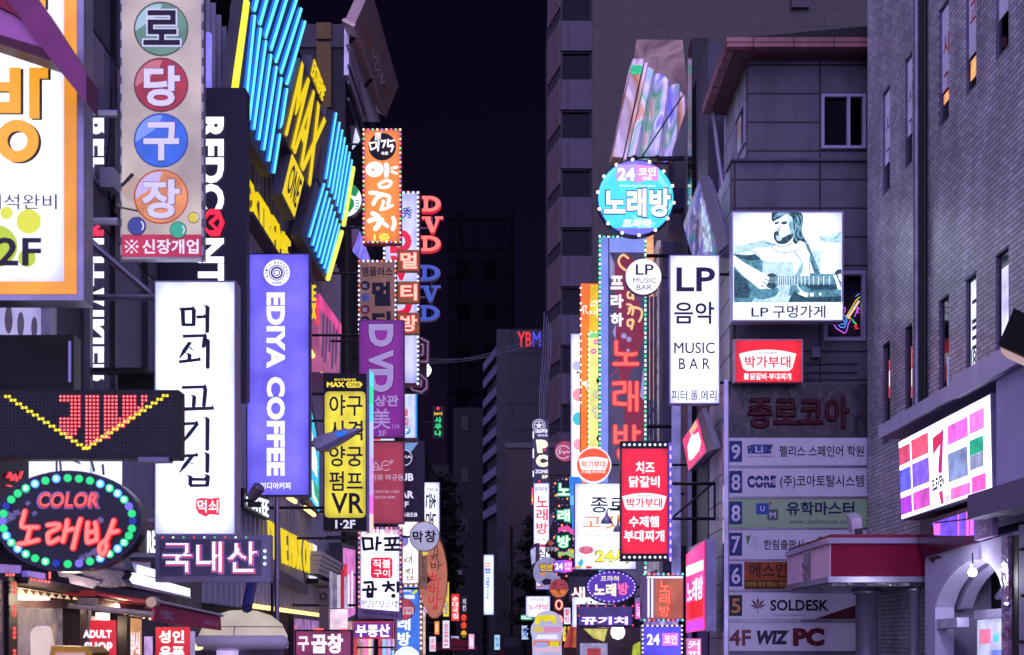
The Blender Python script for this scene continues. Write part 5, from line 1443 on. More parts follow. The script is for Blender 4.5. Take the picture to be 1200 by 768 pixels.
# --- LED signs low down
T = Thing('estate_agent_sign', 'small violet LED sign with three white characters and red dotted border', 'sign', F(27), (437, 749))
T.P('cabinet', D('#5a2c50', 0.5)).box(413, 728, 462.5, 749, -0.15, 0)
T.P('glow_panel', E('#7a3ca8', 0.8, 0.3, 4)).box(415.5, 730.5, 459, 747, 0, 0.004)
led_text(T, '부동산', (417, 731.5, 457, 746.5), 40, 15, L('#fff4ff', 1.7), None, 0.03, 0.006, 0.95)
T.P('red_led_border', L('#ff4a6a', 1.2)).dots(edge_pts(414.3, 729.2, 461, 748, 2.4), 1.3, 0, 0.008)
T.done()
T = Thing('pink_led_sign', 'wide pink LED sign with white characters at street level below the air conditioner', 'sign', F(23.5), (380, 768))
T.P('cabinet', D('#3c1c34', 0.5)).box(345, 738, 413, 771, -0.2, 0)
T.P('glow_panel', E('#8a3a68', 0.7, 0.4, 3)).box(347, 740, 411, 770, 0, 0.004)
w = T.T(L('#ffe0f4', 1.2)); w.text('곱창', (365, 743, 402, 766), 0.006, 0.05, 0.006); w.text('구', (349, 746, 362, 763), 0.006, 0.04, 0.006)
T.P('red_lights', L('#ff5a4a', 1.4)).box(368, 736.5, 379, 738.5, 0, 0.04); T.P('red_lights', L('#ff5a4a', 1.2)).box(398, 737, 408, 738.5, 0, 0.04)
T.done()
T = Thing('purple_poster_box', 'upright lightbox with rosy poster and dark side beside the grey duct', 'sign', P3((355, 640, 29), (381, 637, 31), (381, 735, 31)), (372, 735)) if False else Thing('purple_poster_box', 'upright lightbox with rosy poster and grey side beside the grey duct', 'sign', LW(4.6), (412, 725))
T.P('cabinet', D('#5d586c', 0.5, 0.2)).poly([(401, 636), (416.5, 641), (416.5, 724), (401, 733)], -0.35, 0)
T.P('face', E('#e07ad0', 0.85, 0.4, 3)).poly([(402, 642), (416, 645), (416, 720), (402, 727)], 0, 0.01)
T.P('red_strip', L('#e02a3a', 0.8)).poly([(402, 660), (406, 661), (406, 724), (402, 726)], 0.01, 0.016)
T.P('white_lettering', L('#f0eaff', 1.0)).strokes([[(408, 674), (408, 712)], [(412, 670), (412, 712)]], 1.6, 0.01, 0.01)
T.done()
T = Thing('shutter_awning', 'pale slatted metal awning curving out of the wall below the slatted building', 'awning', LW(4.7), (386, 680))
aw = T.P('slats', D('#a8a0bc', 0.45, 0.4))
for k in range(5): aw.poly([(372.5, 646 + 5.4 * k), (400, 662 + 4.6 * k), (400, 666 + 4.6 * k), (372.5, 651 + 5.4 * k)], -0.3, 0.02 * (5 - k))
T.P('frame', DKSTEEL).poly([(373, 678), (400, 688), (400, 692), (373, 684)], -0.3, 0)
T.done()
T = Thing('air_conditioner', 'beige air conditioner box on brackets below the slatted awning', 'air conditioner', F(28.2), (380, 738))
T.P('body', D('#8a7a7c', 0.6, 0.1)).box(374, 689, 384.5, 709, -0.3, 0); T.P('body', D('#8a7a7c', 0.6, 0.1)).box(374, 710, 384.5, 738, -0.3, 0)
T.P('grille', DKSTEEL).ring(379, 699, 4.4, 3.4, 0, 0.02)
T.done()
T = Thing('shop_banners', 'row of thin white banners with faint print hanging from the shop front', 'banner', F(28.6), (395, 738))
for k, (x, c) in enumerate(((386, '#a6a0c0'), (390.5, '#8a7e96'), (395, '#d8d4f0'), (403.5, '#c8c6ea'))):
    T.P('banner', E(c, 0.7, 0.3, 6)).box(x, 670 + 2 * k, x + 4, 713, -0.02, 0.01)
T.P('lit_panel', E('#f6d8ea', 1.0, 0.3, 4)).box(385, 714, 407, 740, -0.05, 0)
T.P('red_banner', L('#c01c30', 0.8)).box(399.5, 668, 403, 713, -0.02, 0.01)
T.done()
# ================================================================== signs on the right hand side
RX = 4.4
# --- round karaoke sign
T = Thing('round_karaoke_sign', 'big round turquoise karaoke sign with white lettering ringed by warm bulbs', 'sign', F(33), (745, 279))
T.P('cabinet', D('#3a3c78', 0.4, 0.2)).poly(ell(745, 232, 45.6, 45, 48), -0.25, 0)
T.P('face', E('#46dcf4', 1.0, 0.12, 2)).poly(ell(745, 232, 44, 43.5, 48), 0, 0.006)
v = T.P('violet_edge', L('#7a74e8', 0.95)); v.poly(ell(745, 232, 44, 43.5, 14, -125, -55), 0.006, 0.009); v.poly(ell(745, 232, 44, 43.5, 14, 55, 125), 0.006, 0.009)
lb = T.P('pale_facet', L('#8aeaff', 1.0)); lb.poly([(722, 196), (702, 224), (704, 220), (714, 204)], 0.006, 0.0085); lb.poly([(770, 198), (788, 228), (770, 212)], 0.006, 0.0085); lb.poly([(768, 236), (787, 240), (780, 256), (760, 246)], 0.006, 0.0085); lb.poly([(740, 252), (770, 262), (752, 275)], 0.006, 0.0087)
T.P('violet_tag', L('#b49cec', 1.0)).poly([(722, 194), (746, 192), (746, 215), (734, 211), (722, 213)], 0.0095, 0.0115)
T.P('pink_tag', L('#f48ad8', 1.0)).poly([(746.3, 193), (771, 196), (771, 212), (757, 212), (746.3, 215)], 0.0095, 0.0115)
w = T.T(L('#ffffff', 1.1)); w.text('24', (723.5, 197, 744, 212), 0.012, 0.045, 0.003); w.text('코인', (748, 196.5, 768.5, 206.5), 0.012, 0.04, 0.003); w.text('전용', (752, 207.3, 764, 211.5), 0.012, 0.05, 0.003); w.text('24 hours Coin Music station', (726, 216.8, 768, 219), 0.012, 0.03, 0.002)
w.text('프라하', (729, 257, 764, 267), 0.01, 0.05, 0.004, shear=0.12)
T.T(D('#3a34a0', 0.5), 'letter_outline').text('노래방', (706, 220, 787, 256), 0.01, 0.066, 0.004)
w.text('노래방', (707.4, 221.4, 785.6, 254.6), 0.0155, 0.042, 0.004)
for i in range(14):
    a = R(360 / 14 * i + 8)
    T.bulb(745 + 45 * math.cos(a), 232 + 44.5 * math.sin(a), 1.9, L('#fff4d8', 2.2), 0.03)
bt = T.P('bolt_ring', D('#241f3c', 0.4))
for i in range(52):
    a = R(360 / 52 * i); bt.poly(ell(745 + 45 * math.cos(a), 232 + 44.4 * math.sin(a), 0.9, None, 6), 0, 0.02)
T.P('bracket', DKSTEEL).bar((wx(770, 33.1), 33.1, wz(187, 33.1)), (4.7, 33.1, wz(187, 33.1)), 0.04)
T.P('bracket', DKSTEEL).bar((wx(735, 33.1), 33.1, wz(185, 33.1)), (4.7, 33.1, wz(184, 33.1)), 0.025)
T.P('mount_box', D('#1c1d48', 0.5)).box(790, 219, 803, 243, -0.5, -0.1)
T.done()

# --- tall illustrated karaoke board
T = Thing('tall_karaoke_board', 'tall dark illustrated karaoke board with red neon characters and green dashed light edge', 'sign', F(34), (730, 700))
T.P('cabinet', D('#3c3a58', 0.4, 0.2)).box(702, 277, 757, 700, -0.3, 0)
T.P('face', E('#4c4468', 0.75, 0.35, 1.6)).box(714, 279, 755.5, 699, 0, 0.006)
T.P('top_panel', E('#8c9cf8', 0.9, 0.15, 2)).box(714, 279, 755.5, 296, 0.006, 0.009)
for k in range(19): T.P('side_panel', E('#8294f4', 0.85, 0.15, 2)).box(704, 278.5 + 22.7 * k - (2 if k else 0), 712.8, 299 + 22.7 * k, 0, 0.01)
mr = T.P('maroon_print', L('#8a2444', 0.75))
mr.poly(ell(733, 325, 15, 27, 20), 0.009, 0.011); mr.poly([(722, 340), (748, 350), (756, 395), (738, 440), (728, 455), (722, 400)], 0.0092, 0.0112)
mr.poly([(733, 470), (755, 462), (755, 560), (737, 520), (731, 490)], 0.009, 0.011)
T.P('violet_print', L('#9a94c8', 0.8)).poly([(714.5, 296), (720, 310), (721, 335), (714.5, 325)], 0.009, 0.011)
lp_ = T.P('violet_print', L('#a49cd4', 0.8)); lp_.poly([(718, 389), (722, 380), (721, 398)], 0.012, 0.0135); lp_.poly(ell(731, 394, 3.2), 0.012, 0.0135); lp_.poly(ell(737, 398, 3), 0.012, 0.0136); lp_.poly(ell(736, 411, 2), 0.012, 0.0135); lp_.poly([(754, 430), (755.4, 470), (750, 465)], 0.012, 0.0135)
T.P('red_print', L('#c82a3a', 0.9)).strokes([[(714, 428), (724, 421)], [(714, 442), (726, 432)], [(725, 450), (728, 438)]], 0.7, 0.012, 0.002)
w = T.T(L('#f2eeff', 1.1)); w.vtext('프라하', (715.5, 323.5, 730.5, 383), gap=0.35, z=0.012, bold=0.05, th=0.005)
cr = T.P('cream_script', L('#f8c88a', 1.0))
S_ = [[(736, 303), (730, 299), (725, 305), (727, 312), (733, 317)], [(741, 342), (736, 343), (736, 349), (741, 349), (742, 343)], [(741, 343), (742, 351)], [(735, 357), (740, 359), (736, 368)], [(737, 362), (742, 361), (741, 369)], [(741, 360), (751, 363), (752, 370), (749, 377)], [(741, 375), (736, 376), (736, 382), (741, 382), (742, 376)], [(742, 376), (740, 386)]]
cr.strokes([spline(p, 3) for p in S_], 2.6, 0.014, 0.004)
red = [[(722, 401), (722, 415), (741, 416), (745, 415)], [(733, 417), (733, 425)], [(720, 427), (747, 427)],
       [(719, 450), (732, 449), (732, 459), (720, 461), (720, 473), (733, 474)], [(738, 449), (738, 481)], [(738, 465), (745, 465)], [(746, 449), (746, 481)],
       [(721, 500), (721, 519)], [(733, 500), (733, 519)], [(721, 508), (733, 508)], [(721, 518), (733, 518)], [(743, 500), (743, 522)], [(743, 507), (749, 507)], ell(733, 532, 8, 7, 14) ]
T.P('red_neon_glow', L('#d81c38', 0.85)).strokes(red, 6.6, 0.012, 0.008)
T.P('red_neon', L('#ff6a5a', 1.1)).strokes(red, 4.0, 0.026, 0.01)
gl = T.P('green_dashes', L('#3ae8a8', 1.3)); wl = T.P('white_dashes', L('#d8fff0', 1.4))
for i, (x, y) in enumerate(edge_pts(702.8, 277.8, 756.3, 698, 5.4, 'tlr')):
    b = gl if (i % 2 if x < 740 else i % 3 == 0) else wl
    if x in (702.8, 756.3): b.box(x - 1.1, y - 1.9, x + 1.1, y + 1.2, 0, 0.03)
    else: b.box(x - 1.9, y - 0.8, x + 1.2, y + 0.8, 0, 0.03)
for y in (300, 500): T.P('bracket', DKSTEEL).bar(F(34.15).at(757, y), (4.5, 34.15, F(34.15).at(757, y).z), 0.05)
T.done()

# --- music bar discs & board
T = Thing('round_bar_sign', 'small round white music bar sign overlapping the tall karaoke board', 'sign', F(29), (754, 346))
T.P('cabinet', D('#8a86a8', 0.4, 0.3)).poly(ell(754, 324.5, 21.4), -0.18, 0)
T.P('face', E('#eef0ff', 1.2, 0.08, 3)).poly(ell(754, 324.5, 20.8), 0, 0.006)
k = T.T(D('#3c3a5c', 0.5), 'dark_lettering'); k.text('LP', (745, 310, 766, 322.5), 0.008, 0.012, 0.003); k.text('MUSIC', (742, 326, 769, 331.8), 0.008, 0.0, 0.003); k.text('BAR', (746, 334, 764, 340), 0.008, 0.0, 0.003)
T.P('bracket', DKSTEEL).bar(F(29.1).at(775, 325), (4.6, 29.1, F(29.1).at(775, 325).z), 0.03)
T.done()
T = lightbox('music_bar_sign', 'tall white lightbox with large dark LP lettering', 'sign', 25.5, (784.5, 299, 843.5, 473.5), E('#eaeeff', 1.54, 0.14, 1.6, box=True), D('#9a94c0', 0.4, 0.4), 0.22, 1.2, wall=4.6)
k = T.T(D('#37345e', 0.5), 'dark_lettering'); k.text('LP', (792.5, 313.5, 838, 342), 0.008, 0.022, 0.004); k.text('음악', (790, 354, 837, 380), 0.008, 0.018, 0.004); k.text('MUSIC', (790, 401.5, 837.5, 414.5), 0.008, 0.008, 0.004); k.text('B A R', (795.5, 420, 832, 433), 0.008, 0.008, 0.004); k.text('피터.폴.메리', (787, 457.5, 839.5, 469.5), 0.008, 0.01, 0.004)
T.done()

# --- poster lightbox with guitar player
T = Thing('guitar_poster_lightbox', 'square white lightbox printed with a pale teal photo of a guitar player', 'sign', F(24.9), (923, 376.5))
T.P('cabinet', D('#a8a4c8', 0.4, 0.3)).box(857.5, 247.5, 988.5, 376.5, -0.28, 0)
T.P('face', E('#e6f0ff', 1.48, 0.1, 2, box=True)).box(859, 249.5, 986.5, 375, 0, 0.005)
def g_(p): return [(850 + x / 5.487, 240 + y / 5.487) for x, y in p]
te, dt, lt_, wh, mid = E('#4f8a9c', 0.95, 0.75, 16), E('#1f4a5a', 0.95, 0.8, 18), E('#b4d6e6', 1.15, 0.3, 12), E('#eef6ff', 1.25, 0.12, 9), E('#86b6c6', 1.05, 0.45, 14)
Z = [0.005]
def smooth(p, n=4):
    if len(p) < 5: return p
    q = [p[-1]] + list(p) + [p[0], p[1]]
    out = []
    for i in range(1, len(q) - 2):
        for k in range(n):
            t = k / n
            out.append(tuple(0.5 * (2 * q[i][j] + (q[i + 1][j] - q[i - 1][j]) * t * 0.8 + (2 * q[i][j] * 0 + (-3 * q[i][j] * 2 + 3 * q[i + 1][j] * 2 - 2 * 0.8 * (q[i + 1][j] - q[i - 1][j]) - 0.8 * (q[i + 2][j] - q[i][j]))) * t * t + (2 * 2 * q[i][j] - 2 * 2 * q[i + 1][j] + 0.8 * (q[i + 1][j] - q[i - 1][j]) + 0.8 * (q[i + 2][j] - q[i][j])) * t ** 3) for j in (0, 1)))
    return out
def pr(m, *polys, nm='photo_print'):
    polys = [smooth(p) if len(p) < 19 and not any(x <= 56 or x >= 743 or y >= 625 for x, y in p) else p for p in polys]
    Z[0] += 0.0012
    b = T.P(nm, m)
    for i, p in enumerate(polys): b.poly(g_(p), 0.005, Z[0] + 0.0001 * i)
pr(te, [(55, 318), (200, 325), (240, 360), (430, 390), (520, 440), (744, 450), (744, 628), (55, 628)])
pr(lt_, [(560, 300), (614, 295), (612, 460), (600, 460)], [(700, 190), (744, 170), (744, 240), (690, 250), (612, 235), (600, 205)])
pr(mid, [(697, 215), (744, 175), (744, 186), (705, 225)], [(700, 238), (744, 228), (744, 236), (705, 246)], [(610, 210), (640, 225), (636, 230), (606, 216)])
pr(te, [(505, 215), (545, 280), (612, 460), (578, 460), (530, 310)])
pr(wh, [(55, 275), (150, 245), (240, 228), (335, 255), (440, 235), (515, 268), (543, 320), (543, 460), (440, 460), (430, 372), (240, 368), (215, 325), (55, 315)])
pr(lt_, [(55, 272), (240, 228), (330, 258), (300, 275), (200, 280), (150, 300), (55, 316)], [(480, 380), (500, 375), (495, 440), (445, 460)])
pr(mid, [(245, 236), (328, 256), (322, 266), (280, 262)], [(468, 430), (496, 372), (500, 384), (480, 458), (440, 458)])
sk = T.P('photo_print', mid)
sk.strokes([spline(g_(p), 3) for p in ([(55, 316), (150, 296), (205, 318), (240, 366), (330, 372)], [(543, 320), (540, 400), (543, 460)], [(300, 275), (330, 300), (400, 310), (470, 290)], [(440, 300), (470, 340), (490, 375)], [(335, 258), (360, 275), (430, 250)], [(240, 232), (260, 250), (300, 262)])], 1.1, 0.005, Z[0] - 0.003)
pr(dt, [(298, 62), (312, 50), (478, 50), (500, 105), (490, 150), (500, 200), (512, 245), (478, 232), (455, 255), (432, 236), (440, 190), (430, 120), (428, 85), (392, 62), (345, 92), (314, 112), (297, 98)])
pr(te, [(330, 52), (400, 52), (380, 62), (340, 84)], [(450, 80), (478, 110), (472, 190), (456, 210), (462, 140)])
pr(wh, [(312, 112), (345, 92), (392, 62), (428, 85), (432, 120), (440, 180), (425, 215), (380, 248), (330, 240), (308, 190)])
pr(lt_, [(392, 64), (428, 86), (438, 180), (424, 200), (410, 130)], [(335, 130), (345, 170), (330, 172)])
pr(dt, [(310, 185), (326, 172), (344, 178), (342, 194), (362, 216), (432, 182), (434, 208), (410, 238), (375, 256), (335, 250), (312, 218)], [(314, 116), (342, 108), (341, 124), (318, 130)], [(358, 112), (396, 107), (393, 127), (363, 130)])
pr(mid, [(345, 125), (352, 165), (338, 176), (334, 170), (342, 160)], [(405, 120), (430, 110), (436, 175), (420, 195), (412, 160)])
hr = T.P('photo_print', mid)
hr.strokes([spline(g_(p), 4) for p in ([(452, 70), (470, 100), (456, 130), (476, 160), (462, 190), (482, 220)], [(440, 100), (452, 150), (442, 200), (462, 240)], [(476, 70), (492, 110), (480, 150), (494, 190), (488, 220)], [(320, 70), (360, 58), (410, 60)], [(312, 90), (340, 72), (380, 66)])], 0.8, 0.005, Z[0] - 0.003)
pr(lt_, [(326, 200), (352, 210), (362, 226), (346, 236), (328, 226)])
pr(dt, [(55, 318), (130, 335), (190, 318), (225, 355), (160, 362), (100, 345)], [(55, 420), (130, 480), (160, 545), (150, 600), (55, 600)], [(440, 560), (520, 600), (744, 590), (744, 628), (400, 628)], [(500, 470), (744, 520), (744, 545), (560, 550), (510, 520)])
pr(lt_, [(240, 370), (430, 372), (445, 520), (405, 625), (170, 625), (235, 560)])
pr(te, [(170, 545), (250, 545), (338, 538), (322, 590), (225, 612), (180, 590)], [(420, 520), (445, 520), (430, 580), (405, 590)])
pr(dt, ell(296, 493, 46, 50, 20))
pr(wh, ell(296, 493, 50, 55, 20, 100, 250) + ell(296, 493, 46, 50, 20, 250, 100))
pr(te, [(318, 462), (744, 462), (744, 514), (318, 518)])
pr(wh, *[[(x, 461), (x + 4, 461), (x + 4, 517), (x, 517)] for x in (336, 350, 364, 378, 392, 408, 424, 442, 462, 484, 508, 534, 562, 594, 628, 664)])
pr(lt_, *[[(275, y), (680, y - 3), (680, y - 1.5), (275, y + 1.5)] for y in (470, 478, 486, 494, 502)])
pr(wh, [(55, 330), (125, 380), (250, 450), (282, 470), (275, 500), (250, 545), (222, 545), (105, 450), (55, 395)])
pr(te, [(250, 478), (278, 490), (276, 494), (248, 484)], [(240, 500), (270, 512), (268, 516), (236, 506)], [(228, 520), (258, 532), (256, 536), (224, 526)])
pr(wh, [(455, 515), (492, 558), (530, 574), (520, 596), (465, 575), (480, 560)], [(545, 570), (565, 570), (565, 590), (545, 590)], [(600, 575), (618, 568), (610, 590)])
pr(dt, [(700, 440), (720, 420), (744, 420), (744, 470), (705, 470)])
pr(wh, [(692, 458), (708, 452), (738, 530), (744, 545), (722, 548), (708, 500)], [(718, 452), (742, 448), (744, 500), (735, 490)])
T.P('white_band', E('#e8f0ff', 1.15)).box(859, 355, 986.5, 375, 0.005, 0.045)
k = T.P('handwritten_lettering', D('#3c3260', 0.5)); k.text('LP', (880, 361.5, 900, 372), 0.047, 0.006, 0.004); k.text('구멍가게', (905, 358.8, 966.5, 373.5), 0.047, 0.012, 0.004)
T.P('lamp_arm', BLACK).bar(F(25).at(963, 381), (F(25).at(973, 373).x, 25.6, F(25).at(978, 372).z), 0.02)
T.done()
# --- neon guitar in the window
T = Thing('neon_guitar', 'small neon electric guitar glowing inside the grey building window', 'neon sign', F(26.3), (990, 393))
T.P('backing', D('#2a2036', 0.6)).box(966, 345, 1012, 398, -0.05, -0.02)
def n_(p): return [(930 + x / 6.4, 300 + y / 6.4) for x, y in p]
for c, ls, w_ in (('#d060f0', [[(292, 498), (320, 545), (380, 582), (395, 570), (410, 510), (428, 480)], [(362, 400), (375, 388), (388, 395), (382, 425)], [(458, 455), (470, 425), (490, 400), (480, 385), (470, 410), (485, 430)]], 0.8),
             ('#5a9cf8', [[(320, 500), (350, 535), (380, 540), (400, 490), (385, 450), (360, 440)], [(355, 490), (375, 480), (385, 495), (375, 515), (350, 512)], [(465, 305), (490, 285)]], 0.8),
             ('#f4d040', [[(398, 450), (470, 330), (495, 310)], [(415, 465), (492, 345)], [(398, 450), (410, 470), (428, 468)]], 0.8), ('#f4e8ff', [[(405, 455), (485, 335)], [(410, 460), (490, 340)]], 0.5), ('#28e07a', [[(440, 478), (452, 500), (466, 510)]], 1.0), ('#f03a3a', [[(455, 530), (470, 515), (465, 545), (485, 545)]], 1.0)):
    T.P('neon_tube', L(c, 1.1)).strokes([n_(p) for p in ls], w_, 0, 0.02)
T.done()

# --- red budae sign
def emblem(T, c, x0, y0, x1, y1, z, txt, small=None):
    w, h = x1 - x0, y1 - y0
    b = T.P('white_emblem', L('#fff4f4', 1.1))
    b.poly([(x0, y0 + h * 0.2)] + [(x0 + w * t, y0 + h * 0.2 * (2 * t - 1) ** 2) for t in (0.1, 0.25, 0.4, 0.5, 0.6, 0.75, 0.9)] + [(x1, y0 + h * 0.2), (x1 - w * 0.07, y0 + h * 0.88), (x1 - w * 0.13, y1), (x0 + w * 0.13, y1), (x0 + w * 0.07, y0 + h * 0.88)], z, z + 0.003)
    T.T(L(c, 0.9), 'red_lettering').text(txt, (x0 + w * 0.1, y0 + h * 0.3, x1 - w * 0.1, y0 + h * 0.85), z + 0.004, 0.02, 0.003)
    if small: T.T(D('#5a5a9c', 0.5), 'small_print').text(small, (x0 + w * 0.34, y0 + h * 0.1, x1 - w * 0.34, y0 + h * 0.2), z + 0.004, 0.01, 0.002)
T = Thing('red_stew_sign', 'small red lightbox with white emblem on the grey wall under the guitar poster', 'sign', F(25.2), (900, 447))
T.P('cabinet', D('#b8a8b8', 0.4, 0.3)).box(860, 397.5, 941, 448, -0.2, 0)
T.P('face', E('#f8202e', 1.05, 0.15, 3, box=True)).box(861.5, 399, 939.5, 448, 0, 0.005)
emblem(T, '#e0202c', 866, 410, 933, 435, 0.006, '박가부대', '치즈닭갈비')
T.T(L('#fff0f0', 1.1)).text('닭갈비·부대찌개', (879, 437.5, 927, 445.5), 0.008, 0.03, 0.003); T.T(L('#fff0f0', 1.1)).box(872, 438, 877, 445, 0.005, 0.008)
T.done()

# --- tower directory sign
T = Thing('tenant_directory_sign', 'tall grey directory board listing tenants on white strips with blue floor numbers', 'sign', F(25.6), (932, 768))
T.P('frame', D('#6d6a80', 0.4, 0.4)).box(852.5, 449, 1017, 780, -0.25, -0.02)
T.P('steel_post', D('#a9a5c0', 0.2, 0.9, 0.2)).box(848, 446, 853, 780, -0.12, 0.05)
T.P('header_panel', foil('header_steel', '#5a5468', 0.3, 0.15, ['#38343e', '#524c58'])).box(853.5, 450, 1017, 511, -0.02, 0.01)
T.P('maroon_lettering', D('#4a1024', 0.5)).text('종로코아', (876, 465, 995, 503), 0.01, 0.04, 0.05)
wp, nb = D('#d6d3e6', 0.5, 0.0, 0.08), D('#2c3a7c', 0.5)
P7 = [(513.5, 545.5, '9', wp), (548.5, 582, '8', wp), (584.5, 618.5, '8', D('#9cbf96', 0.5, 0, 0.08)), (621, 655.5, '7', wp), (657.5, 691.5, '6', wp), (694, 726, '5', wp), (729.5, 763, '', wp)]
pan = []
for y0, y1, n, m in P7:
    p = T.P('tenant_strip', m); p.box(854, y0, 1016, y1, -0.02, 0.008); pan.append(p)
    if n:
        q = T.P('number_tile', nb if n != '5' else D('#2a2530', 0.5), under=p); q.box(854.5, y0 + 3.5, 869.5, y1 - 4, 0.008, 0.012)
        T.P('floor_number', D('#d8d4f0' if n != '5' else '#c88a5a', 0.5), under=p).text(n, (857, y0 + 7.5, 867.5, y1 - 7), 0.013, 0.02, 0.002)
for a, b in zip(P7[:-1], P7[1:]): T.P('rail', STEEL).box(853.5, a[1] + 0.3, 1016.5, b[0] - 0.3, -0.02, 0.02)
dk_ = D('#1d1a2c', 0.6)
def dl(i, t, box, bold=0.012, m=dk_, **kw): T.P('lettering', m, under=pan[i]).text(t, box, 0.010, bold, 0.003, **kw)
dl(0, '펠리스 스페인어 학원', (913, 522.5, 1012, 535.5)); T.P('logo', D('#5a6ab0', 0.5), under=pan[0]).poly([(880, 521), (906, 521), (902, 532), (876, 532)], 0.008, 0.011)
dl(0, 'FELIZ', (876, 522.5, 904, 531), 0.02, D('#1c2a6a', 0.5)); T.P('logo_mark', D('#c8d4f4', 0.5), under=pan[0]).text('LI', (885, 523, 894, 530.5), 0.016, 0.03, 0.001); dl(0, 'Instituto de Español', (876, 534, 906, 536.5), 0)
dl(1, '(주)코아토탈시스템', (914, 557, 1012, 573)); dl(1, 'CORE', (875.5, 557.5, 909, 572), 0.06, D('#20387c', 0.5)); T.P('logo_gap', wp, under=pan[1]).box(878, 563.5, 909, 565.5, 0.0135, 0.0145)
T.P('logo_cube', D('#2a56b0', 0.5), under=pan[2]).poly(rrect(886, 590, 901, 603, 2), 0.008, 0.012); T.P('logo_cube', D('#5a6a70', 0.5), under=pan[2]).poly(rrect(899, 597, 912, 610, 2), 0.009, 0.013)
T.P('white_lettering', D('#d8d4f0', 0.5), under=pan[2]).text('U', (891, 593, 896, 599.5), 0.0135, 0.02, 0.001); T.P('white_lettering', D('#d8d4f0', 0.5), under=pan[2]).text('M', (902, 600.5, 909, 607), 0.0145, 0.02, 0.001)
T.P('logo_dot', D('#a83a5a', 0.5), under=pan[2]).poly(ell(902.5, 590, 1.6), 0.008, 0.011)
dl(2, '유학마스터', (921.5, 588, 1001, 604), 0.03, D('#2c2a5c', 0.5)); dl(2, 'www.uhakmaster.com', (925, 608, 998, 614.5), 0.0, D('#4a5a50', 0.5))
dl(3, '한림출판사', (895, 632.5, 943, 644.5)); gq = D('#4f8a5c', 0.5)
T.P('logo', gq, under=pan[3]).poly([(874, 629), (880, 627), (876, 640)], 0.008, 0.011); T.P('logo', D('#c8c8dc', 0.5), under=pan[3]).poly([(881, 628), (890, 630), (888, 644), (878, 641)], 0.009, 0.012); T.P('logo', gq, under=pan[3]).poly([(954, 634), (961, 628), (964, 630), (957, 642)], 0.008, 0.011)
T.P('orange_strip', D('#9a4a24', 0.5), under=pan[4]).box(872, 658.5, 1015, 691, 0.008, 0.0095); dl(4, '에스인', (878, 660, 922, 677), 0.012, D('#241418', 0.5)); dl(4, '어학원 종로 캠퍼스 안내', (874, 682, 921, 687.5), 0.012, D('#c8a02c', 0.5)); T.P('brown_strip', D('#5a3420', 0.5), under=pan[4]).box(872, 680, 1015, 690.5, 0.0095, 0.0098)
lf = T.P('leaf_logo', D('#5c1c2c', 0.5), under=pan[5])
for a, l in ((-90, 12.5), (-52, 12), (-128, 12), (-18, 10), (-162, 10), (12, 6), (168, 6)):
    lf.poly([(888, 712), (888 + l * 0.55 * math.cos(R(a - 12)), 712 + l * 0.55 * math.sin(R(a - 12))), (888 + l * math.cos(R(a)), 712 + l * math.sin(R(a))), (888 + l * 0.55 * math.cos(R(a + 12)), 712 + l * 0.55 * math.sin(R(a + 12)))], 0.008, 0.011 + 0.0001 * (a + 200) / 100)
lf.strokes([[(888, 712), (888, 719)]], 0.8, 0.008, 0.003)
dl(5, 'SOLDESK', (902.5, 703, 971, 716), 0.03); T.P('red_wedge', D('#5c1a2c', 0.5), under=pan[5]).poly([(955, 725.5), (1015, 705), (1015, 725.5)], 0.008, 0.0105); dl(5, 'IT Academy (주)쏠데스크', (905, 719.5, 944, 722.5), 0.0)
dl(6, '4F', (854.5, 738, 880, 757), 0.03, D('#7a3a4a', 0.5)); dl(6, 'WIZ', (886.5, 739, 925, 755.5), 0.06, D('#2c2a48', 0.5), shear=0.2); dl(6, 'PC', (929, 736, 966, 757.5), 0.07, D('#6a1428', 0.5))
T.done()

# --- convenience store fascia
T = Thing('store_fascia', 'glowing convenience store fascia with pink, blue and green panes on the brick wall', 'sign', RW(6.6), (1110, 600))
Q = [(1053.5, 518.5), (1160, 463), (1162.5, 573.6), (1057, 608.5)]
qb = lambda u, v: bil(Q, u, v)
def qp(b, u0, v0, u1, v1, z0, z1): b.poly([qb(u0, v0), qb(u1, v0), qb(u1, v1), qb(u0, v1)], z0, z1)
qp(T.P('cabinet', D('#8a86a8', 0.4, 0.3)), -0.01, -0.015, 1.01, 1.015, -0.35, 0)
qp(T.P('face', E('#ece8ff', 2.6, 0.1, 3)), 0, 0, 1, 1, 0, 0.005)
cc = lambda a, b: E(a, 1.25, 0.35, 4)
for u0, v0, u1, v1, c in ((0.0, 0.08, 0.12, 0.31, '#d0486c'), (0.135, 0.06, 0.32, 0.31, '#ec5070'), (0.0, 0.37, 0.12, 0.66, '#5c5ce0'), (0.135, 0.36, 0.32, 0.66, '#7a5ae0'), (0.0, 0.73, 0.12, 0.95, '#a83cd8'), (0.135, 0.72, 0.32, 0.95, '#d050c0'),
                       (0.535, 0.11, 0.755, 0.33, '#e864d4'), (0.775, 0.10, 0.935, 0.32, '#f47ce0'), (0.53, 0.43, 0.745, 0.76, '#7888b8'), (0.77, 0.39, 0.92, 0.56, '#12a482'), (0.77, 0.562, 0.92, 0.72, '#8a90b4'), (0.55, 0.84, 0.765, 1.0 - 0.03, '#f070c8'), (0.785, 0.8, 0.94, 0.975, '#f25cc0')):
    p = T.P('colour_pane', cc(c, 0)); qp(p, u0, v0, u1, v1, 0.005, 0.008)
rd = T.P('numeral_print', L('#e02858', 0.95)); rd.poly([qb(0.37, 0.16), qb(0.47, 0.13), qb(0.465, 0.26), qb(0.37, 0.36)], 0.005, 0.009)
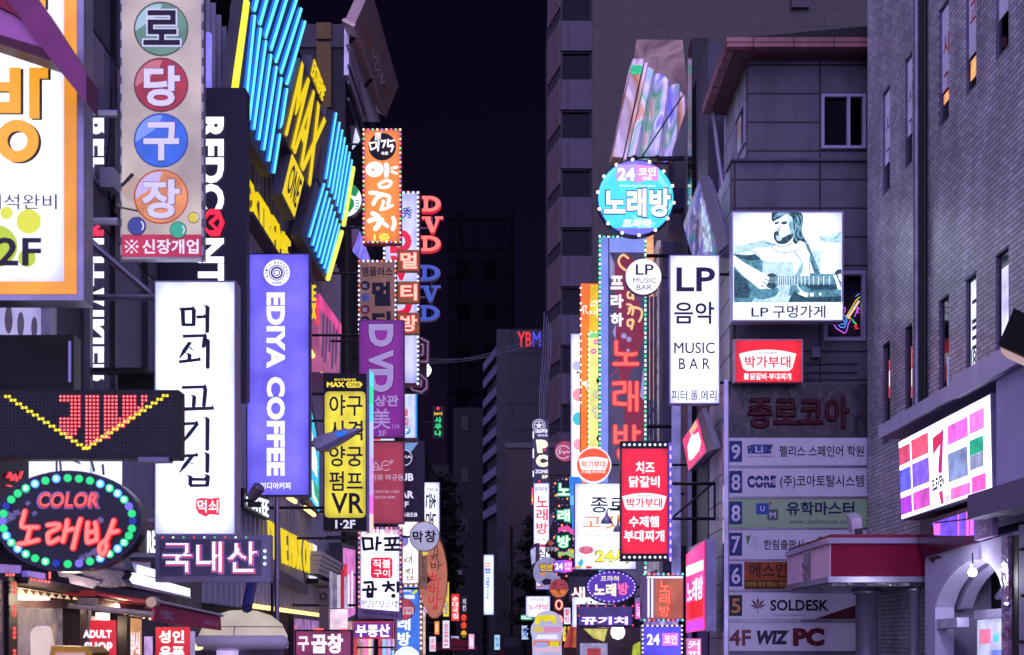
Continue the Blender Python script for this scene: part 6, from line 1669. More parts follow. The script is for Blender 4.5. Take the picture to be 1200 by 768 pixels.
T.P('numeral_print', L('#c81c78', 0.95)).poly([qb(0.47, 0.12), qb(0.49, 0.12), qb(0.46, 0.62), qb(0.42, 0.6), qb(0.425, 0.5)], 0.005, 0.0095)
T.P('numeral_print', L('#d83878', 0.9)).poly([qb(0.42, 0.83), qb(0.46, 0.82), qb(0.47, 1.0 - 0.02), qb(0.44, 0.98)], 0.005, 0.009)
T.P('numeral_print', L('#f0d0f0', 1.0)).poly([qb(0.49, 0.9), qb(0.54, 0.9), qb(0.54, 0.98), qb(0.49, 0.98)], 0.005, 0.009)
T.P('dark_lettering', D('#1c1030', 0.5)).text('ELEVEN', [qb(0.355, 0.66), qb(0.485, 0.63), qb(0.485, 0.77), qb(0.355, 0.80)], 0.014, 0.05, 0.003)
T.done()
T = Thing('floodlight', 'black tilted floodlight box on the ledge of the brick building', 'lamp', RW(6.4), (1185, 425))
T.P('housing', D('#07070b', 0.5, 0.1), pl=P3((1172, 410, 16.0), (1190, 365, 16.3), (1215, 380, 15.6))).poly([(1171.5, 406), (1190, 363), (1222, 378), (1203, 420)], -0.14, 0.03)
T.P('lens', E('#c8a8a0', 0.7), pl=P3((1172, 410, 16.0), (1190, 365, 16.3), (1215, 380, 15.6))).poly([(1172, 407), (1203, 421), (1200, 426), (1174, 414)], -0.1, 0.0)
T.P('arm', DKSTEEL).bar(pt(1203, 405, 16.2), pt(1206, 440, 16.3), 0.04)
T.done()
# --- canopy
T = Thing('entrance_canopy', 'dark red entrance canopy with lilac side face and silver trim on round steel posts', 'canopy', RW(5.3), (1030, 690))
d0, d1, xl, zt, zb = 21.2, 24.5, 5.27, wz(637.5, 21.2), wz(675.5, 21.2)
T.P('front_panel', D('#780c34', 0.5, 0.0, 0.15, spec=0.1)).wbox((xl + 0.01, d0, zb), (6.99, d0 + 0.3, zt))
T.P('side_panel', D('#f6d0f2', 0.4, 0.0, 0.1)).wbox((xl, d0 + 0.005, zb), (xl + 0.008, d1, zt))
T.P('core', D('#2a2030', 0.6)).wbox((xl + 0.012, d0 + 0.31, zb), (6.98, d1, zt))
tr = T.P('silver_trim', D('#a09cb4', 0.22, 0.5, 0.1)); tr.wbox((xl - 0.04, d0 - 0.04, zt + 0.005), (6.99, d1 + 0.02, zt + 0.1)); tr.wbox((xl - 0.04, d0 - 0.04, zb - 0.1), (6.99, d1 + 0.02, zb - 0.005))
T.P('top', D('#7a1434', 0.5)).wbox((xl + 0.02, d0 + 0.02, zt + 0.105), (6.99, d1, zt + 0.16))
sf = T.P('soffit', foil('soffit_steel', '#4a465a', 0.15, 0.4, ['#2a2834', '#5a566c'])); sf.wbox((xl + 0.05, d0 + 0.05, zb - 0.16), (6.98, d1 - 0.02, zb - 0.105))
T.P('metal_lettering', D('#d0cce0', 0.2, 0.9), pl=RW(xl)).vtext('원빌딩', (941, 648, 950, 681), gap=0.08, z=0.0, bold=0.03, th=0.03)
for cx, rr_, d in ((1015.5, 0.19, 22.6), (1071, 0.085, 21.5)):
    p = T.P('round_post', D('#a39fb8', 0.2, 0.6, 0.2, 2), smooth=True)
    x = wx(cx, d); p.lathe((x, d, 0), (0, 0, 1), [(rr_ * 1.3, 0.0), (rr_ * 1.3, 0.08), (rr_, 0.09), (rr_, zb - 0.26), (rr_ * 1.35, zb - 0.25), (rr_ * 1.35, zb - 0.165)], 24)
T.done()
T = Thing('security_camera', 'white box security camera standing on the dark red canopy', 'camera', F(22), (1005, 631))
T.P('housing', D('#b4b0c8', 0.35, 0.2)).solid([pt(997.5, 609, 22), pt(1009, 606, 22), pt(1011.5, 628, 22), pt(999.5, 628, 22)], Vector((0, 0.35, 0.12)))
T.P('lens_window', D('#241f2c', 0.2)).poly([(1001, 620), (1010, 619), (1010.8, 626.5), (1001.5, 626.5)], 0, 0.02)
T.P('foot', DKSTEEL).wbox((wx(1003, 22.1), 22.02, wz(632, 22)), (wx(1008, 22.1), 22.3, wz(627.5, 22)))
T.done()

# --- dark red glass sign + shop arch
T = Thing('dark_red_sign', 'dark red glossy sign box with glowing violet screen under the store fascia', 'sign', RW(6.7), (1110, 655))
T.P('cabinet', D('#4a1c34', 0.25, 0.2)).poly([(1078, 612), (1142, 592), (1142, 636), (1078, 654)], -0.25, 0)
T.P('screen', E('#7a52f4', 0.95, 0.35, 6)).poly([(1093, 613), (1142, 597), (1142, 628), (1096, 628)], 0, 0.008)
pk = T.P('pink_print', L('#f070e0', 1.1)); pk.poly([(1095, 613), (1103, 611.5), (1102, 627), (1095, 627)], 0.008, 0.011); pk.box(1123, 603, 1124.5, 628, 0.008, 0.011); pk.box(1133, 600, 1136, 628, 0.008, 0.011); pk.box(1137.5, 609, 1141.5, 627, 0.008, 0.011)
T.P('dark_bars', D('#2a1440', 0.5)).poly([(1096, 612.5), (1142, 607), (1142, 608.5), (1096, 614)], 0.0112, 0.013)
T.done()
T = Thing('small_lilac_sign', 'small lilac board with faint white lettering under the concrete beam', 'sign', RW(6.6), (1150, 633))
T.P('panel', D('#9c84b4', 0.5, 0, 0.12)).poly([(1142, 593), (1163, 585), (1163, 628), (1142, 634)], -0.08, 0)
T.P('lettering', D('#d8c8e8', 0.5)).text('편의점', [(1145, 599), (1160, 594), (1160, 606), (1145, 611)], 0.004); T.P('lettering', D('#d8c8e8', 0.5)).text('24', [(1147, 617), (1156, 614), (1156, 624), (1147, 627)], 0.004)
T.done()
T = Thing('arched_shop_front', 'white arched shop front with a hanging bulb and colourful drinks counter', 'shop front', RW(6.75), (1130, 752))
arch = [(1096, 790)] + spline([(1096, 712), (1103, 692), (1115, 674), (1130, 661), (1146, 656), (1159, 661), (1169, 674), (1174, 690)], 4) + [(1174, 790)]
top = lambda x: 653 - (x - 1085) * 0.275
wl_ = T.P('wall', D('#b4aed0', 0.55, 0, 0.15, 2.5, 0.2))
wl_.poly([(1084, top(1084)), (1096, top(1096)), (1096, 790), (1084, 790)], -0.3, 0)
for (ax, ay), (bx, by) in zip(arch[1:-2], arch[2:-1]): wl_.poly([(ax, ay), (ax, top(ax)), (bx, top(bx)), (bx, by)], -0.3, 0)
T.P('inner_arch', D('#8f8aac', 0.5, 0, 0.15)).strokes([arch[1:-1]], 6, -0.55, 0.2)
T.P('barrel', D('#5a5470', 0.5, 0, 0.2)).strokes([[(1122, 700), (1134, 682), (1150, 668), (1166, 664)]], 6, -0.9, 0.3)
T.P('back_wall', D('#6a6484', 0.6)).wbox((8.6, 16.5, 0), (8.7, 21, 3.2))
T.P('ceiling', D('#5a5478', 0.6)).wbox((6.8, 16.5, 3.2), (8.6, 20.8, 3.29))
T.P('inner_side', D('#7c7698', 0.6)).wbox((6.8, 20.7, 0), (8.6, 20.8, 3.2))
T.bulb(1149.5, 671, 5.2, E('#f4f4ff', 9.0), 0.12, 'hanging_bulb')
T.light(RW(6.75).at(1149.5, 671, 0.12) + Vector((-0.12, -0.05, -0.1)), 18, (0.86, 0.84, 1.0), 0.08)
T.light(RW(6.75).at(1140, 700, -0.5), 14, (0.86, 0.84, 1.0), 0.1)  # fill light added inside the arch, without a lamp
T.P('bulb_cord', BLACK).bar(RW(6.75).at(1149.5, 666, 0.12), RW(6.75).at(1149.5, 648, 0.12), 0.012)
T.P('bulb_socket', D('#c8c4dc', 0.4)).bar(RW(6.75).at(1149.5, 667, 0.12), RW(6.75).at(1149.5, 661, 0.12), 0.03)
ct = T.P('counter', D('#8f8aa8', 0.5)); ct.poly([(1122, 716), (1174, 711), (1174, 721), (1122, 726)], -0.6, -0.25)
dr = T.P('drinks_panel', E('#c8ccf4', 0.85, 0.3, 5)); dr.poly([(1122, 727), (1174, 722), (1174, 790), (1122, 790)], -0.6, -0.3)
for c, p in (('#f07aa0', [(1125, 738), (1137, 737), (1137, 754), (1125, 755)]), ('#d8e87a', [(1149, 736), (1158, 733), (1157, 752), (1149, 752)]), ('#5ac8f0', [(1140, 744), (1146, 742), (1146, 752), (1140, 752)]), ('#b8f0d0', [(1160, 736), (1172, 731), (1172, 750), (1160, 751)]), ('#7a8cf0', [(1138, 762), (1174, 760), (1174, 790), (1138, 790)])):
    T.P('colour_print', E(c, 0.9, 0.3, 12)).poly(p, -0.3, -0.295)
ps = T.P('drink_poster', E('#d4d0f0', 0.85, 0.2, 6)); ps.poly([(1152, 692), (1174, 687), (1174, 722), (1152, 722)], -0.28, -0.27)
for c, x, y, r in (('#d84a8c', 1160, 708, 3.5), ('#c83a7c', 1164, 714, 3), ('#2a2a3c', 1170, 706, 2), ('#4ac0d8', 1162, 696, 3.4), ('#f088b0', 1156, 712, 3), ('#2a2a3c', 1170, 713, 1.8)):
    T.P('poster_print', L(c, 0.9), under=ps).poly(ell(x, y, r, r, 10), -0.27, -0.266)
T.P('white_ledge', D('#b8b4d0', 0.5)).poly([(1096, 726), (1120, 724), (1120, 735), (1096, 737)], -0.2, -0.02)
T.P('rust_stain', D('#4a3a40', 0.7)).poly([(1088, 655), (1100, 651), (1104, 654), (1096, 656), (1094, 661)], 0, 0.003)
T.P('steel_jamb', foil('pink_steel', '#a880a8', 0.2, 0.5, ['#8a5a78', '#b4a8cc', '#6a5a80'])).box(1176, 628, 1184, 790, -0.2, 0.03)
T.P('dark_jamb', BLACK).box(1186, 628, 1193, 790, -0.2, 0)
T.P('side_wall', D('#8a86a8', 0.6, 0, 0.2)).box(1194, 615, 1260, 790, -0.2, 0.0)
T.P('bolt', D('#1c1820', 0.5)).poly(ell(1198, 698, 2), 0, 0.03); T.P('bolt', D('#1c1820', 0.5)).poly(ell(1198, 752, 2), 0, 0.03); T.P('bolt', D('#1c1820', 0.5)).poly(ell(1198, 644, 2), 0, 0.03)
T.done()

# --- shiny bent boards up high
I1 = foil('film_board', '#b8a0b0', 0.16, 0.7, ['#f0a878', '#f4d0b8', '#fff0f0', '#f4d8e0', '#78e09c'], 1.6, 0.3)  # hues are reflections of nearby neon, painted into the base colour
I2 = foil('film_board_wave', '#a8a0c4', 0.12, 1.0, ['#a8a0ff', '#ffffff', '#d8d0f4', '#70e09c', '#fff4e0', '#f0b088'], 1.7, 0.14)
T = Thing('shiny_board', 'tall leaning mirror-film board with wavy folded panels catching green and violet reflections', 'sign', P3((720, 184, 35), (742, 69, 36.2), (795, 183, 35.6)), (755, 187))
b_ = T.P('flat_panel', I1); b_.poly([(742, 69), (754.5, 69), (729.5, 184.5), (718, 184)], -0.3, 0)
T.P('flat_panel', I1).poly([(755.5, 74), (759, 74), (733.5, 188), (730.5, 187)], -0.3, 0.02)
T.P('green_light', E('#1ad890', 0.6, 0.7, 14)).poly([(740.5, 77), (752.7, 77), (750.6, 87), (738.5, 87)], 0, 0.012)  # green reflection painted on the film as a glowing patch
wv = T.P('wave_panel', I2, smooth=False)
n = 26
pts = []
for i in range(n + 1):
    u = i / n
    tx, ty = 759 + 36 * u, 78 + 26 * u + 6 * math.sin(u * 12)
    bx_, by_ = 735 + 55 * u, 186
    pts.append(((tx, ty), (bx_, by_), 0.16 * math.sin(u * 13)))
for (t0, b0, z0), (t1, b1, z1) in zip(pts[:-1], pts[1:]):
    pl_ = wv.pl
    A = [pl_.at(*t0, z0), pl_.at(*t1, z1), pl_.at(*b1, z1), pl_.at(*b0, z0)]
    wv.solid(A, pl_.n * -0.05)
T.P('end_panel', I1).poly([(799, 104), (804, 111), (803, 184), (790, 184)], -0.35, -0.1)
T.P('brace', DKSTEEL).bar(pt(751, 186, 34.8), pt(800, 112, 34.6), 0.02)
T.done()
T = Thing('mirror_hoarding', 'brown glossy hoarding behind the leaning mirror-film board', 'hoarding', F(37.5), (770, 190))
T.P('panel', foil('brown_gloss', '#6a4a44', 0.22, 0.9, ['#3a2620', '#7a5a54', '#a08478', '#4a302c'], 0.5)).poly([(746, 46.5), (800, 47), (806, 110), (806, 190), (742, 190), (743, 70)], -0.2, 0)
T.P('post', DKSTEEL).box(744, 190, 747, 230, -0.15, -0.05)
T.P('post', DKSTEEL).box(796, 190, 799, 230, -0.15, -0.05)
T.done()
I3 = foil('film_diamond', '#9a9cc8', 0.14, 1.0, ['#6ae0b0', '#b4b8ff', '#ffffff', '#9aa4ff', '#ffffff'], 2.6, 0.6)
T = Thing('diamond_board', 'tilted diamond shaped film board with grey side above the white music bar lightbox', 'sign', P3((820, 210, 27), (845, 293, 25.6), (801, 262, 27.6)), (835, 299))
T.P('cabinet', D('#8f8aa8', 0.4, 0.4)).poly([(820, 208), (848, 296), (843, 300), (812, 300), (801, 264)], -0.3, -0.02)
T.P('side', D('#a09cb8', 0.35, 0.5, 0.1)).poly([(820.5, 209), (831, 207), (854, 286), (843, 297)], -0.02, 0.03)
T.P('face', I3).poly([(820, 211), (842, 293), (838, 300), (812, 300), (801.5, 264)], -0.02, 0.02)
T.P('reflection_strip', E('#cfe8ff', 0.5, 0.9, 7)).poly([(822, 232), (833, 268), (836, 295), (826, 296), (824, 262)], 0.02, 0.024)  # pale reflection painted on the face as a glowing strip
T.done()
T = Thing('violet_neon_strip', 'small violet neon strip in a dark recess beside the black glossy column', 'neon sign', F(31.5), (815, 224))
T.P('box', D('#2a2470', 0.5)).box(811, 193, 821, 225, -0.2, 0)
T.P('neon', L('#f04ad0', 1.2)).strokes([[(816.5, 199), (814.5, 208), (815, 216), (813, 221)]], 1.6, 0.0, 0.03); T.P('glow', L('#5a3ae0', 0.8)).box(811.5, 194, 813, 224, 0, 0.01)
T.P('ring', D('#a8a4c0', 0.3, 0.6)).ring(817, 104, 5.5, 4.6, 0, 0.05)
T.done()

# --- red cheese dakgalbi sign
T = Thing('red_restaurant_sign', 'tall red restaurant lightbox with white lettering and bulbs along its black ends', 'sign', F(28), (755, 657))
T.P('cabinet', D('#1d1826', 0.4, 0.2)).box(727, 517, 783.5, 657.5, -0.25, 0)
T.P('face', E('#ff1a3c', 1.0, 0.12, 2, box=True)).box(728.5, 526, 782.5, 649, 0, 0.006)
w = T.T(L('#fff4f8', 1.1)); w.text('치즈', (745, 541, 767, 555), 0.008, 0.035, 0.004); w.text('닭갈비', (737, 558, 773, 571.5), 0.008, 0.035, 0.004); w.text('수제햄', (737, 605, 772, 618), 0.008, 0.035, 0.004); w.text('부대찌개', (731, 621.5, 778.5, 635), 0.008, 0.035, 0.004)
emblem(T, '#e01838', 729, 578, 781, 598, 0.008, '박가부대', '치즈')
for i in range(9):
    for y in (521.5, 653.3): T.bulb(731.5 + 6 * i, y, 1.5, L('#dce8ff', 1.8), 0.02)
st = T.P('violet_strip', E('#6a5cf0', 0.8, 0.3, 6)); st.box(783.7, 519, 787.5, 656, -0.2, 0.02)
T.P('pink_dashes', L('#f4b0ff', 1.4)).dots([(785.6, y + k) for y in range(524, 655, 10) for k in (0, 1.6, 3.2)], 1.7, 0.02, 0.01)
for y in (567, 608): T.P('bracket', DKSTEEL).bar(F(28.15).at(787, y), (4.55, 28.15, F(28.15).at(787, y).z), 0.035)
T.P('bracket', DKSTEEL).bar(F(28.15).at(789, 606), F(28.15).at(834, 568), 0.025)
T.P('bracket', DKSTEEL).bar(F(28.15).at(838, 565), F(28.15).at(838, 610), 0.035)
T.done()
# --- angled pink lit signs
T = Thing('pink_angled_sign', 'tilted pink and white lightbox with grey side on the wall over the black frame', 'sign', P3((800, 514.6, 30), (818, 488, 28), (828, 528, 28)), (815, 553))
T.P('cabinet', D('#8f8aae', 0.4, 0.4)).poly([(799, 515), (818, 487), (829, 530), (807, 553)], -0.22, 0)
T.P('side', D('#8a84a8', 0.4, 0.3)).poly([(818.5, 487), (823, 479), (840, 526), (829, 530)], -0.1, 0.02)
T.P('face', E('#f83a74', 1.2, 0.4, 4)).poly([(800.5, 515.5), (817.5, 491), (827.5, 529), (807.5, 551)], 0, 0.01)
T.P('white_print', L('#ffeef8', 1.2)).poly([(806, 524), (809, 514), (812, 508), (814, 510), (819, 506), (822, 518), (820, 528), (812, 538), (808, 540)], 0.01, 0.014)
T.P('orange_print', L('#ffb090', 1.1)).poly([(808, 505), (816, 493), (818, 500), (810, 510)], 0.01, 0.014)
T.done()
T = Thing('pink_wall_sign', 'upright pink and red lightbox with white lettering and grey side near street level', 'sign', RW(3.85), (815, 742))
T.P('cabinet', D('#8c88b0', 0.4, 0.4)).wbox((3.86, wz(0, 1) * 0 + 3.85 * FPX / (826 - 600) - 0.1, wz(740, 25.5)), (4.06, 3.85 * FPX / (804 - 600), wz(632, 25.5)))
T.P('face', E('#f83a90', 1.3, 0.3, 3)).poly([(804.5, 650), (825.5, 634), (825.5, 738), (804.5, 742)], 0, 0.012)
T.P('white_glow', L('#fff0ff', 1.3)).poly([(805, 664), (825, 656), (825, 668), (805, 676)], 0.012, 0.016)
T.P('red_print', L('#e8142c', 1.0)).poly([(805, 708), (825, 700), (825, 722), (805, 727)], 0.012, 0.015)
T.P('white_lettering', L('#fff4fa', 1.2)).text('노래방', [(806, 682), (824.5, 674), (824.5, 702), (806, 708)], 0.017, 0.03, 0.005)
T.P('violet_print', L('#d83af0', 1.0)).poly([(805, 730), (825, 726), (825, 737), (805, 741)], 0.012, 0.015)
T.P('dark_post', BLACK).bar((wx(801.5, 28.4), 28.4, 0), (wx(801.5, 28.4), 28.4, wz(640, 28.4)), 0.05)
T.done()

# --- white gogi sign
T = lightbox('white_meat_sign', 'white lightbox with navy and orange calligraphy and a printed meat plate', 'sign', 33, (673, 566, 746, 668), E('#e9eeff', 1.44, 0.1, 2, box=True), D('#6a66a0', 0.4, 0.3), 0.25, 1.0, wall=4.5)
k = T.T(D('#34305c', 0.5), 'dark_lettering'); k.text('종로', (692, 583, 735, 601), 0.008, 0.012, 0.004)
T.T(L('#f08a3a', 0.95), 'orange_lettering').text('고깃', (683, 604, 727, 620), 0.008, 0.012, 0.004)
k.text('Premium Pork BBQ House', (687, 622.5, 705, 624), 0.008, 0, 0.003); k.text('육즙가득 숯불구이 전문점', (686, 626.5, 716, 629), 0.008, 0, 0.003)
T.P('plate_print', L('#f6f8ff', 1.1)).poly(ell(687.5, 646.5, 10.5, 6.5), 0.006, 0.009); T.P('meat_print', E('#e0708a', 0.9, 0.5, 14)).poly(ell(687, 645, 8.5, 4.6), 0.009, 0.011); T.P('plate_edge', D('#a8a4c4', 0.5)).ring(687.5, 646.5, 10.7, 10.2, 0.006, 0.01, 6.8, 6.4)
T.P('leaf_print', E('#3ab8c8', 0.9, 0.4, 14)).poly([(677, 660), (682, 654), (684, 660), (680, 665)], 0.006, 0.009)
T.T(D('#2a2440', 0.5), 'letter_outline').text('24시', (697.5, 642.5, 736.5, 660.5), 0.009, 0.06, 0.003); T.T(L('#f8ee3a', 1.1), 'yellow_lettering').text('24시', (698.5, 643.5, 735.5, 659.5), 0.0135, 0.04, 0.003)
for x, c in ((676, '#e8c83a'), (688, '#d84a3a')): T.P('food_print', L(c, 0.8)).poly(ell(x + 2, 665, 4, 1.6, 12), 0.006, 0.009)
T.done()
T = Thing('blue_banner', 'bright blue edge banner beside the white meat lightbox', 'banner', F(34.5), (672, 620))
T.P('panel', E('#1a7cf0', 0.9, 0.25, 3)).poly([(667, 559), (682, 559), (682, 622), (671, 620)], -0.1, 0); T.P('light_patch', L('#5ab8f8', 1.0)).box(668, 581, 674, 592, 0, 0.01)
T.done()
def lamp(px, py, d, s, lab):
    T = Thing('pendant_lamp', lab, 'lamp', F(d), (px, py + 10 * s))
    c = F(d).at(px, py)
    u = s / FPX * d
    T.P('shade', D('#9a96b8', 0.3, 0.3), smooth=True).lathe(c, (0, 0, -1), [(1.2 * u, -8 * u), (2 * u, -3 * u), (3 * u, -1 * u), (7 * u, 4 * u), (9 * u, 9 * u), (8.8 * u, 9.4 * u)], 18)
    T.P('arm', DKSTEEL).tube([c + Vector((0, 0, 8 * u)), c + Vector((0.05, 0.1, 13 * u)), c + Vector((0.5, 0.3, 13 * u))], 0.9 * u)
    T.P('bulb', L('#4a88ff', 0.8)).lathe(c, (0, 0, -1), [(0.5 * u, 6 * u), (2 * u, 8 * u), (2 * u, 9 * u), (0.5 * u, 10.4 * u)], 10)
    T.done()
lamp(711, 606, 30, 0.82, 'grey bell shaped lamp hanging before the white meat lightbox')
lamp(724, 617, 29, 0.66, 'smaller grey lamp half hidden by the tall red restaurant lightbox')
T = Thing('round_stew_sign', 'round orange sign with white rim and emblem above the white meat lightbox', 'sign', F(31), (696, 566))
T.P('rim', L('#f4ecf8', 1.0)).poly(ell(695.5, 545, 21, None, 32), -0.18, 0)
T.P('face', E('#ff5a2a', 1.0, 0.2, 3)).poly(ell(695.5, 545, 19.4, None, 32), 0, 0.006)
emblem(T, '#f05a3a', 678, 535.5, 713, 551, 0.006, '박가부대')
T.T(L('#ffeee0', 1.0)).text('수제햄·부대찌개', (681, 551.5, 709, 555), 0.008, 0.03, 0.003)
T.P('bracket', DKSTEEL).bar(F(31.1).at(715, 545), (4.5, 31.1, F(31.1).at(715, 545).z), 0.03)
T.done()
# --- orange, yellow, white narrow boards
T = lightbox('orange_room_board', 'narrow orange board with white script and white bulbs down its edge', 'sign', 37, (680, 332, 705, 600), E('#ff7a1e', 1.0, 0.25, 1.5), D('#b04a1a', 0.5), 0.25, 0.6, wall=4.5, bracket=False)
T.P('yellow_wash', E('#f2c424', 1.0, 0.3, 2)).poly([(692, 334), (705, 334), (705, 392), (690, 392)], 0.006, 0.009)
w = T.P('white_script', L('#fff4e8', 1.1)); w.strokes([spline(p, 3) for p in ([(684, 368), (683, 360), (687, 359), (686, 364), (689, 368)], [(691, 365), (693, 366), (691, 368)], [(696, 365), (698, 367), (695, 368)], [(700, 360), (700, 372)], [(693, 355), (698, 353), (698, 358), (692, 358)], [(699, 356), (703, 350)])], 1.3, 0.009, 0.003)
T.P('white_swoosh', L('#fff0e0', 1.0)).poly([(681, 448), (690, 446), (690, 460), (685, 452), (681, 451)], 0.009, 0.012)
for y in range(337, 480, 9):
    T.bulb(680.5, y + (y % 2), 1.2, L('#e8d8ff', 1.9), 0.03)
T.done()
T = lightbox('yellow_cartoon_board', 'narrow pale yellow board with pink lip prints and rounded white lettering', 'sign', 36, (689, 389, 705, 604), E('#f2f08a', 1.0, 0.2, 2), D('#8a9a5a', 0.5), 0.22, 0.5, wall=4.5, bracket=False)
T.P('green_top', L('#8ae08a', 0.9)).box(690, 390, 704, 396, 0.006, 0.009)
for x, y in ((695.5, 412), (699, 401)): T.P('lip_print', L('#f06ac0', 0.95)).ring(x, y, 3.6, 1.6, 0.006, 0.01, 3.2, 1.0, 14)
T.P('dark_outline', D('#3a3a5c', 0.5)).strokes([spline(p, 3) for p in ([(703, 442), (700, 446), (702, 450)], [(704, 458), (698, 459), (697, 464), (704, 466)], [(704, 476), (695, 479), (697, 484), (698, 489), (704, 488)], [(703, 510), (700, 514), (703, 518)])], 2.6, 0.006, 0.003)
T.P('white_lettering', L('#fbf8e0', 1.0)).strokes([spline(p, 3) for p in ([(704, 458), (698, 459), (697, 464), (704, 466)], [(704, 476), (695, 479), (697, 484), (698, 489), (704, 488)])], 1.4, 0.008, 0.004)
T.P('white_dashes', L('#eafff4', 1.3)).dots([(689.8, y) for y in range(392, 602, 6)] + [(x, 389.8) for x in (693, 698, 703)], 2.0, 0.0, 0.03)
T.done()
T = lightbox('pale_icon_board', 'narrow white board with faint pink and blue pictures behind the orange board', 'sign', 39, (668.5, 391, 692, 602), E('#dfe6ff', 1.29, 0.15, 2, box=True), D('#8a86b0', 0.5), 0.22, 0.8, wall=4.3, bracket=False)
for c, x, y, r in (('#f0a0b4', 678, 463, 7), ('#3ac8e0', 678, 491, 7), ('#f0a8c0', 678, 521, 6), ('#b8c4ec', 676, 429, 5)): T.P('round_print', L(c, 0.95)).poly(ell(x, y, r, r * 1.1, 16), 0.006, 0.01)
T.P('dark_print', D('#2a2848', 0.5)).strokes([[(676, 437), (681, 436), (680, 440)]], 1.6, 0.006, 0.003)
T.done()
# --- ellipse etc. low down
T = Thing('violet_ellipse_sign', 'violet elliptical karaoke sign with cream and pink lettering ringed by bulbs', 'sign', F(30), (717, 708))
T.P('cabinet', D('#3a2c6a', 0.4, 0.2)).poly(ell(716.5, 688, 30.5, 20, 36), -0.2, 0); T.P('face', E('#5a36b4', 0.85, 0.2, 3)).poly(ell(716.5, 688, 28.5, 18.2, 36), 0, 0.006)
w = T.T(L('#fff4d0', 1.1)); w.text('노래', (696, 684, 722, 699), 0.008, 0.045, 0.004); w.text('프라하', (704, 675, 726, 681.5), 0.008, 0.012, 0.003); T.T(L('#ff6aa8', 1.1), 'pink_lettering').text('방', (724, 683, 736.5, 697.5), 0.008, 0.045, 0.004)
for i in range(30):
    a = R(12 * i); T.bulb(716.5 + 27.6 * math.cos(a), 688 + 17.4 * math.sin(a), 1.05, L('#b8a8ff', 1.4), 0.02)
T.P('bracket', DKSTEEL).bar(F(30.1).at(746, 688), (4.5, 30.1, F(30.1).at(746, 688).z), 0.03)
T.done()
T = Thing('grey_pixel_sign', 'dark grey board with one glowing pixel character left of the violet ellipse'.replace(' left of', ' beside'), 'sign', F(32), (680, 704))
T.P('cabinet', D('#4a4458', 0.5, 0.2)).box(667, 676, 700, 705, -0.15, 0); led_text(T, '새', (669, 688, 686, 701.5), 17, 14, L('#fff0f4', 1.7), L('#ff7a5a', 1.0), 0.04, 0.002, 0.95)
T.done()
T = Thing('black_led_sign', 'black sign with red dot bulbs and violet-white lettering below the violet ellipse', 'sign', F(29), (710, 735))
T.P('cabinet', D('#2c2840', 0.4, 0.2)).box(676, 708.5, 743.5, 735, -0.2, 0); T.P('glow_panel', E('#4a3c8c', 0.6, 0.3, 4)).box(678, 711, 741, 733, 0, 0.004)
T.T(L('#8a4ae0', 0.9), 'letter_glow').text('뀨기치', (680.5, 722, 736.5, 733), 0.006, 0.09, 0.003); T.T(L('#fff4ff', 1.3)).text('뀨기치', (681.5, 723, 735.5, 732), 0.012, 0.04, 0.004)
for x, y in edge_pts(678, 710.5, 741.5, 733, 10, 'tlr'): T.bulb(x, y, 1.2, L('#f0485a', 1.1), 0.02)
T.done()
T = Thing('orange_karaoke_box', 'orange brown karaoke box sign with red neon characters and white tubes', 'sign', F(27.5), (778, 731))
T.P('cabinet', D('#7a6a90', 0.4, 0.3)).box(752, 674, 801, 728, -0.4, 0); T.P('face', E('#b8664a', 0.7, 0.25, 3)).box(767, 679, 800, 725, 0, 0.006)
T.T(L('#e02a28', 0.9), 'red_glow').vtext('노래방', (771.5, 679.5, 786, 724), z=0.008, bold=0.05, th=0.004); T.T(L('#ff7a5a', 1.1)).vtext('노래방', (772.5, 680.5, 785, 723), z=0.014, bold=0.02, th=0.004)
for x in (759, 763.5): T.P('white_tube', L('#f0ecff', 1.5)).box(x, 679, x + 1.7, 724, 0, 0.04)
T.P('white_tube', L('#f6f0ff', 1.6)).box(758, 676, 800, 677.8, 0, 0.04)
for i in range(9): 
    for y in (673, 727): T.bulb(755 + 5.6 * i, y, 1.5, [L('#5ae8c8', 1.2), L('#ff8a6a', 1.3), L('#e85a5a', 1.2), L('#8a9cff', 1.3)][i % 4], 0.02)
T.done()
T = Thing('blue_coin_sign', 'blue violet coin karaoke lightbox with pale bulb edge near street level', 'sign', F(26.5), (776, 770))
T.P('cabinet', D('#6a5c8a', 0.4)).box(752, 732.5, 800, 785, -0.3, 0); T.P('face', E('#5a50f0', 0.95, 0.3, 3)).box(754, 734.5, 798, 783, 0, 0.006)
T.P('pink_tag', L('#e07af0', 1.0)).box(776, 742, 795, 757, 0.006, 0.009); w = T.T(L('#f4eaff', 1.2)); w.text('24', (758, 743, 773, 756), 0.008, 0.04, 0.004); w.text('코인', (778, 744, 793, 755), 0.01, 0.03, 0.004)
for x, y in edge_pts(753, 733.5, 799, 770, 5.5, 'tlr'): T.bulb(x, y, 1.2, L('#fff0d8', 1.3), 0.02)
T.done()
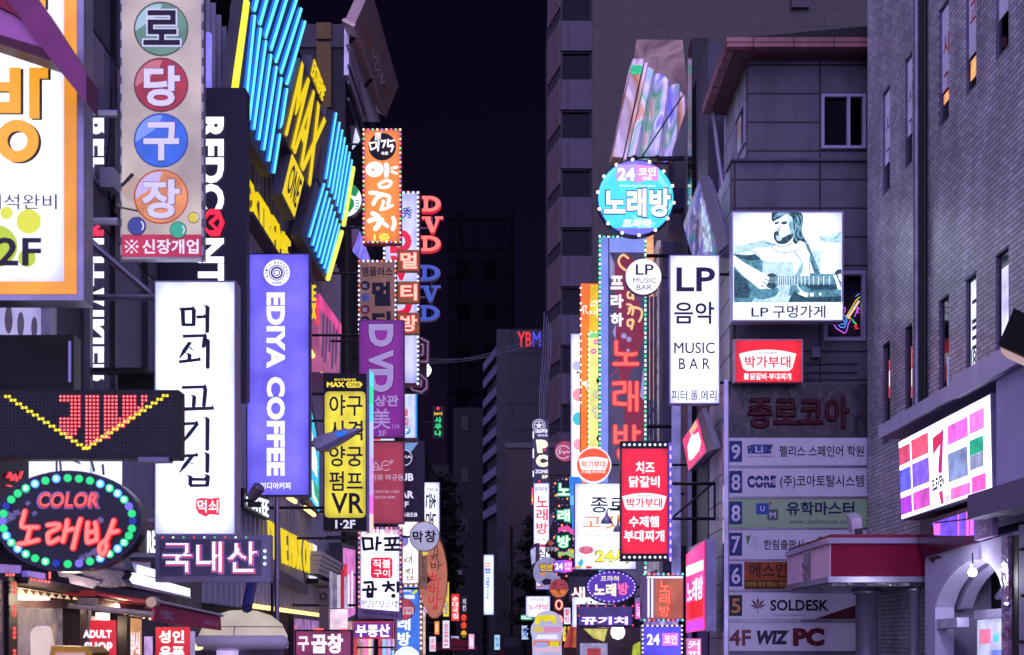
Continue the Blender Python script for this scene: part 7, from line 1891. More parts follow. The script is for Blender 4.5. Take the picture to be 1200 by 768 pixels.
# ================================================================== far and small signs
T = lightbox('pc_room_sign', 'dark vertical sign with big cream PC lettering and white star rings', 'sign', 62, (624, 492, 643, 568), D('#5a566e', 0.5, 0.2), D('#6a667e', 0.5), 0.2, 0.3, wall=4.0)
w = T.T(L('#e6e2f6', 1.0)); w.ring(631.5, 499, 5.6, 4.9, 0.008, 0.012); w.ring(631.5, 499, 7.6, 7.0, 0.008, 0.012)
w.poly([(631.5 + (4.6 if i % 2 == 0 else 1.9) * math.sin(R(36 * i)), 499 - (4.6 if i % 2 == 0 else 1.9) * math.cos(R(36 * i))) for i in range(10)], 0.008, 0.014)
w.text('스타', (627, 503, 642, 508), 0.008, 0.05, 0.004); w.text('라이트', (630, 509, 642, 512), 0.008, 0.03, 0.004); w.text('ZONE', (627, 550.5, 642, 555), 0.008, 0.05, 0.004)
y = T.T(L('#f8f6c8', 1.1), 'cream_lettering'); y.text('P', (628, 515.5, 642, 531), 0.008, 0.09, 0.005, shear=-0.1); y.text('C', (628, 533, 642, 547.5), 0.008, 0.09, 0.005); y.text('5F', (635, 557, 642, 561), 0.008, 0.05, 0.004)
for y0, y1 in ((506, 514), (526, 537), (552, 559)): T.P('edge_tube', L('#f0f0ff', 1.5)).box(624.4, y0, 625.6, y1, 0, 0.03)
T.P('red_star', L('#f0404a', 1.1)).poly(ell(638.5, 527.5, 1.4, None, 8), 0.01, 0.016)
T.done()
T = Thing('round_red_sign', 'round dull red sign with thin white script beside the PC room sign', 'sign', F(58), (662, 542))
T.P('cabinet', D('#7a3a4c', 0.5)).poly(ell(662, 529, 12.4, None, 24), -0.15, 0); T.P('face', E('#b84062', 0.75, 0.2, 2)).poly(ell(662, 529, 11.8, None, 24), 0, 0.006)
w = T.T(L('#d8c8e4', 0.9)); w.strokes([ell(660, 530, 8, 7.5, 16, 40, 330), spline([(655, 529), (657, 526), (655, 532), (660, 529), (661, 532), (664, 529), (666, 531), (669, 528), (671, 530)], 3), [(670, 524), (673, 527)]], 0.9, 0.008, 0.004)
T.P('bracket', DKSTEEL).bar(F(58.1).at(673, 529), (4.1, 58.1, F(58.1).at(673, 529).z), 0.04)
T.done()
T = lightbox('white_karaoke_sign', 'white vertical lightbox with red karaoke characters beside three black discs', 'sign', 56, (625, 566, 644, 640), E('#eceeff', 1.41, 0.1, 1, box=True), D('#8a84c0', 0.5), 0.2, 0.8, wall=4.0)
T.T(L('#f02a3c', 0.95), 'red_lettering').vtext('노래방', (628.5, 581, 642, 626), z=0.008, bold=0.02, th=0.004); T.T(D('#5a5aa8', 0.5), 'blue_lettering').text('뮤직타운', (627, 570.5, 642, 576.5), 0.008, 0.02, 0.004); T.T(D('#5a5aa8', 0.5), 'blue_lettering').text('730-1982', (627.5, 631, 641, 634), 0.008, 0.0, 0.004)
T.bulb(632, 564.5, 1.3, L('#ff2a3a', 1.4), 0.02, 'red_lamp')
T.done()
T = Thing('rainbow_strip', 'thin strip of red and orange lights on the edge of the white karaoke lightbox', 'decoration', F(57), (624, 592))
for k, c in enumerate(('#ff3a4a', '#ff5aa0', '#ff8a3a', '#f8d84a', '#ff4a4a')): T.P('light', L(c, 1.1)).box(623, 572 + 4 * k, 624.6, 575.4 + 4 * k, -0.05, 0.02)
T.P('post', DKSTEEL).box(623.4, 592, 624.2, 600, -0.05, 0)
T.done()
bl2, pr2 = L('#5ab0a0', 1.0), L('#ff5a4a', 1.4)
for ch, y, lab in (('노', 573.5, 'black disc with one green neon character and red bulbs, top of the stack of three'), ('래', 604, 'black disc with one green neon character and red bulbs, middle of the stack of three'), ('방', 634.5, 'black disc with one green neon character and red bulbs, bottom of the stack of three')):
    T = Thing('neon_disc_sign', lab, 'sign', F(44), (660, y + 13), group='black neon discs')
    T.P('disc', D('#2c2850', 0.4, 0.1)).poly(ell(660.5, y, 12.4, None, 26), -0.2, 0)
    T.T(L('#18c878', 0.95), 'green_glow').text(ch, (652.4, y - 7.6, 668.8, y + 8.4), 0.004, 0.075, 0.004); T.T(L('#e4fff0', 1.2)).text(ch, (653.6, y - 6.4, 667.6, y + 7.2), 0.012, 0.028, 0.004)
    for i in range(5):
        a = R(72 * i + y); T.bulb(660.5 + 12 * math.cos(a), y + 12 * math.sin(a), 1.3, L('#ff8a5a', 1.6), 0.03)
    ed_ = T.P('small_bulbs', L('#9a94e0', 0.9)); ed_.balls([(660.5 + 12 * math.cos(R(24 * i)), y + 12 * math.sin(R(24 * i))) for i in range(15)], 0.8, 0.02)
    T.done()
T = Thing('coin_disc_sign', 'black disc with violet and pink coin karaoke tag under the green neon discs', 'sign', F(43), (660, 677))
T.P('disc', D('#2c2444', 0.4, 0.1)).poly(ell(660, 664, 12.4, None, 26), -0.2, 0)
T.P('violet_tag', L('#8a5af0', 1.0)).poly([(649.5, 657.5), (660, 656.5), (660, 671.5), (649.5, 670)], 0, 0.006); T.P('pink_tag', L('#e84ae8', 1.0)).poly([(660.2, 656.5), (670.5, 657.5), (670.5, 670), (660.2, 671.5)], 0, 0.006)
w = T.T(L('#ffffff', 1.2)); w.text('24', (650.5, 660, 659.5, 668), 0.008, 0.04, 0.004); w.text('코인', (661, 659.5, 669.5, 664), 0.008, 0.02, 0.004); w.text('전용', (662, 665, 668.5, 668.5), 0.008, 0.02, 0.004)
for i in range(6):
    a = R(60 * i + 12); T.bulb(660 + 12 * math.cos(a), 664 + 12 * math.sin(a), 1.3, L('#ff6a5a', 1.5), 0.03)
T.done()
T = lightbox('white_dish_sign', 'white lightbox with two dark characters half hidden by the pale round sign', 'sign', 52, (628, 638, 645, 691), E('#e8ecff', 1.36, 0.1, 2, box=True), D('#8a84b8', 0.5), 0.2, 0.6, wall=4.0)
T.T(D('#3a3458', 0.5), 'dark_lettering').text('심', (630, 643, 640, 654), 0.008, 0.012, 0.004); T.P('red_band', L('#d83a5a', 0.9)).box(629, 638.8, 644, 641.5, 0.006, 0.012); T.P('red_band', L('#d83a5a', 0.9)).box(629, 686.5, 644, 688.5, 0.006, 0.012); T.P('blue_band', L('#8a9cf0', 0.9)).box(629, 688.6, 644, 690.5, 0.006, 0.012)
T.done()
T = Thing('side_panel_sign', 'slanted pale lightbox with red edges beside the bare tree', 'sign', P3((621, 642, 53), (628, 637, 51), (628, 660, 51)), (624, 668))
T.P('cabinet', D('#8a6a84', 0.5)).poly([(621, 642), (628, 636.5), (628, 662), (623, 667)], -0.15, 0); T.P('face', E('#b8b8ec', 0.9, 0.3, 3)).poly([(622, 645), (627.5, 641), (627.5, 659), (623.4, 662)], 0, 0.01)
T.done()
T = Thing('pale_round_sign', 'large pale lavender disc with yellow lettering beside the coin karaoke disc', 'sign', F(46), (641, 688))
T.P('disc', E('#a09ccc', 0.7, 0.2, 2)).poly(ell(641.5, 670.5, 16.5, 17.5, 30), -0.2, 0)
T.P('letter_outline', D('#3a3040', 0.5)).text('만선', (632, 660, 648.5, 670.5), 0.004, 0.08, 0.004); T.P('yellow_lettering', L('#f0c020', 0.95)).text('만선', (633, 661, 647.5, 669.5), 0.01, 0.04, 0.004)
T.P('dark_print', D('#4a4262', 0.5)).poly([(634, 682), (639, 678), (646, 679), (645, 685), (638, 686)], 0.002, 0.006); T.P('orange_print', L('#d8943a', 0.8)).poly([(633, 671), (640, 671), (638, 675), (634, 675)], 0.002, 0.007)
T.done()
T = Thing('small_billiard_disc', 'small dark oval billiard sign tucked behind the black neon discs', 'sign', F(47), (647, 650))
T.P('disc', D('#33283a', 0.5)).poly(ell(647.5, 641, 8.5, 9.6, 22), -0.15, 0); T.T(L('#c8c0d8', 0.9)).text('당구장', (640.5, 641, 653, 646.5), 0.004, 0.02, 0.004); T.P('red_print', L('#b0503c', 0.7)).poly(ell(645, 636.5, 3.2), 0.002, 0.006)
T.done()
T = Thing('pink_ribbon_sign', 'pink curved sign edge between the black neon discs', 'sign', F(45), (662, 626))
T.P('panel', L('#f05ab0', 0.9)).poly([(654, 619), (664, 615), (673, 622), (673, 628), (665, 622), (655, 625)], -0.1, 0); T.P('green_panel', L('#b8d88a', 0.8)).poly([(654, 647), (672, 645), (673, 655), (664, 650), (654, 652)], -0.1, 0.0); T.P('yellow_tag', L('#e8d02a', 0.95)).poly([(669, 643), (674, 645), (674, 649), (669, 647)], 0, 0.01); T.P('lilac_panel', D('#a89cc8', 0.5)).poly([(643, 606), (655, 593), (662, 592), (650, 606), (644, 620)], -0.1, 0)
T.done()
T = Thing('round_brown_sign', 'small round red and orange sign under the coin karaoke disc', 'sign', F(40), (655, 701))
T.P('cabinet', D('#c8b8c8', 0.4)).poly(ell(655, 689.5, 11.3, None, 24), -0.18, 0); T.P('face', E('#a83a44', 0.75, 0.3, 5)).poly(ell(655, 689.5, 10.6, None, 24), 0, 0.006); T.P('orange_print', E('#d8742a', 0.8, 0.4, 9)).poly(ell(655, 689.5, 10.4, None, 14, 10, 170), 0.006, 0.01)
T.P('dark_script', D('#3a2030', 0.5)).strokes([spline([(650, 687), (649, 684), (652, 683)], 3), [(656, 685), (660, 685)], [(652, 692), (656, 692), (654, 695)]], 0.9, 0.006, 0.006)
T.done()
T = lightbox('low_karaoke_sign', 'small wide white lightbox with thin red karaoke characters near street level', 'sign', 58, (616, 698.5, 645, 724), E('#dfe2ff', 1.36, 0.12, 2, box=True), D('#8a84b8', 0.5), 0.2, 0.7, wall=4.0)
T.T(L('#e02a4a', 0.95), 'red_lettering').text('노래방', (619, 708, 642.5, 715), 0.008, 0.012, 0.004); T.T(D('#7a78b8', 0.5), 'blue_lettering').text('뮤직타운', (622, 701, 639, 704.5), 0.008, 0, 0.004)
T.done()
T = Thing('green_neon_tag', 'short green glowing tag beside the low karaoke lightbox', 'neon sign', F(60), (618, 727))
T.P('glow', L('#0a9a58', 0.8)).poly(rrect(610, 720.5, 626, 727, 2), -0.1, 0); T.P('lettering', L('#d8fff0', 1.5)).text('HOF', (611.5, 721.8, 624, 725.8), 0.01, 0.05, 0.02)
T.done()
T = Thing('red_ring_neon', 'red neon ring character hanging below the small round sign', 'neon sign', F(38), (655, 733))
for yc in (709, 727):
    T.P('red_tube', L('#e03a3a', 0.95)).strokes([ell(655, yc, 3.6, 5.2, 14)[k:] + ell(655, yc, 3.6, 5.2, 14)[:k + 1] for k in (0,)], 3.0, -0.02, 0.02); T.P('pink_core', L('#ffc8a8', 1.2)).strokes([ell(655, yc, 3.6, 5.2, 14) + [ell(655, yc, 3.6, 5.2, 14)[0]]], 1.5, 0.03, 0.01)
T.P('backing', D('#5a2c3a', 0.5)).box(649, 701, 661, 736, -0.12, -0.05)
T.done()
T = Thing('balloon_sign', 'inflatable white standing sign with yellow arch and coloured bands', 'sign', F(36), (642, 790))
T.P('body', E('#c4c4ec', 0.75, 0.2, 3)).poly([(625, 800)] + [(x, y) for x, y in ((624, 748), (622, 740), (623, 733), (626, 729))] + ell(642, 726, 15, 10, 12, 180, 360) + [(659, 730), (660, 738), (658, 748), (659, 800)], -0.5, 0)
T.P('yellow_arch', E('#e8d81a', 0.9, 0.2, 4)).poly([(627, 732), (627, 723), (632, 721), (650, 721), (652, 724), (652, 731), (648, 731), (646, 727), (638, 729), (634, 727), (632, 732)], 0, 0.02)
for c, p in (('#d8c060', [(625, 734), (636, 734), (636, 741), (626, 741)]), ('#d890b4', [(637, 734), (658, 735), (657, 741), (637, 742)]), ('#f4f0ff', [(630, 744), (652, 744), (654, 749), (628, 749)]), ('#e8682a', [(625, 751), (657, 751), (657, 757), (625, 757)]), ('#e8d020', [(644, 752), (655, 752), (655, 758), (644, 758)]), ('#a4acf4', [(627, 753), (642, 753), (642, 759), (627, 759)]), ('#e8b8d4', [(625, 760), (657, 760), (657, 764), (625, 764)])):
    T.P('printed_band', L(c, 0.85)).poly(p, 0.0, 0.015 + 0.0004 * len(T.parts))
T.done()
T = Thing('orange_stall_tent', 'orange and red striped stall tent beside the inflatable sign', 'stall', F(35), (674, 775))
for k, c in enumerate(('#e8522a', '#c03030', '#f07a2a', '#e8622a')):
    T.P('canvas', E(c, 0.45, 0.3, 4)).poly([(668 + 2.4 * k, 734), (670.4 + 2.4 * k, 734), (667 + 4.6 * k, 759), (661.5 + 4.6 * k, 759)], -0.5, 0.01 * k)
T.P('counter', D('#5a3a34', 0.6)).box(661, 760, 682, 785, -0.4, 0); T.P('pole', STEEL).box(670, 728, 671.5, 760, -0.45, -0.4)
T.done()
T = Thing('white_menu_board', 'white lit menu board behind the black LED sign', 'sign', F(31.5), (682, 733))
T.P('panel', E('#e8ecff', 1.29, 0.2, 4, box=True)).box(671, 700, 720, 735, -0.1, 0); T.T(D('#3a3660', 0.5)).text('고기', (680, 704, 712, 709), 0.006, 0.01, 0.003)
T.done()
T = Thing('shop_entrance', 'lit shop entrance with round white lamp and pale yellow signs', 'shop front', F(31), (715, 790))
T.P('wall', D('#5a4a5c', 0.6)).box(676, 735.5, 752, 800, -0.3, -0.1)
T.P('yellow_panel', E('#d8d070', 0.8, 0.4, 5)).poly([(684, 737), (712, 737), (708, 752), (696, 748)], -0.1, 0)
T.P('lit_panel', E('#a49cc8', 0.7, 0.4, 4)).box(680, 754, 712, 790, -0.1, 0.0); T.P('red_panel', E('#c0444c', 0.7, 0.4, 4)).box(688, 760, 704, 790, 0, 0.02); T.P('lime_panel', E('#c8d83a', 0.7, 0.4, 7)).poly([(742, 756), (750, 752), (752, 790), (738, 790)], 0, 0.02)
gl_ = T.P('globe_lamp', E('#fff4ea', 1.8), smooth=True); c = F(30.6).at(724, 741); gl_.lathe(c, (0, 0, 1), [(0.01, -0.18), (0.12, -0.14), (0.17, -0.05), (0.17, 0.05), (0.12, 0.14), (0.01, 0.18)], 16)
T.done()

# --- far street end
T = Thing('sauna_neon', 'far green and yellow neon sauna sign with a red dot on top', 'neon sign', F(72), (513, 514))
T.P('backing', D('#14121a', 0.6)).box(507, 476, 520, 514, -0.2, -0.1)
T.T(L('#18d878', 1.1), 'green_lettering').vtext('사우나', (509.5, 489, 517.5, 511.5), z=0, bold=0.04, th=0.03); T.T(L('#f0c020', 1.1), 'yellow_lettering').text('24시', (508.5, 483, 518, 487), 0, 0.04, 0.03); T.bulb(513.5, 479, 1.9, L('#f02a3a', 1.2), 0.02, 'red_dot')
T.P('bracket', DKSTEEL).bar(F(72.1).at(507, 495), (-5, 72.1, F(72.1).at(507, 495).z), 0.05)
T.done()
T = lightbox('bank_banner', 'tall white lightbox with orange and blue print at the dim street end', 'sign', 78, (566.5, 650, 579, 721), E('#dfecff', 1.29, 0.12, 1, box=True), D('#6a8ab0', 0.5), 0.3, 0.6)
for k in range(5): T.P('orange_print', L('#f08a4a', 0.95)).box(568, 660 + 3 * k, 575, 661.6 + 3 * k, 0.006, 0.03) if k < 3 else T.P('blue_print', L('#3a8ae8', 0.95)).box(568 + (k - 3), 667 + 3 * (k - 3), 575, 669 + 3 * (k - 3), 0.006, 0.03)
T.T(L('#2a7ad8', 0.9), 'blue_lettering').text('YBM', (569.5, 676, 573.5, 689), 0.008, 0.03, 0.02, rot=True); T.T(D('#8a9cc0', 0.5), 'grey_lettering').text('어학원', (569.5, 691, 573, 702), 0.008, 0.02, 0.02, rot=True)
T.P('post', DKSTEEL).box(570, 721, 573, 768, -0.2, -0.1)
T.done()
far = [('yellow_vertical_sign', 'narrow yellow and violet sign just past the brown oval board', 60, (519, 682, 526.5, 723), '#e8d82a', '식당', '#6a5ac0'),
       ('red_vertical_sign', 'narrow bright red sign with white characters down the far street', 64, (528.5, 696, 538.5, 728), '#f0382a', '순대국집', '#ffffff'),
       ('white_vertical_sign', 'narrow white sign with pink print below the narrow yellow sign', 56, (518.5, 727, 527, 760), '#e4e2f4', '호프', '#d06a8a'),
       ('black_text_sign', 'tiny black sign with white letters above small red lanterns', 68, (540.5, 699, 547.5, 719), '#1c1826', '치킨', '#dcd8f0'),
       ('lavender_low_sign', 'small lavender sign low beside the maroon parasol', 62, (528.5, 745, 538, 762), '#b8b4e8', '커피', '#5a4a9a'),
       ('dim_grey_sign', 'dim unlit grey sign with faint sideways letters down the far street', 80, (534.5, 665, 542, 690), '#34303c', '약국', '#6a667c')]
far += [('white_low_sign', 'small white glowing sign low between the brown oval board and the maroon parasol', 52, (503, 746, 511, 764), '#e8e0f8', '주점', '#d84a6a'),
        ('pink_low_sign', 'small pink glowing sign beside the yellow paper lantern', 58, (549, 743, 556, 761), '#f0a8d8', '노래', '#ffffff'),
        ('cyan_low_sign', 'small cyan sign low at the far street end beside the parked van', 82, (579, 744, 586, 762), '#a8d8f0', '약국', '#2a4ab0'),
        ('orange_low_sign', 'small orange sign above the white low sign in the far street', 54, (509, 728, 515, 744), '#f08a3a', '포차', '#fff0d0')]
far_r = [('magenta_box_sign', 'small magenta box sign between the orange karaoke box and the violet ellipse', 34, (744, 706, 752, 726), '#f05ad0', '노래', '#ffe8ff'),
         ('white_price_sign', 'small white price sign under the small round red and orange sign', 41, (660, 712, 669, 732), '#e8e4ff', '할인', '#d83a5a'),
         ('lilac_standing_sign', 'lilac standing lightbox beside the blue coin karaoke lightbox', 33, (741, 738, 751, 764), '#c89cf0', '맥주', '#ffffff'),
         ('pink_standing_sign', 'pink standing lightbox below the upright pink and red wall lightbox', 25, (804, 748, 822, 776), '#e87ac0', '커피', '#fff0fa'),
         ('yellow_box_sign', 'small yellow box sign behind the orange stall tent', 46, (659, 734, 667, 752), '#f0d84a', '치킨', '#c02a2a'),
         ('pale_blue_sign', 'small pale blue sign low beside the green glowing tag', 66, (611, 733, 620, 750), '#b8d4f8', '약', '#2a3ab0')]
for nm, lab, d, bx, c, t, tc in far_r:
    T = lightbox(nm, lab, 'sign', d, bx, E(c, 1.0, 0.25, 3), D('#4a4458', 0.5), 0.2, 0.5)
    T.P('post', DKSTEEL).bar(F(d).at((bx[0] + bx[2]) / 2, bx[3], -0.1), (F(d).at((bx[0] + bx[2]) / 2, bx[3]).x, d + 0.1, 0.0), 0.03)
    T.T(L(tc, 1.0)).vtext(t, (bx[0] + 2, bx[1] + 2.5, bx[2] - 2, bx[3] - 2.5), z=0.008, bold=0.03, th=0.01)
    T.done()
for nm, lab, d, bx, c, t, tc in far:
    T = lightbox(nm, lab, 'sign', d, bx, E(c, 0.95, 0.2, 2) if nm != 'dim_grey_sign' else D(c, 0.6), D('#4a4458', 0.5), 0.2, 0.4, wall=-5.0)
    T.T(L(tc, 1.0)).vtext(t, (bx[0] + 1.6, bx[1] + 3, bx[2] - 1.6, bx[3] - 3), z=0.008, bold=0.02, th=0.02)
    T.done()
for k, (y, c) in enumerate(((724, '#f0402a'), (733, '#e8482a'), (743, '#e8b02a'))):
    T = Thing('paper_lantern', ['upper of two red lanterns under the tiny black sign', 'lower of two red lanterns under the tiny black sign', 'yellow lantern below the red lanterns'][k], 'lantern', F(67), (543.5, y + 4), group='far paper lanterns')
    c0 = F(67).at(543.5, y); T.P('shade', L(c, 0.95), smooth=True).lathe(c0, (0, 0, 1), [(0.06, -0.17), (0.13, -0.1), (0.15, 0), (0.13, 0.1), (0.06, 0.17)], 12); T.P('cap', BLACK).lathe(c0, (0, 0, 1), [(0.05, 0.17), (0.05, 0.21)], 8)
    T.done()
T = Thing('street_globe', 'pinkish white globe on a bulb lined post beside the brown oval board', 'lamp', F(41), (496, 768))
c0 = F(41).at(496, 716); T.P('globe', E('#e8c8f4', 1.1), smooth=True).lathe(c0, (0, 0, 1), [(0.02, -0.13), (0.09, -0.1), (0.13, 0), (0.09, 0.1), (0.02, 0.13)], 14); T.P('post', E('#e8c8b0', 0.8, 0.4, 6)).bar(c0 + Vector((0, 0, -0.13)), (c0.x, c0.y, 0.0), 0.07)
T.done()
T = Thing('white_dome_lamp', 'white dome lamp at the foot of the sky blue karaoke sign', 'lamp', F(30), (478, 790))
c0 = F(30).at(477, 774); T.P('dome', E('#dfe6ff', 1.1, 0.1, 3), smooth=True).lathe(c0, (0, 0, 1), [(0.32, -0.2), (0.33, 0), (0.26, 0.2), (0.12, 0.31), (0.02, 0.33)], 20); T.P('stand', STEEL).bar(c0 + Vector((0, 0, -0.2)), (c0.x, c0.y, 0), 0.05)
T.P('violet_print', L('#8a6ae0', 0.9)).tube([c0 + Vector((-0.2, -0.31, -0.06)), c0 + Vector((0.0, -0.31, 0.1)), c0 + Vector((0.16, -0.3, 0.1))], 0.02)
T.done()
T = Thing('maroon_parasol', 'maroon parasol roof at street level in the far street', 'parasol', F(60), (531, 768))
c0 = F(60).at(532, 748); T.P('canopy', D('#8a2238', 0.6)).lathe(c0, (0, 0, 1), [(1.15, -0.55), (1.1, -0.4), (0.5, -0.1), (0.03, 0.02)], 10); T.P('pole', STEEL).bar(c0, (c0.x, c0.y, 0), 0.03)
T.done()
T = Thing('parked_van', 'dark grey van parked at the end of the street', 'van', F(70), (604, 785))
bd = T.P('body', D('#23202c', 0.35, 0.3)); xa_, xb_ = wx(586, 70), wx(622, 70)
bd.solid([Vector((xa_, 70, 0.35)), Vector((xb_, 70, 0.35)), Vector((xb_, 70, 1.3)), Vector((xb_ - 0.12, 70, 1.95)), Vector((xa_ + 0.12, 70, 1.95)), Vector((xa_, 70, 1.3))], Vector((0, 4.2, 0)))
T.P('rear_window', DARKGLASS).wbox((xa_ + 0.2, 69.97, 1.3), (xb_ - 0.2, 69.995, 1.8))
for x in (xa_ + 0.03, xb_ - 0.2): T.P('tail_light', D('#7a1420', 0.4)).wbox((x, 69.95, 0.9), (x + 0.17, 69.99, 1.2))
for x in (xa_ + 0.05, xb_ - 0.3):
    for y in (70.7, 73.3): T.P('wheel', BLACK).lathe((x, y, 0.32), (1, 0, 0), [(0.32, 0), (0.32, 0.24)], 16)
T.done()
T = Thing('lamp_post', 'thin dark lamp post standing before the bare brown block', 'lamp post', F(76), (599.5, 780))
xp = wx(599.5, 76); T.P('pole', DKSTEEL).bar((xp, 76, 0), (xp, 76, wz(617, 76)), 0.08); T.P('base', DKSTEEL).bar((xp, 76, 0), (xp, 76, 0.5), 0.16); T.P('signal_box', D('#3a3648', 0.5)).wbox((xp - 0.75, 75.9, wz(668, 76)), (xp - 0.3, 76.1, wz(642, 76))); T.P('bracket', DKSTEEL).bar((xp - 0.5, 76, wz(655, 76)), (xp, 76, wz(655, 76)), 0.04)
T.done()

def tree(lab, x, d, z0, z1, spread, n, seed, col):
    rn = random.Random(seed)
    T = Thing('street_tree', lab, 'tree', None, (x, d, 0))
    tk = T.P('trunk', D('#241f22', 0.9, 0, 0.3, 5, 0.5))
    for k in range(5):
        a, b = k / 5, (k + 1) / 5
        tk.bar((x + 0.1 * math.sin(3 * a), d, z1 * 0.8 * a), (x + 0.1 * math.sin(3 * b), d, z1 * 0.8 * b), 0.16 * (1 - 0.7 * a), 7)
    cr = T.P('crown', D(col, 0.85, 0, 0.5, 2))
    for k in range(9):
        zc = z0 + (z1 - z0) * k / 9 + rn.uniform(-0.3, 0.3)
        w = spread * (1.05 - 0.75 * k / 9) * rn.uniform(0.6, 1.15)
        ang = rn.uniform(0, 6.28)
        tip = Vector((x + w * math.cos(ang), d + w * math.sin(ang) * 0.6, zc + 0.1))
        T.P('limb', D('#241f22', 0.9, 0, 0.3, 5, 0.5)).bar((x, d, zc - 0.25), tip, 0.035, 5)
        for j in range(n):
            t = rn.random() ** 0.7
            sgn = 1 if rn.random() < 0.75 else -0.7
            p = Vector((x, d, zc)) + (tip - Vector((x, d, zc))) * t * sgn + Vector((rn.gauss(0, 0.25), rn.gauss(0, 0.3), rn.gauss(0, 0.16)))
            u = Vector((rn.gauss(0, 1), rn.gauss(0, 1), rn.gauss(0, 0.5))).normalized() * rn.uniform(0.13, 0.3)
            v = u.orthogonal().normalized() * rn.uniform(0.06, 0.13)
            cr.raw([p - u, p + v, p + u, p - v], [(0, 1, 2, 3)])
    T.done()
tree('dark pine with layered boughs beside the white karaoke lightbox', wx(627, 66), 66, 2.0, 8.6, 1.5, 200, 5, '#121416')
tree('dim leafy tree behind the brown oval board', wx(520, 62), 62, 4.5, 9.6, 1.2, 150, 9, '#15141a')

T = Thing('overhead_cables', 'thin bundle of cables sagging across the street to the office tower', 'cable', F(43), (600, 420))
cbm = D('#6d6880', 0.6)
for k, (ya, yb, yc) in enumerate(((424, 408, 374), (426, 411, 376), (421, 406, 379))):
    a, b = pt(503, ya, 43), pt(684, yc, 48); m_ = (a + b) / 2 + Vector((0, 0, -0.28 - 0.06 * k))
    T.P('cable', cbm).tube(spline([a, a.lerp(m_, 0.5) + Vector((0, 0, -0.12)), m_, m_.lerp(b, 0.5) + Vector((0, 0, -0.12)), b], 5), 0.014)
T.done()
T = Thing('hanging_cables', 'loose vertical cables running down beside the tower corner', 'cable', F(86), (645, 500))
for k in range(4):
    T.P('cable', cbm).tube(spline([pt(638 + 2.5 * k, 366 + 6 * k, 86), pt(636 + 3 * k, 420, 86), pt(632 + 2.4 * k, 470, 86), pt(634 + 2 * k, 520, 86)], 4), 0.03)
T.done()

# ------------------------------------------------------------------ lower left shop fronts
T = Thing('corner_shop', 'warm lit shop front with dark wooden window frame and red dotted lights', 'shop front', LW(4.9), (60, 752))
PL = LW(4.9)
T.P('post', D('#1c161c', 0.5)).poly([(8, 674), (18.5, 676), (18.5, 800), (8, 800)], -0.15, 0.02)
rdm, rdc = L('#e0182a', 0.9), L('#ff8a78', 1.4)
for y in (684, 689, 694, 711, 716, 720.5, 737, 742, 747, 763, 768):
    T.bulb(11, y, 2.1, L('#ff4a44', 1.3), 0.05, 'red_light')
T.P('stucco_wall', D('#8a7c8c', 0.7, 0, 0.15, 4, 0.3)).poly([(-30, 676), (7.5, 680), (7.5, 800), (-30, 800)], -0.2, -0.02)
T.P('frame', D('#5c4448', 0.5, 0, 0.25, 6)).poly([(18.5, 704), (101, 703), (101, 712), (18.5, 713)], -0.2, 0)
T.P('frame', D('#3a2c34', 0.5, 0, 0.25, 6)).poly([(94, 712), (101, 712), (101, 800), (94, 800)], -0.2, 0)
T.P('pane', D('#6d6470', 0.25, 0.2, 0.3, 2)).poly([(19, 713), (94, 712), (94, 800), (19, 800)], -0.3, -0.2)
cu = T.P('curtain', E('#8f808c', 0.55, 0.6, 8)); cu.poly([(20, 714), (93, 713), (93, 800), (20, 800)], -0.199, -0.19)
for x, c in ((21, '#d88a3a'), (30, '#8a84c8'), (62, '#b8a8c0'), (72, '#9a90d0'), (80, '#c89a8a')): T.P('curtain_fold', E(c, 0.55, 0.5, 9)).box(x, 732, x + 3.5, 790, -0.189, -0.18)
wmb = E('#fff0d8', 2.2)
for i in range(7): T.P('tube_lamp', wmb).poly([(19.5 + 7 * i, 697 + 0.6 * i), (25 + 7 * i, 697.6 + 0.6 * i), (25 + 7 * i, 703.5), (19.5 + 7 * i, 703.5)], 0, 0.05) if i < 5 else None
pn = T.P('pennants', D('#3a2c2c', 0.7))
for i in range(9): pn.poly([(20 + 9 * i, 690 + 1.4 * i), (27 + 9 * i, 691 + 1.4 * i), (24 + 9 * i, 696 + 1.2 * i)], 0.05, 0.06)
T.P('light_pelmet', E('#f4c8a0', 0.9, 0.4, 6)).poly([(19, 688), (100, 701), (100, 703), (19, 697)], -0.1, 0.0)
T.P('eave', D('#3a2e3c', 0.6, 0.0)).poly([(19, 676), (180, 706), (180, 712), (19, 684)], -0.3, 0.12)
T.P('violet_panel', E('#7a5cc0', 0.7, 0.3, 4)).poly([(-20, 660), (19, 663), (19, 672), (-20, 671)], 0, 0.05); T.P('violet_panel', E('#6a58c0', 0.7, 0.3, 4)).poly([(20, 669), (42, 672), (42, 681), (20, 679)], 0.05, 0.1)
for i in range(6): T.bulb(21 + 4.3 * i, 679 + 0.6 * i, 1.6, L('#ff5a50', 1.2), 0.13, 'red_light')
for i in range(3): T.bulb(2 + 4 * (i - 1), 673.8, 1.7, L('#ff6a5a', 1.2), 0.08, 'red_light'); T.bulb(43.5, 671.5 + 2.8 * i, 1.6, L('#ff5a50', 1.2), 0.13, 'red_light')
T.bulb(106.5, 709, 3.2, E('#ffe4b8', 5.0), 0.1, 'warm_bulb')
T.light(PL.at(108, 711, 0.3), 14, (1.0, 0.72, 0.45), 0.06)
T.light(PL.at(36, 701, 0.4), 12, (1.0, 0.75, 0.5), 0.12)
T.light(PL.at(140, 735, -0.2), 12, (1.0, 0.7, 0.45), 0.1)  # fill light added to brighten awning and shop, without a lamp
T.P('steel_post', STEEL).poly([(101.5, 712), (105, 713), (105, 800), (101.5, 800)], -0.1, 0.02)
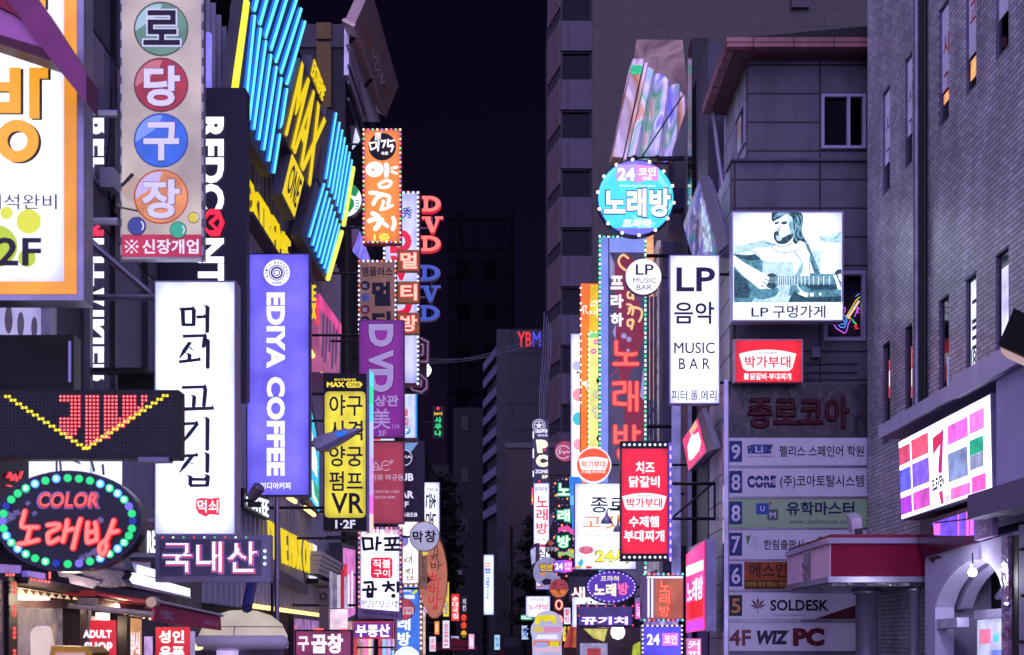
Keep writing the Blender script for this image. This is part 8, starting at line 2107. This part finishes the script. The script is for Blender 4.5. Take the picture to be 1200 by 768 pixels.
for i in range(9): T.bulb(112 + 7.6 * i, 714.5 + 1.55 * i, 1.5, L('#ffd8a0', 2.0), 0.12, 'string_bulb')
T.P('lamp_box', E('#fff0dc', 1.4)).poly([(112, 718), (121, 719), (121, 727), (112, 726)], 0, 0.08)
T.P('dark_jamb', D('#1c1820', 0.5)).poly([(147, 722), (151, 722), (151, 800), (147, 800)], -0.1, 0.02)
T.P('warm_panel', E('#d8965a', 0.8, 0.3, 3)).poly([(151.5, 724), (166, 726), (166, 800), (151.5, 800)], -0.1, 0.0)
T.P('warm_panel', E('#c8a898', 0.7, 0.4, 5)).poly([(124, 722), (146.5, 724), (146.5, 800), (124, 800)], -0.25, -0.2)
T.P('white_lettering', L('#e8e0f4', 1.0)).text('편의', [(134, 740), (146, 740), (146, 768), (134, 768)], -0.19, 0.03, 0.01); T.P('white_lettering', L('#f4ecff', 1.0)).text('분식', [(152, 740), (163, 740), (163, 775), (152, 775)], 0.003, 0.03, 0.01)
T.P('pink_panel', E('#c8a0e0', 0.9, 0.3, 6)).poly([(169, 746), (178, 746), (178, 800), (169, 800)], 0, 0.01)
T.P('dark_infill', D('#1a161e', 0.7)).poly([(101, 712), (190, 722), (190, 800), (101, 800)], -0.5, -0.42)
T.done()
T = Thing('cream_menu_stand', 'cream coloured standing menu inside the warm shop window', 'menu stand', F(12.2), (48, 800))
T.P('board', E('#e8cfc4', 0.75, 0.15, 4)).poly([(36, 800), (35.5, 742), (39, 736), (47, 733.5), (56, 735), (58, 740), (61, 760), (58, 800)], -0.08, 0)
T.P('leg', DKSTEEL).box(40, 800, 42, 840, -0.06, -0.02)
T.done()
T = Thing('yellow_stall_roof', 'yellow stall roof edge at the foot of the warm shop window', 'stall', F(11.8), (82, 790))
T.P('roof', D('#c89a2c', 0.5, 0, 0.2, 5)).poly([(60, 757), (100, 758), (109, 765), (106, 770), (58, 770)], -0.5, 0); T.P('banner', E('#d8a8a4', 0.6, 0.3, 6)).box(66, 765, 100, 790, 0.0, 0.02)
T.done()
RED = E('#d81c3a', 0.85, 0.2, 3)
T = Thing('red_poster', 'red shop poster with white ADULT SHOP lettering', 'poster', F(14.6), (121, 790))
T.P('panel', RED).box(105.5, 727, 135, 800, -0.04, 0); w = T.T(L('#fff0f8', 1.1)); w.text('ADULT', (97.5, 738.5, 131, 748), 0.004, 0.05, 0.004); w.text('SHOP', (99, 752.5, 132, 765), 0.004, 0.05, 0.004)
T.done()
T = Thing('red_poster', 'red shop poster with white Korean lettering under the maroon awning', 'poster', F(15.6), (202, 790))
T.P('panel', RED).box(182.5, 735, 222, 800, -0.04, 0); w = T.T(L('#fff4fa', 1.15)); w.text('성인', (186, 739, 216, 754), 0.004, 0.04, 0.004); w.text('용품', (187, 757.5, 216, 774), 0.004, 0.04, 0.004)
T.P('side_panel', E('#a8a4d8', 0.7, 0.3, 6)).box(223, 740, 228, 800, -0.03, 0)
T.done()
T = Thing('maroon_awning', 'maroon fabric awning with faded white lettering over the red posters', 'awning', LW(3.95), (215, 738))
T.P('valance', D('#d02c6c', 0.6, 0, 0.15, 3)).poly([(182, 706), (258.5, 722.5), (259.5, 739), (180, 727.5)], -0.03, 0)
rf_ = T.P('canvas', D('#c02858', 0.6, 0, 0.2, 3)); P0 = LW(3.95)
a, b = P0.at(182, 705), P0.at(258.5, 721.5)
rf_.solid([a, b, b + Vector((-1.0, 0, 0.14)), a + Vector((-1.0, 0, 0.14))], Vector((0, 0, -0.02)))
T.P('front_bar', D('#b0a8c0', 0.4, 0.5)).tube([P0.at(182, 705, 0.02), P0.at(258.5, 721.5, 0.02)], 0.022)
le = T.T(D('#e0b8d8', 0.6)); le.text('YEBIC', [(187, 714.5), (203, 718), (203, 727), (187, 724)], 0.004, 0.03, 0.002); le.text('adult shop', [(239, 726), (255, 729), (255, 735), (239, 732.5)], 0.004, 0.01, 0.002)
for x in (181, 257): T.P('arm', D('#a8a0b8', 0.4, 0.5)).bar(P0.at(x, 720 if x < 200 else 731), Vector((-4.95, P0.at(x, 720).y, P0.at(x, 720).z + 0.1)), 0.03)
T.P('end_cap', D('#c8b8b4', 0.5)).lathe(P0.at(179.5, 706), (0, 1, 0), [(0.06, -0.08), (0.06, 0.08)], 12)
T.done()
T = Thing('red_roof_strip', 'thin dark red roof strip running from the neon oval to the maroon awning', 'canopy', LW(4.6), (150, 705))
T.P('strip', D('#8a1c30', 0.5, 0.1)).poly([(112, 692), (178, 703), (178, 708), (112, 699)], -0.35, 0); T.P('gutter', D('#6a6078', 0.4, 0.4)).poly([(112, 701), (180, 716), (180, 724), (112, 708)], -0.2, 0.03)
T.done()
T = Thing('white_fascia', 'bright white lit fascia with small black nameplate behind the neon oval', 'sign', LW(4.8), (170, 700))
T.P('fascia', E('#f0f0ff', 1.2, 0.12, 2)).poly([(118, 660), (223, 690), (223, 700), (118, 676)], -0.15, 0); T.P('lower_panel', D('#b8b4d8', 0.4, 0.2)).poly([(118, 676), (223, 700), (223, 702), (118, 681)], -0.2, 0.02)
T.P('corrugated_wall', D('#a8a4d0', 0.5, 0.3)).poly([(115, 625), (181, 645), (181, 672), (115, 660)], -0.2, -0.05)
p = T.P('nameplate', D('#1c1a2a', 0.4)); p.box(160, 618, 182, 652, -0.02, 0.03); T.P('lettering', L('#f0f2ff', 1.3), under=p).text('REDCONTAINER', (168, 620, 181, 700), 0.035, 0.04, 0.01, rot=True) if False else T.P('lettering', L('#f0f2ff', 1.3), under=p).text('REI', (169, 622, 181.5, 650), 0.035, 0.05, 0.01)
T.P('white_label', L('#e8eaff', 1.1)).poly([(160, 662), (182, 668), (182, 677), (160, 672)], 0.0, 0.02)
T.done()
T = Thing('white_shop_panel', 'glowing white shop panel with grey strokes seen under the message board', 'sign', LW(4.9), (95, 590))
T.P('panel', E('#e6eaff', 1.2, 0.12, 2)).poly([(40, 530), (143, 536), (143, 600), (40, 600)], -0.1, 0)
T.P('grey_strokes', D('#6a64a0', 0.5)).strokes([[(66, 540), (66, 552)], [(70, 540), (71, 552)], [(86, 540), (93, 543)], [(107, 541), (110, 552)], [(120, 545), (121, 556)]], 2, 0, 0.006)
T.P('grey_wall', D('#6d6890', 0.5, 0.2)).poly([(143.5, 536), (181, 541), (181, 640), (143.5, 640)], -0.2, -0.02)
for i in range(7): T.bulb(10 + 3.4 * i if i < 4 else 30 + 6.5 * (i - 3), 551 if i < 4 else 543 + 3.5 * (i - 3), 1.9, L('#f6f2ff', 1.8), 0.03, 'white_bulb')
T.P('red_neon', L('#f03a4a', 1.0)).strokes([[(0, 560), (3, 554), (5, 563), (9, 556), (11, 564)], [(14, 561), (17, 553)], [(0, 569), (4, 570)]], 1.6, 0.06, 0.02); T.P('dark_backing', D('#241f30', 0.6)).box(-20, 540, 28, 600, 0.0, 0.05)
T.done()
T = Thing('crumpled_tarp', 'grey crumpled tarpaulin sheets hanging out below the neon oval', 'tarpaulin', F(13.2), (120, 690))
for k, p in enumerate(([(60, 655), (140, 650), (149, 668), (141, 671), (70, 676)], [(100, 664), (147, 671), (143, 678), (149, 686), (120, 688), (96, 680)], [(80, 672), (120, 682), (110, 690), (84, 684)])):
    T.P('sheet', D('#5f5b74', 0.6, 0.0, 0.3, 5, 0.5)).poly(p, -0.3 + 0.05 * k, 0.02 * k)
T.done()
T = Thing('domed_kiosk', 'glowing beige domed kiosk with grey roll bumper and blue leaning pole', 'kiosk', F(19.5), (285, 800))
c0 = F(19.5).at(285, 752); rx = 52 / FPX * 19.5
T.P('dome', E('#d8cab8', 0.66, 0.15, 2), smooth=True).lathe(c0, (0, 0, 1), [(rx, -0.1), (rx * 0.98, 0.1), (rx * 0.86, 0.27), (rx * 0.62, 0.4), (rx * 0.3, 0.47), (0.02, 0.48)], 32)  # dome given its own glow in place of light falling on it
T.P('seam', D('#7a7488', 0.5)).lathe(c0, (0, 0, 1), [(rx * 0.9 + 0.012, 0.215), (rx * 0.9 + 0.012, 0.228)], 32); T.P('seam', D('#7a7488', 0.5)).bar(c0 + Vector((0, -rx * 0.985, 0.09)), c0 + Vector((0, -rx * 0.905, 0.215)), 0.008)
r_ = T.P('bumper', D('#c4bcd4', 0.4, 0.0, 0.12), smooth=True); e0 = F(18.8).at(232, 754)
r_.lathe(e0, (1, 0, 0), [(0.02, -0.06), (0.09, -0.03), (0.115, 0.02), (0.115, 1.25), (0.09, 1.3), (0.02, 1.33)], 16)
T.P('pole', D('#2c3478', 0.4, 0.2)).bar(F(19).at(289, 713), F(19.8).at(297, 674), 0.085); T.P('body', D('#6a6080', 0.5)).lathe(c0, (0, 0, 1), [(rx * 0.9, -CAMH - 0.0), (rx * 0.9, -0.11)], 24)
T.P('warm_lamp', E('#ffd8a0', 1.6)).poly(ell(246, 758, 7, 4, 14), 0.75, 0.8); T.P('white_panel', E('#d0b8f0', 0.9, 0.3, 5)).box(268, 762, 292, 790, 0.76, 0.8)
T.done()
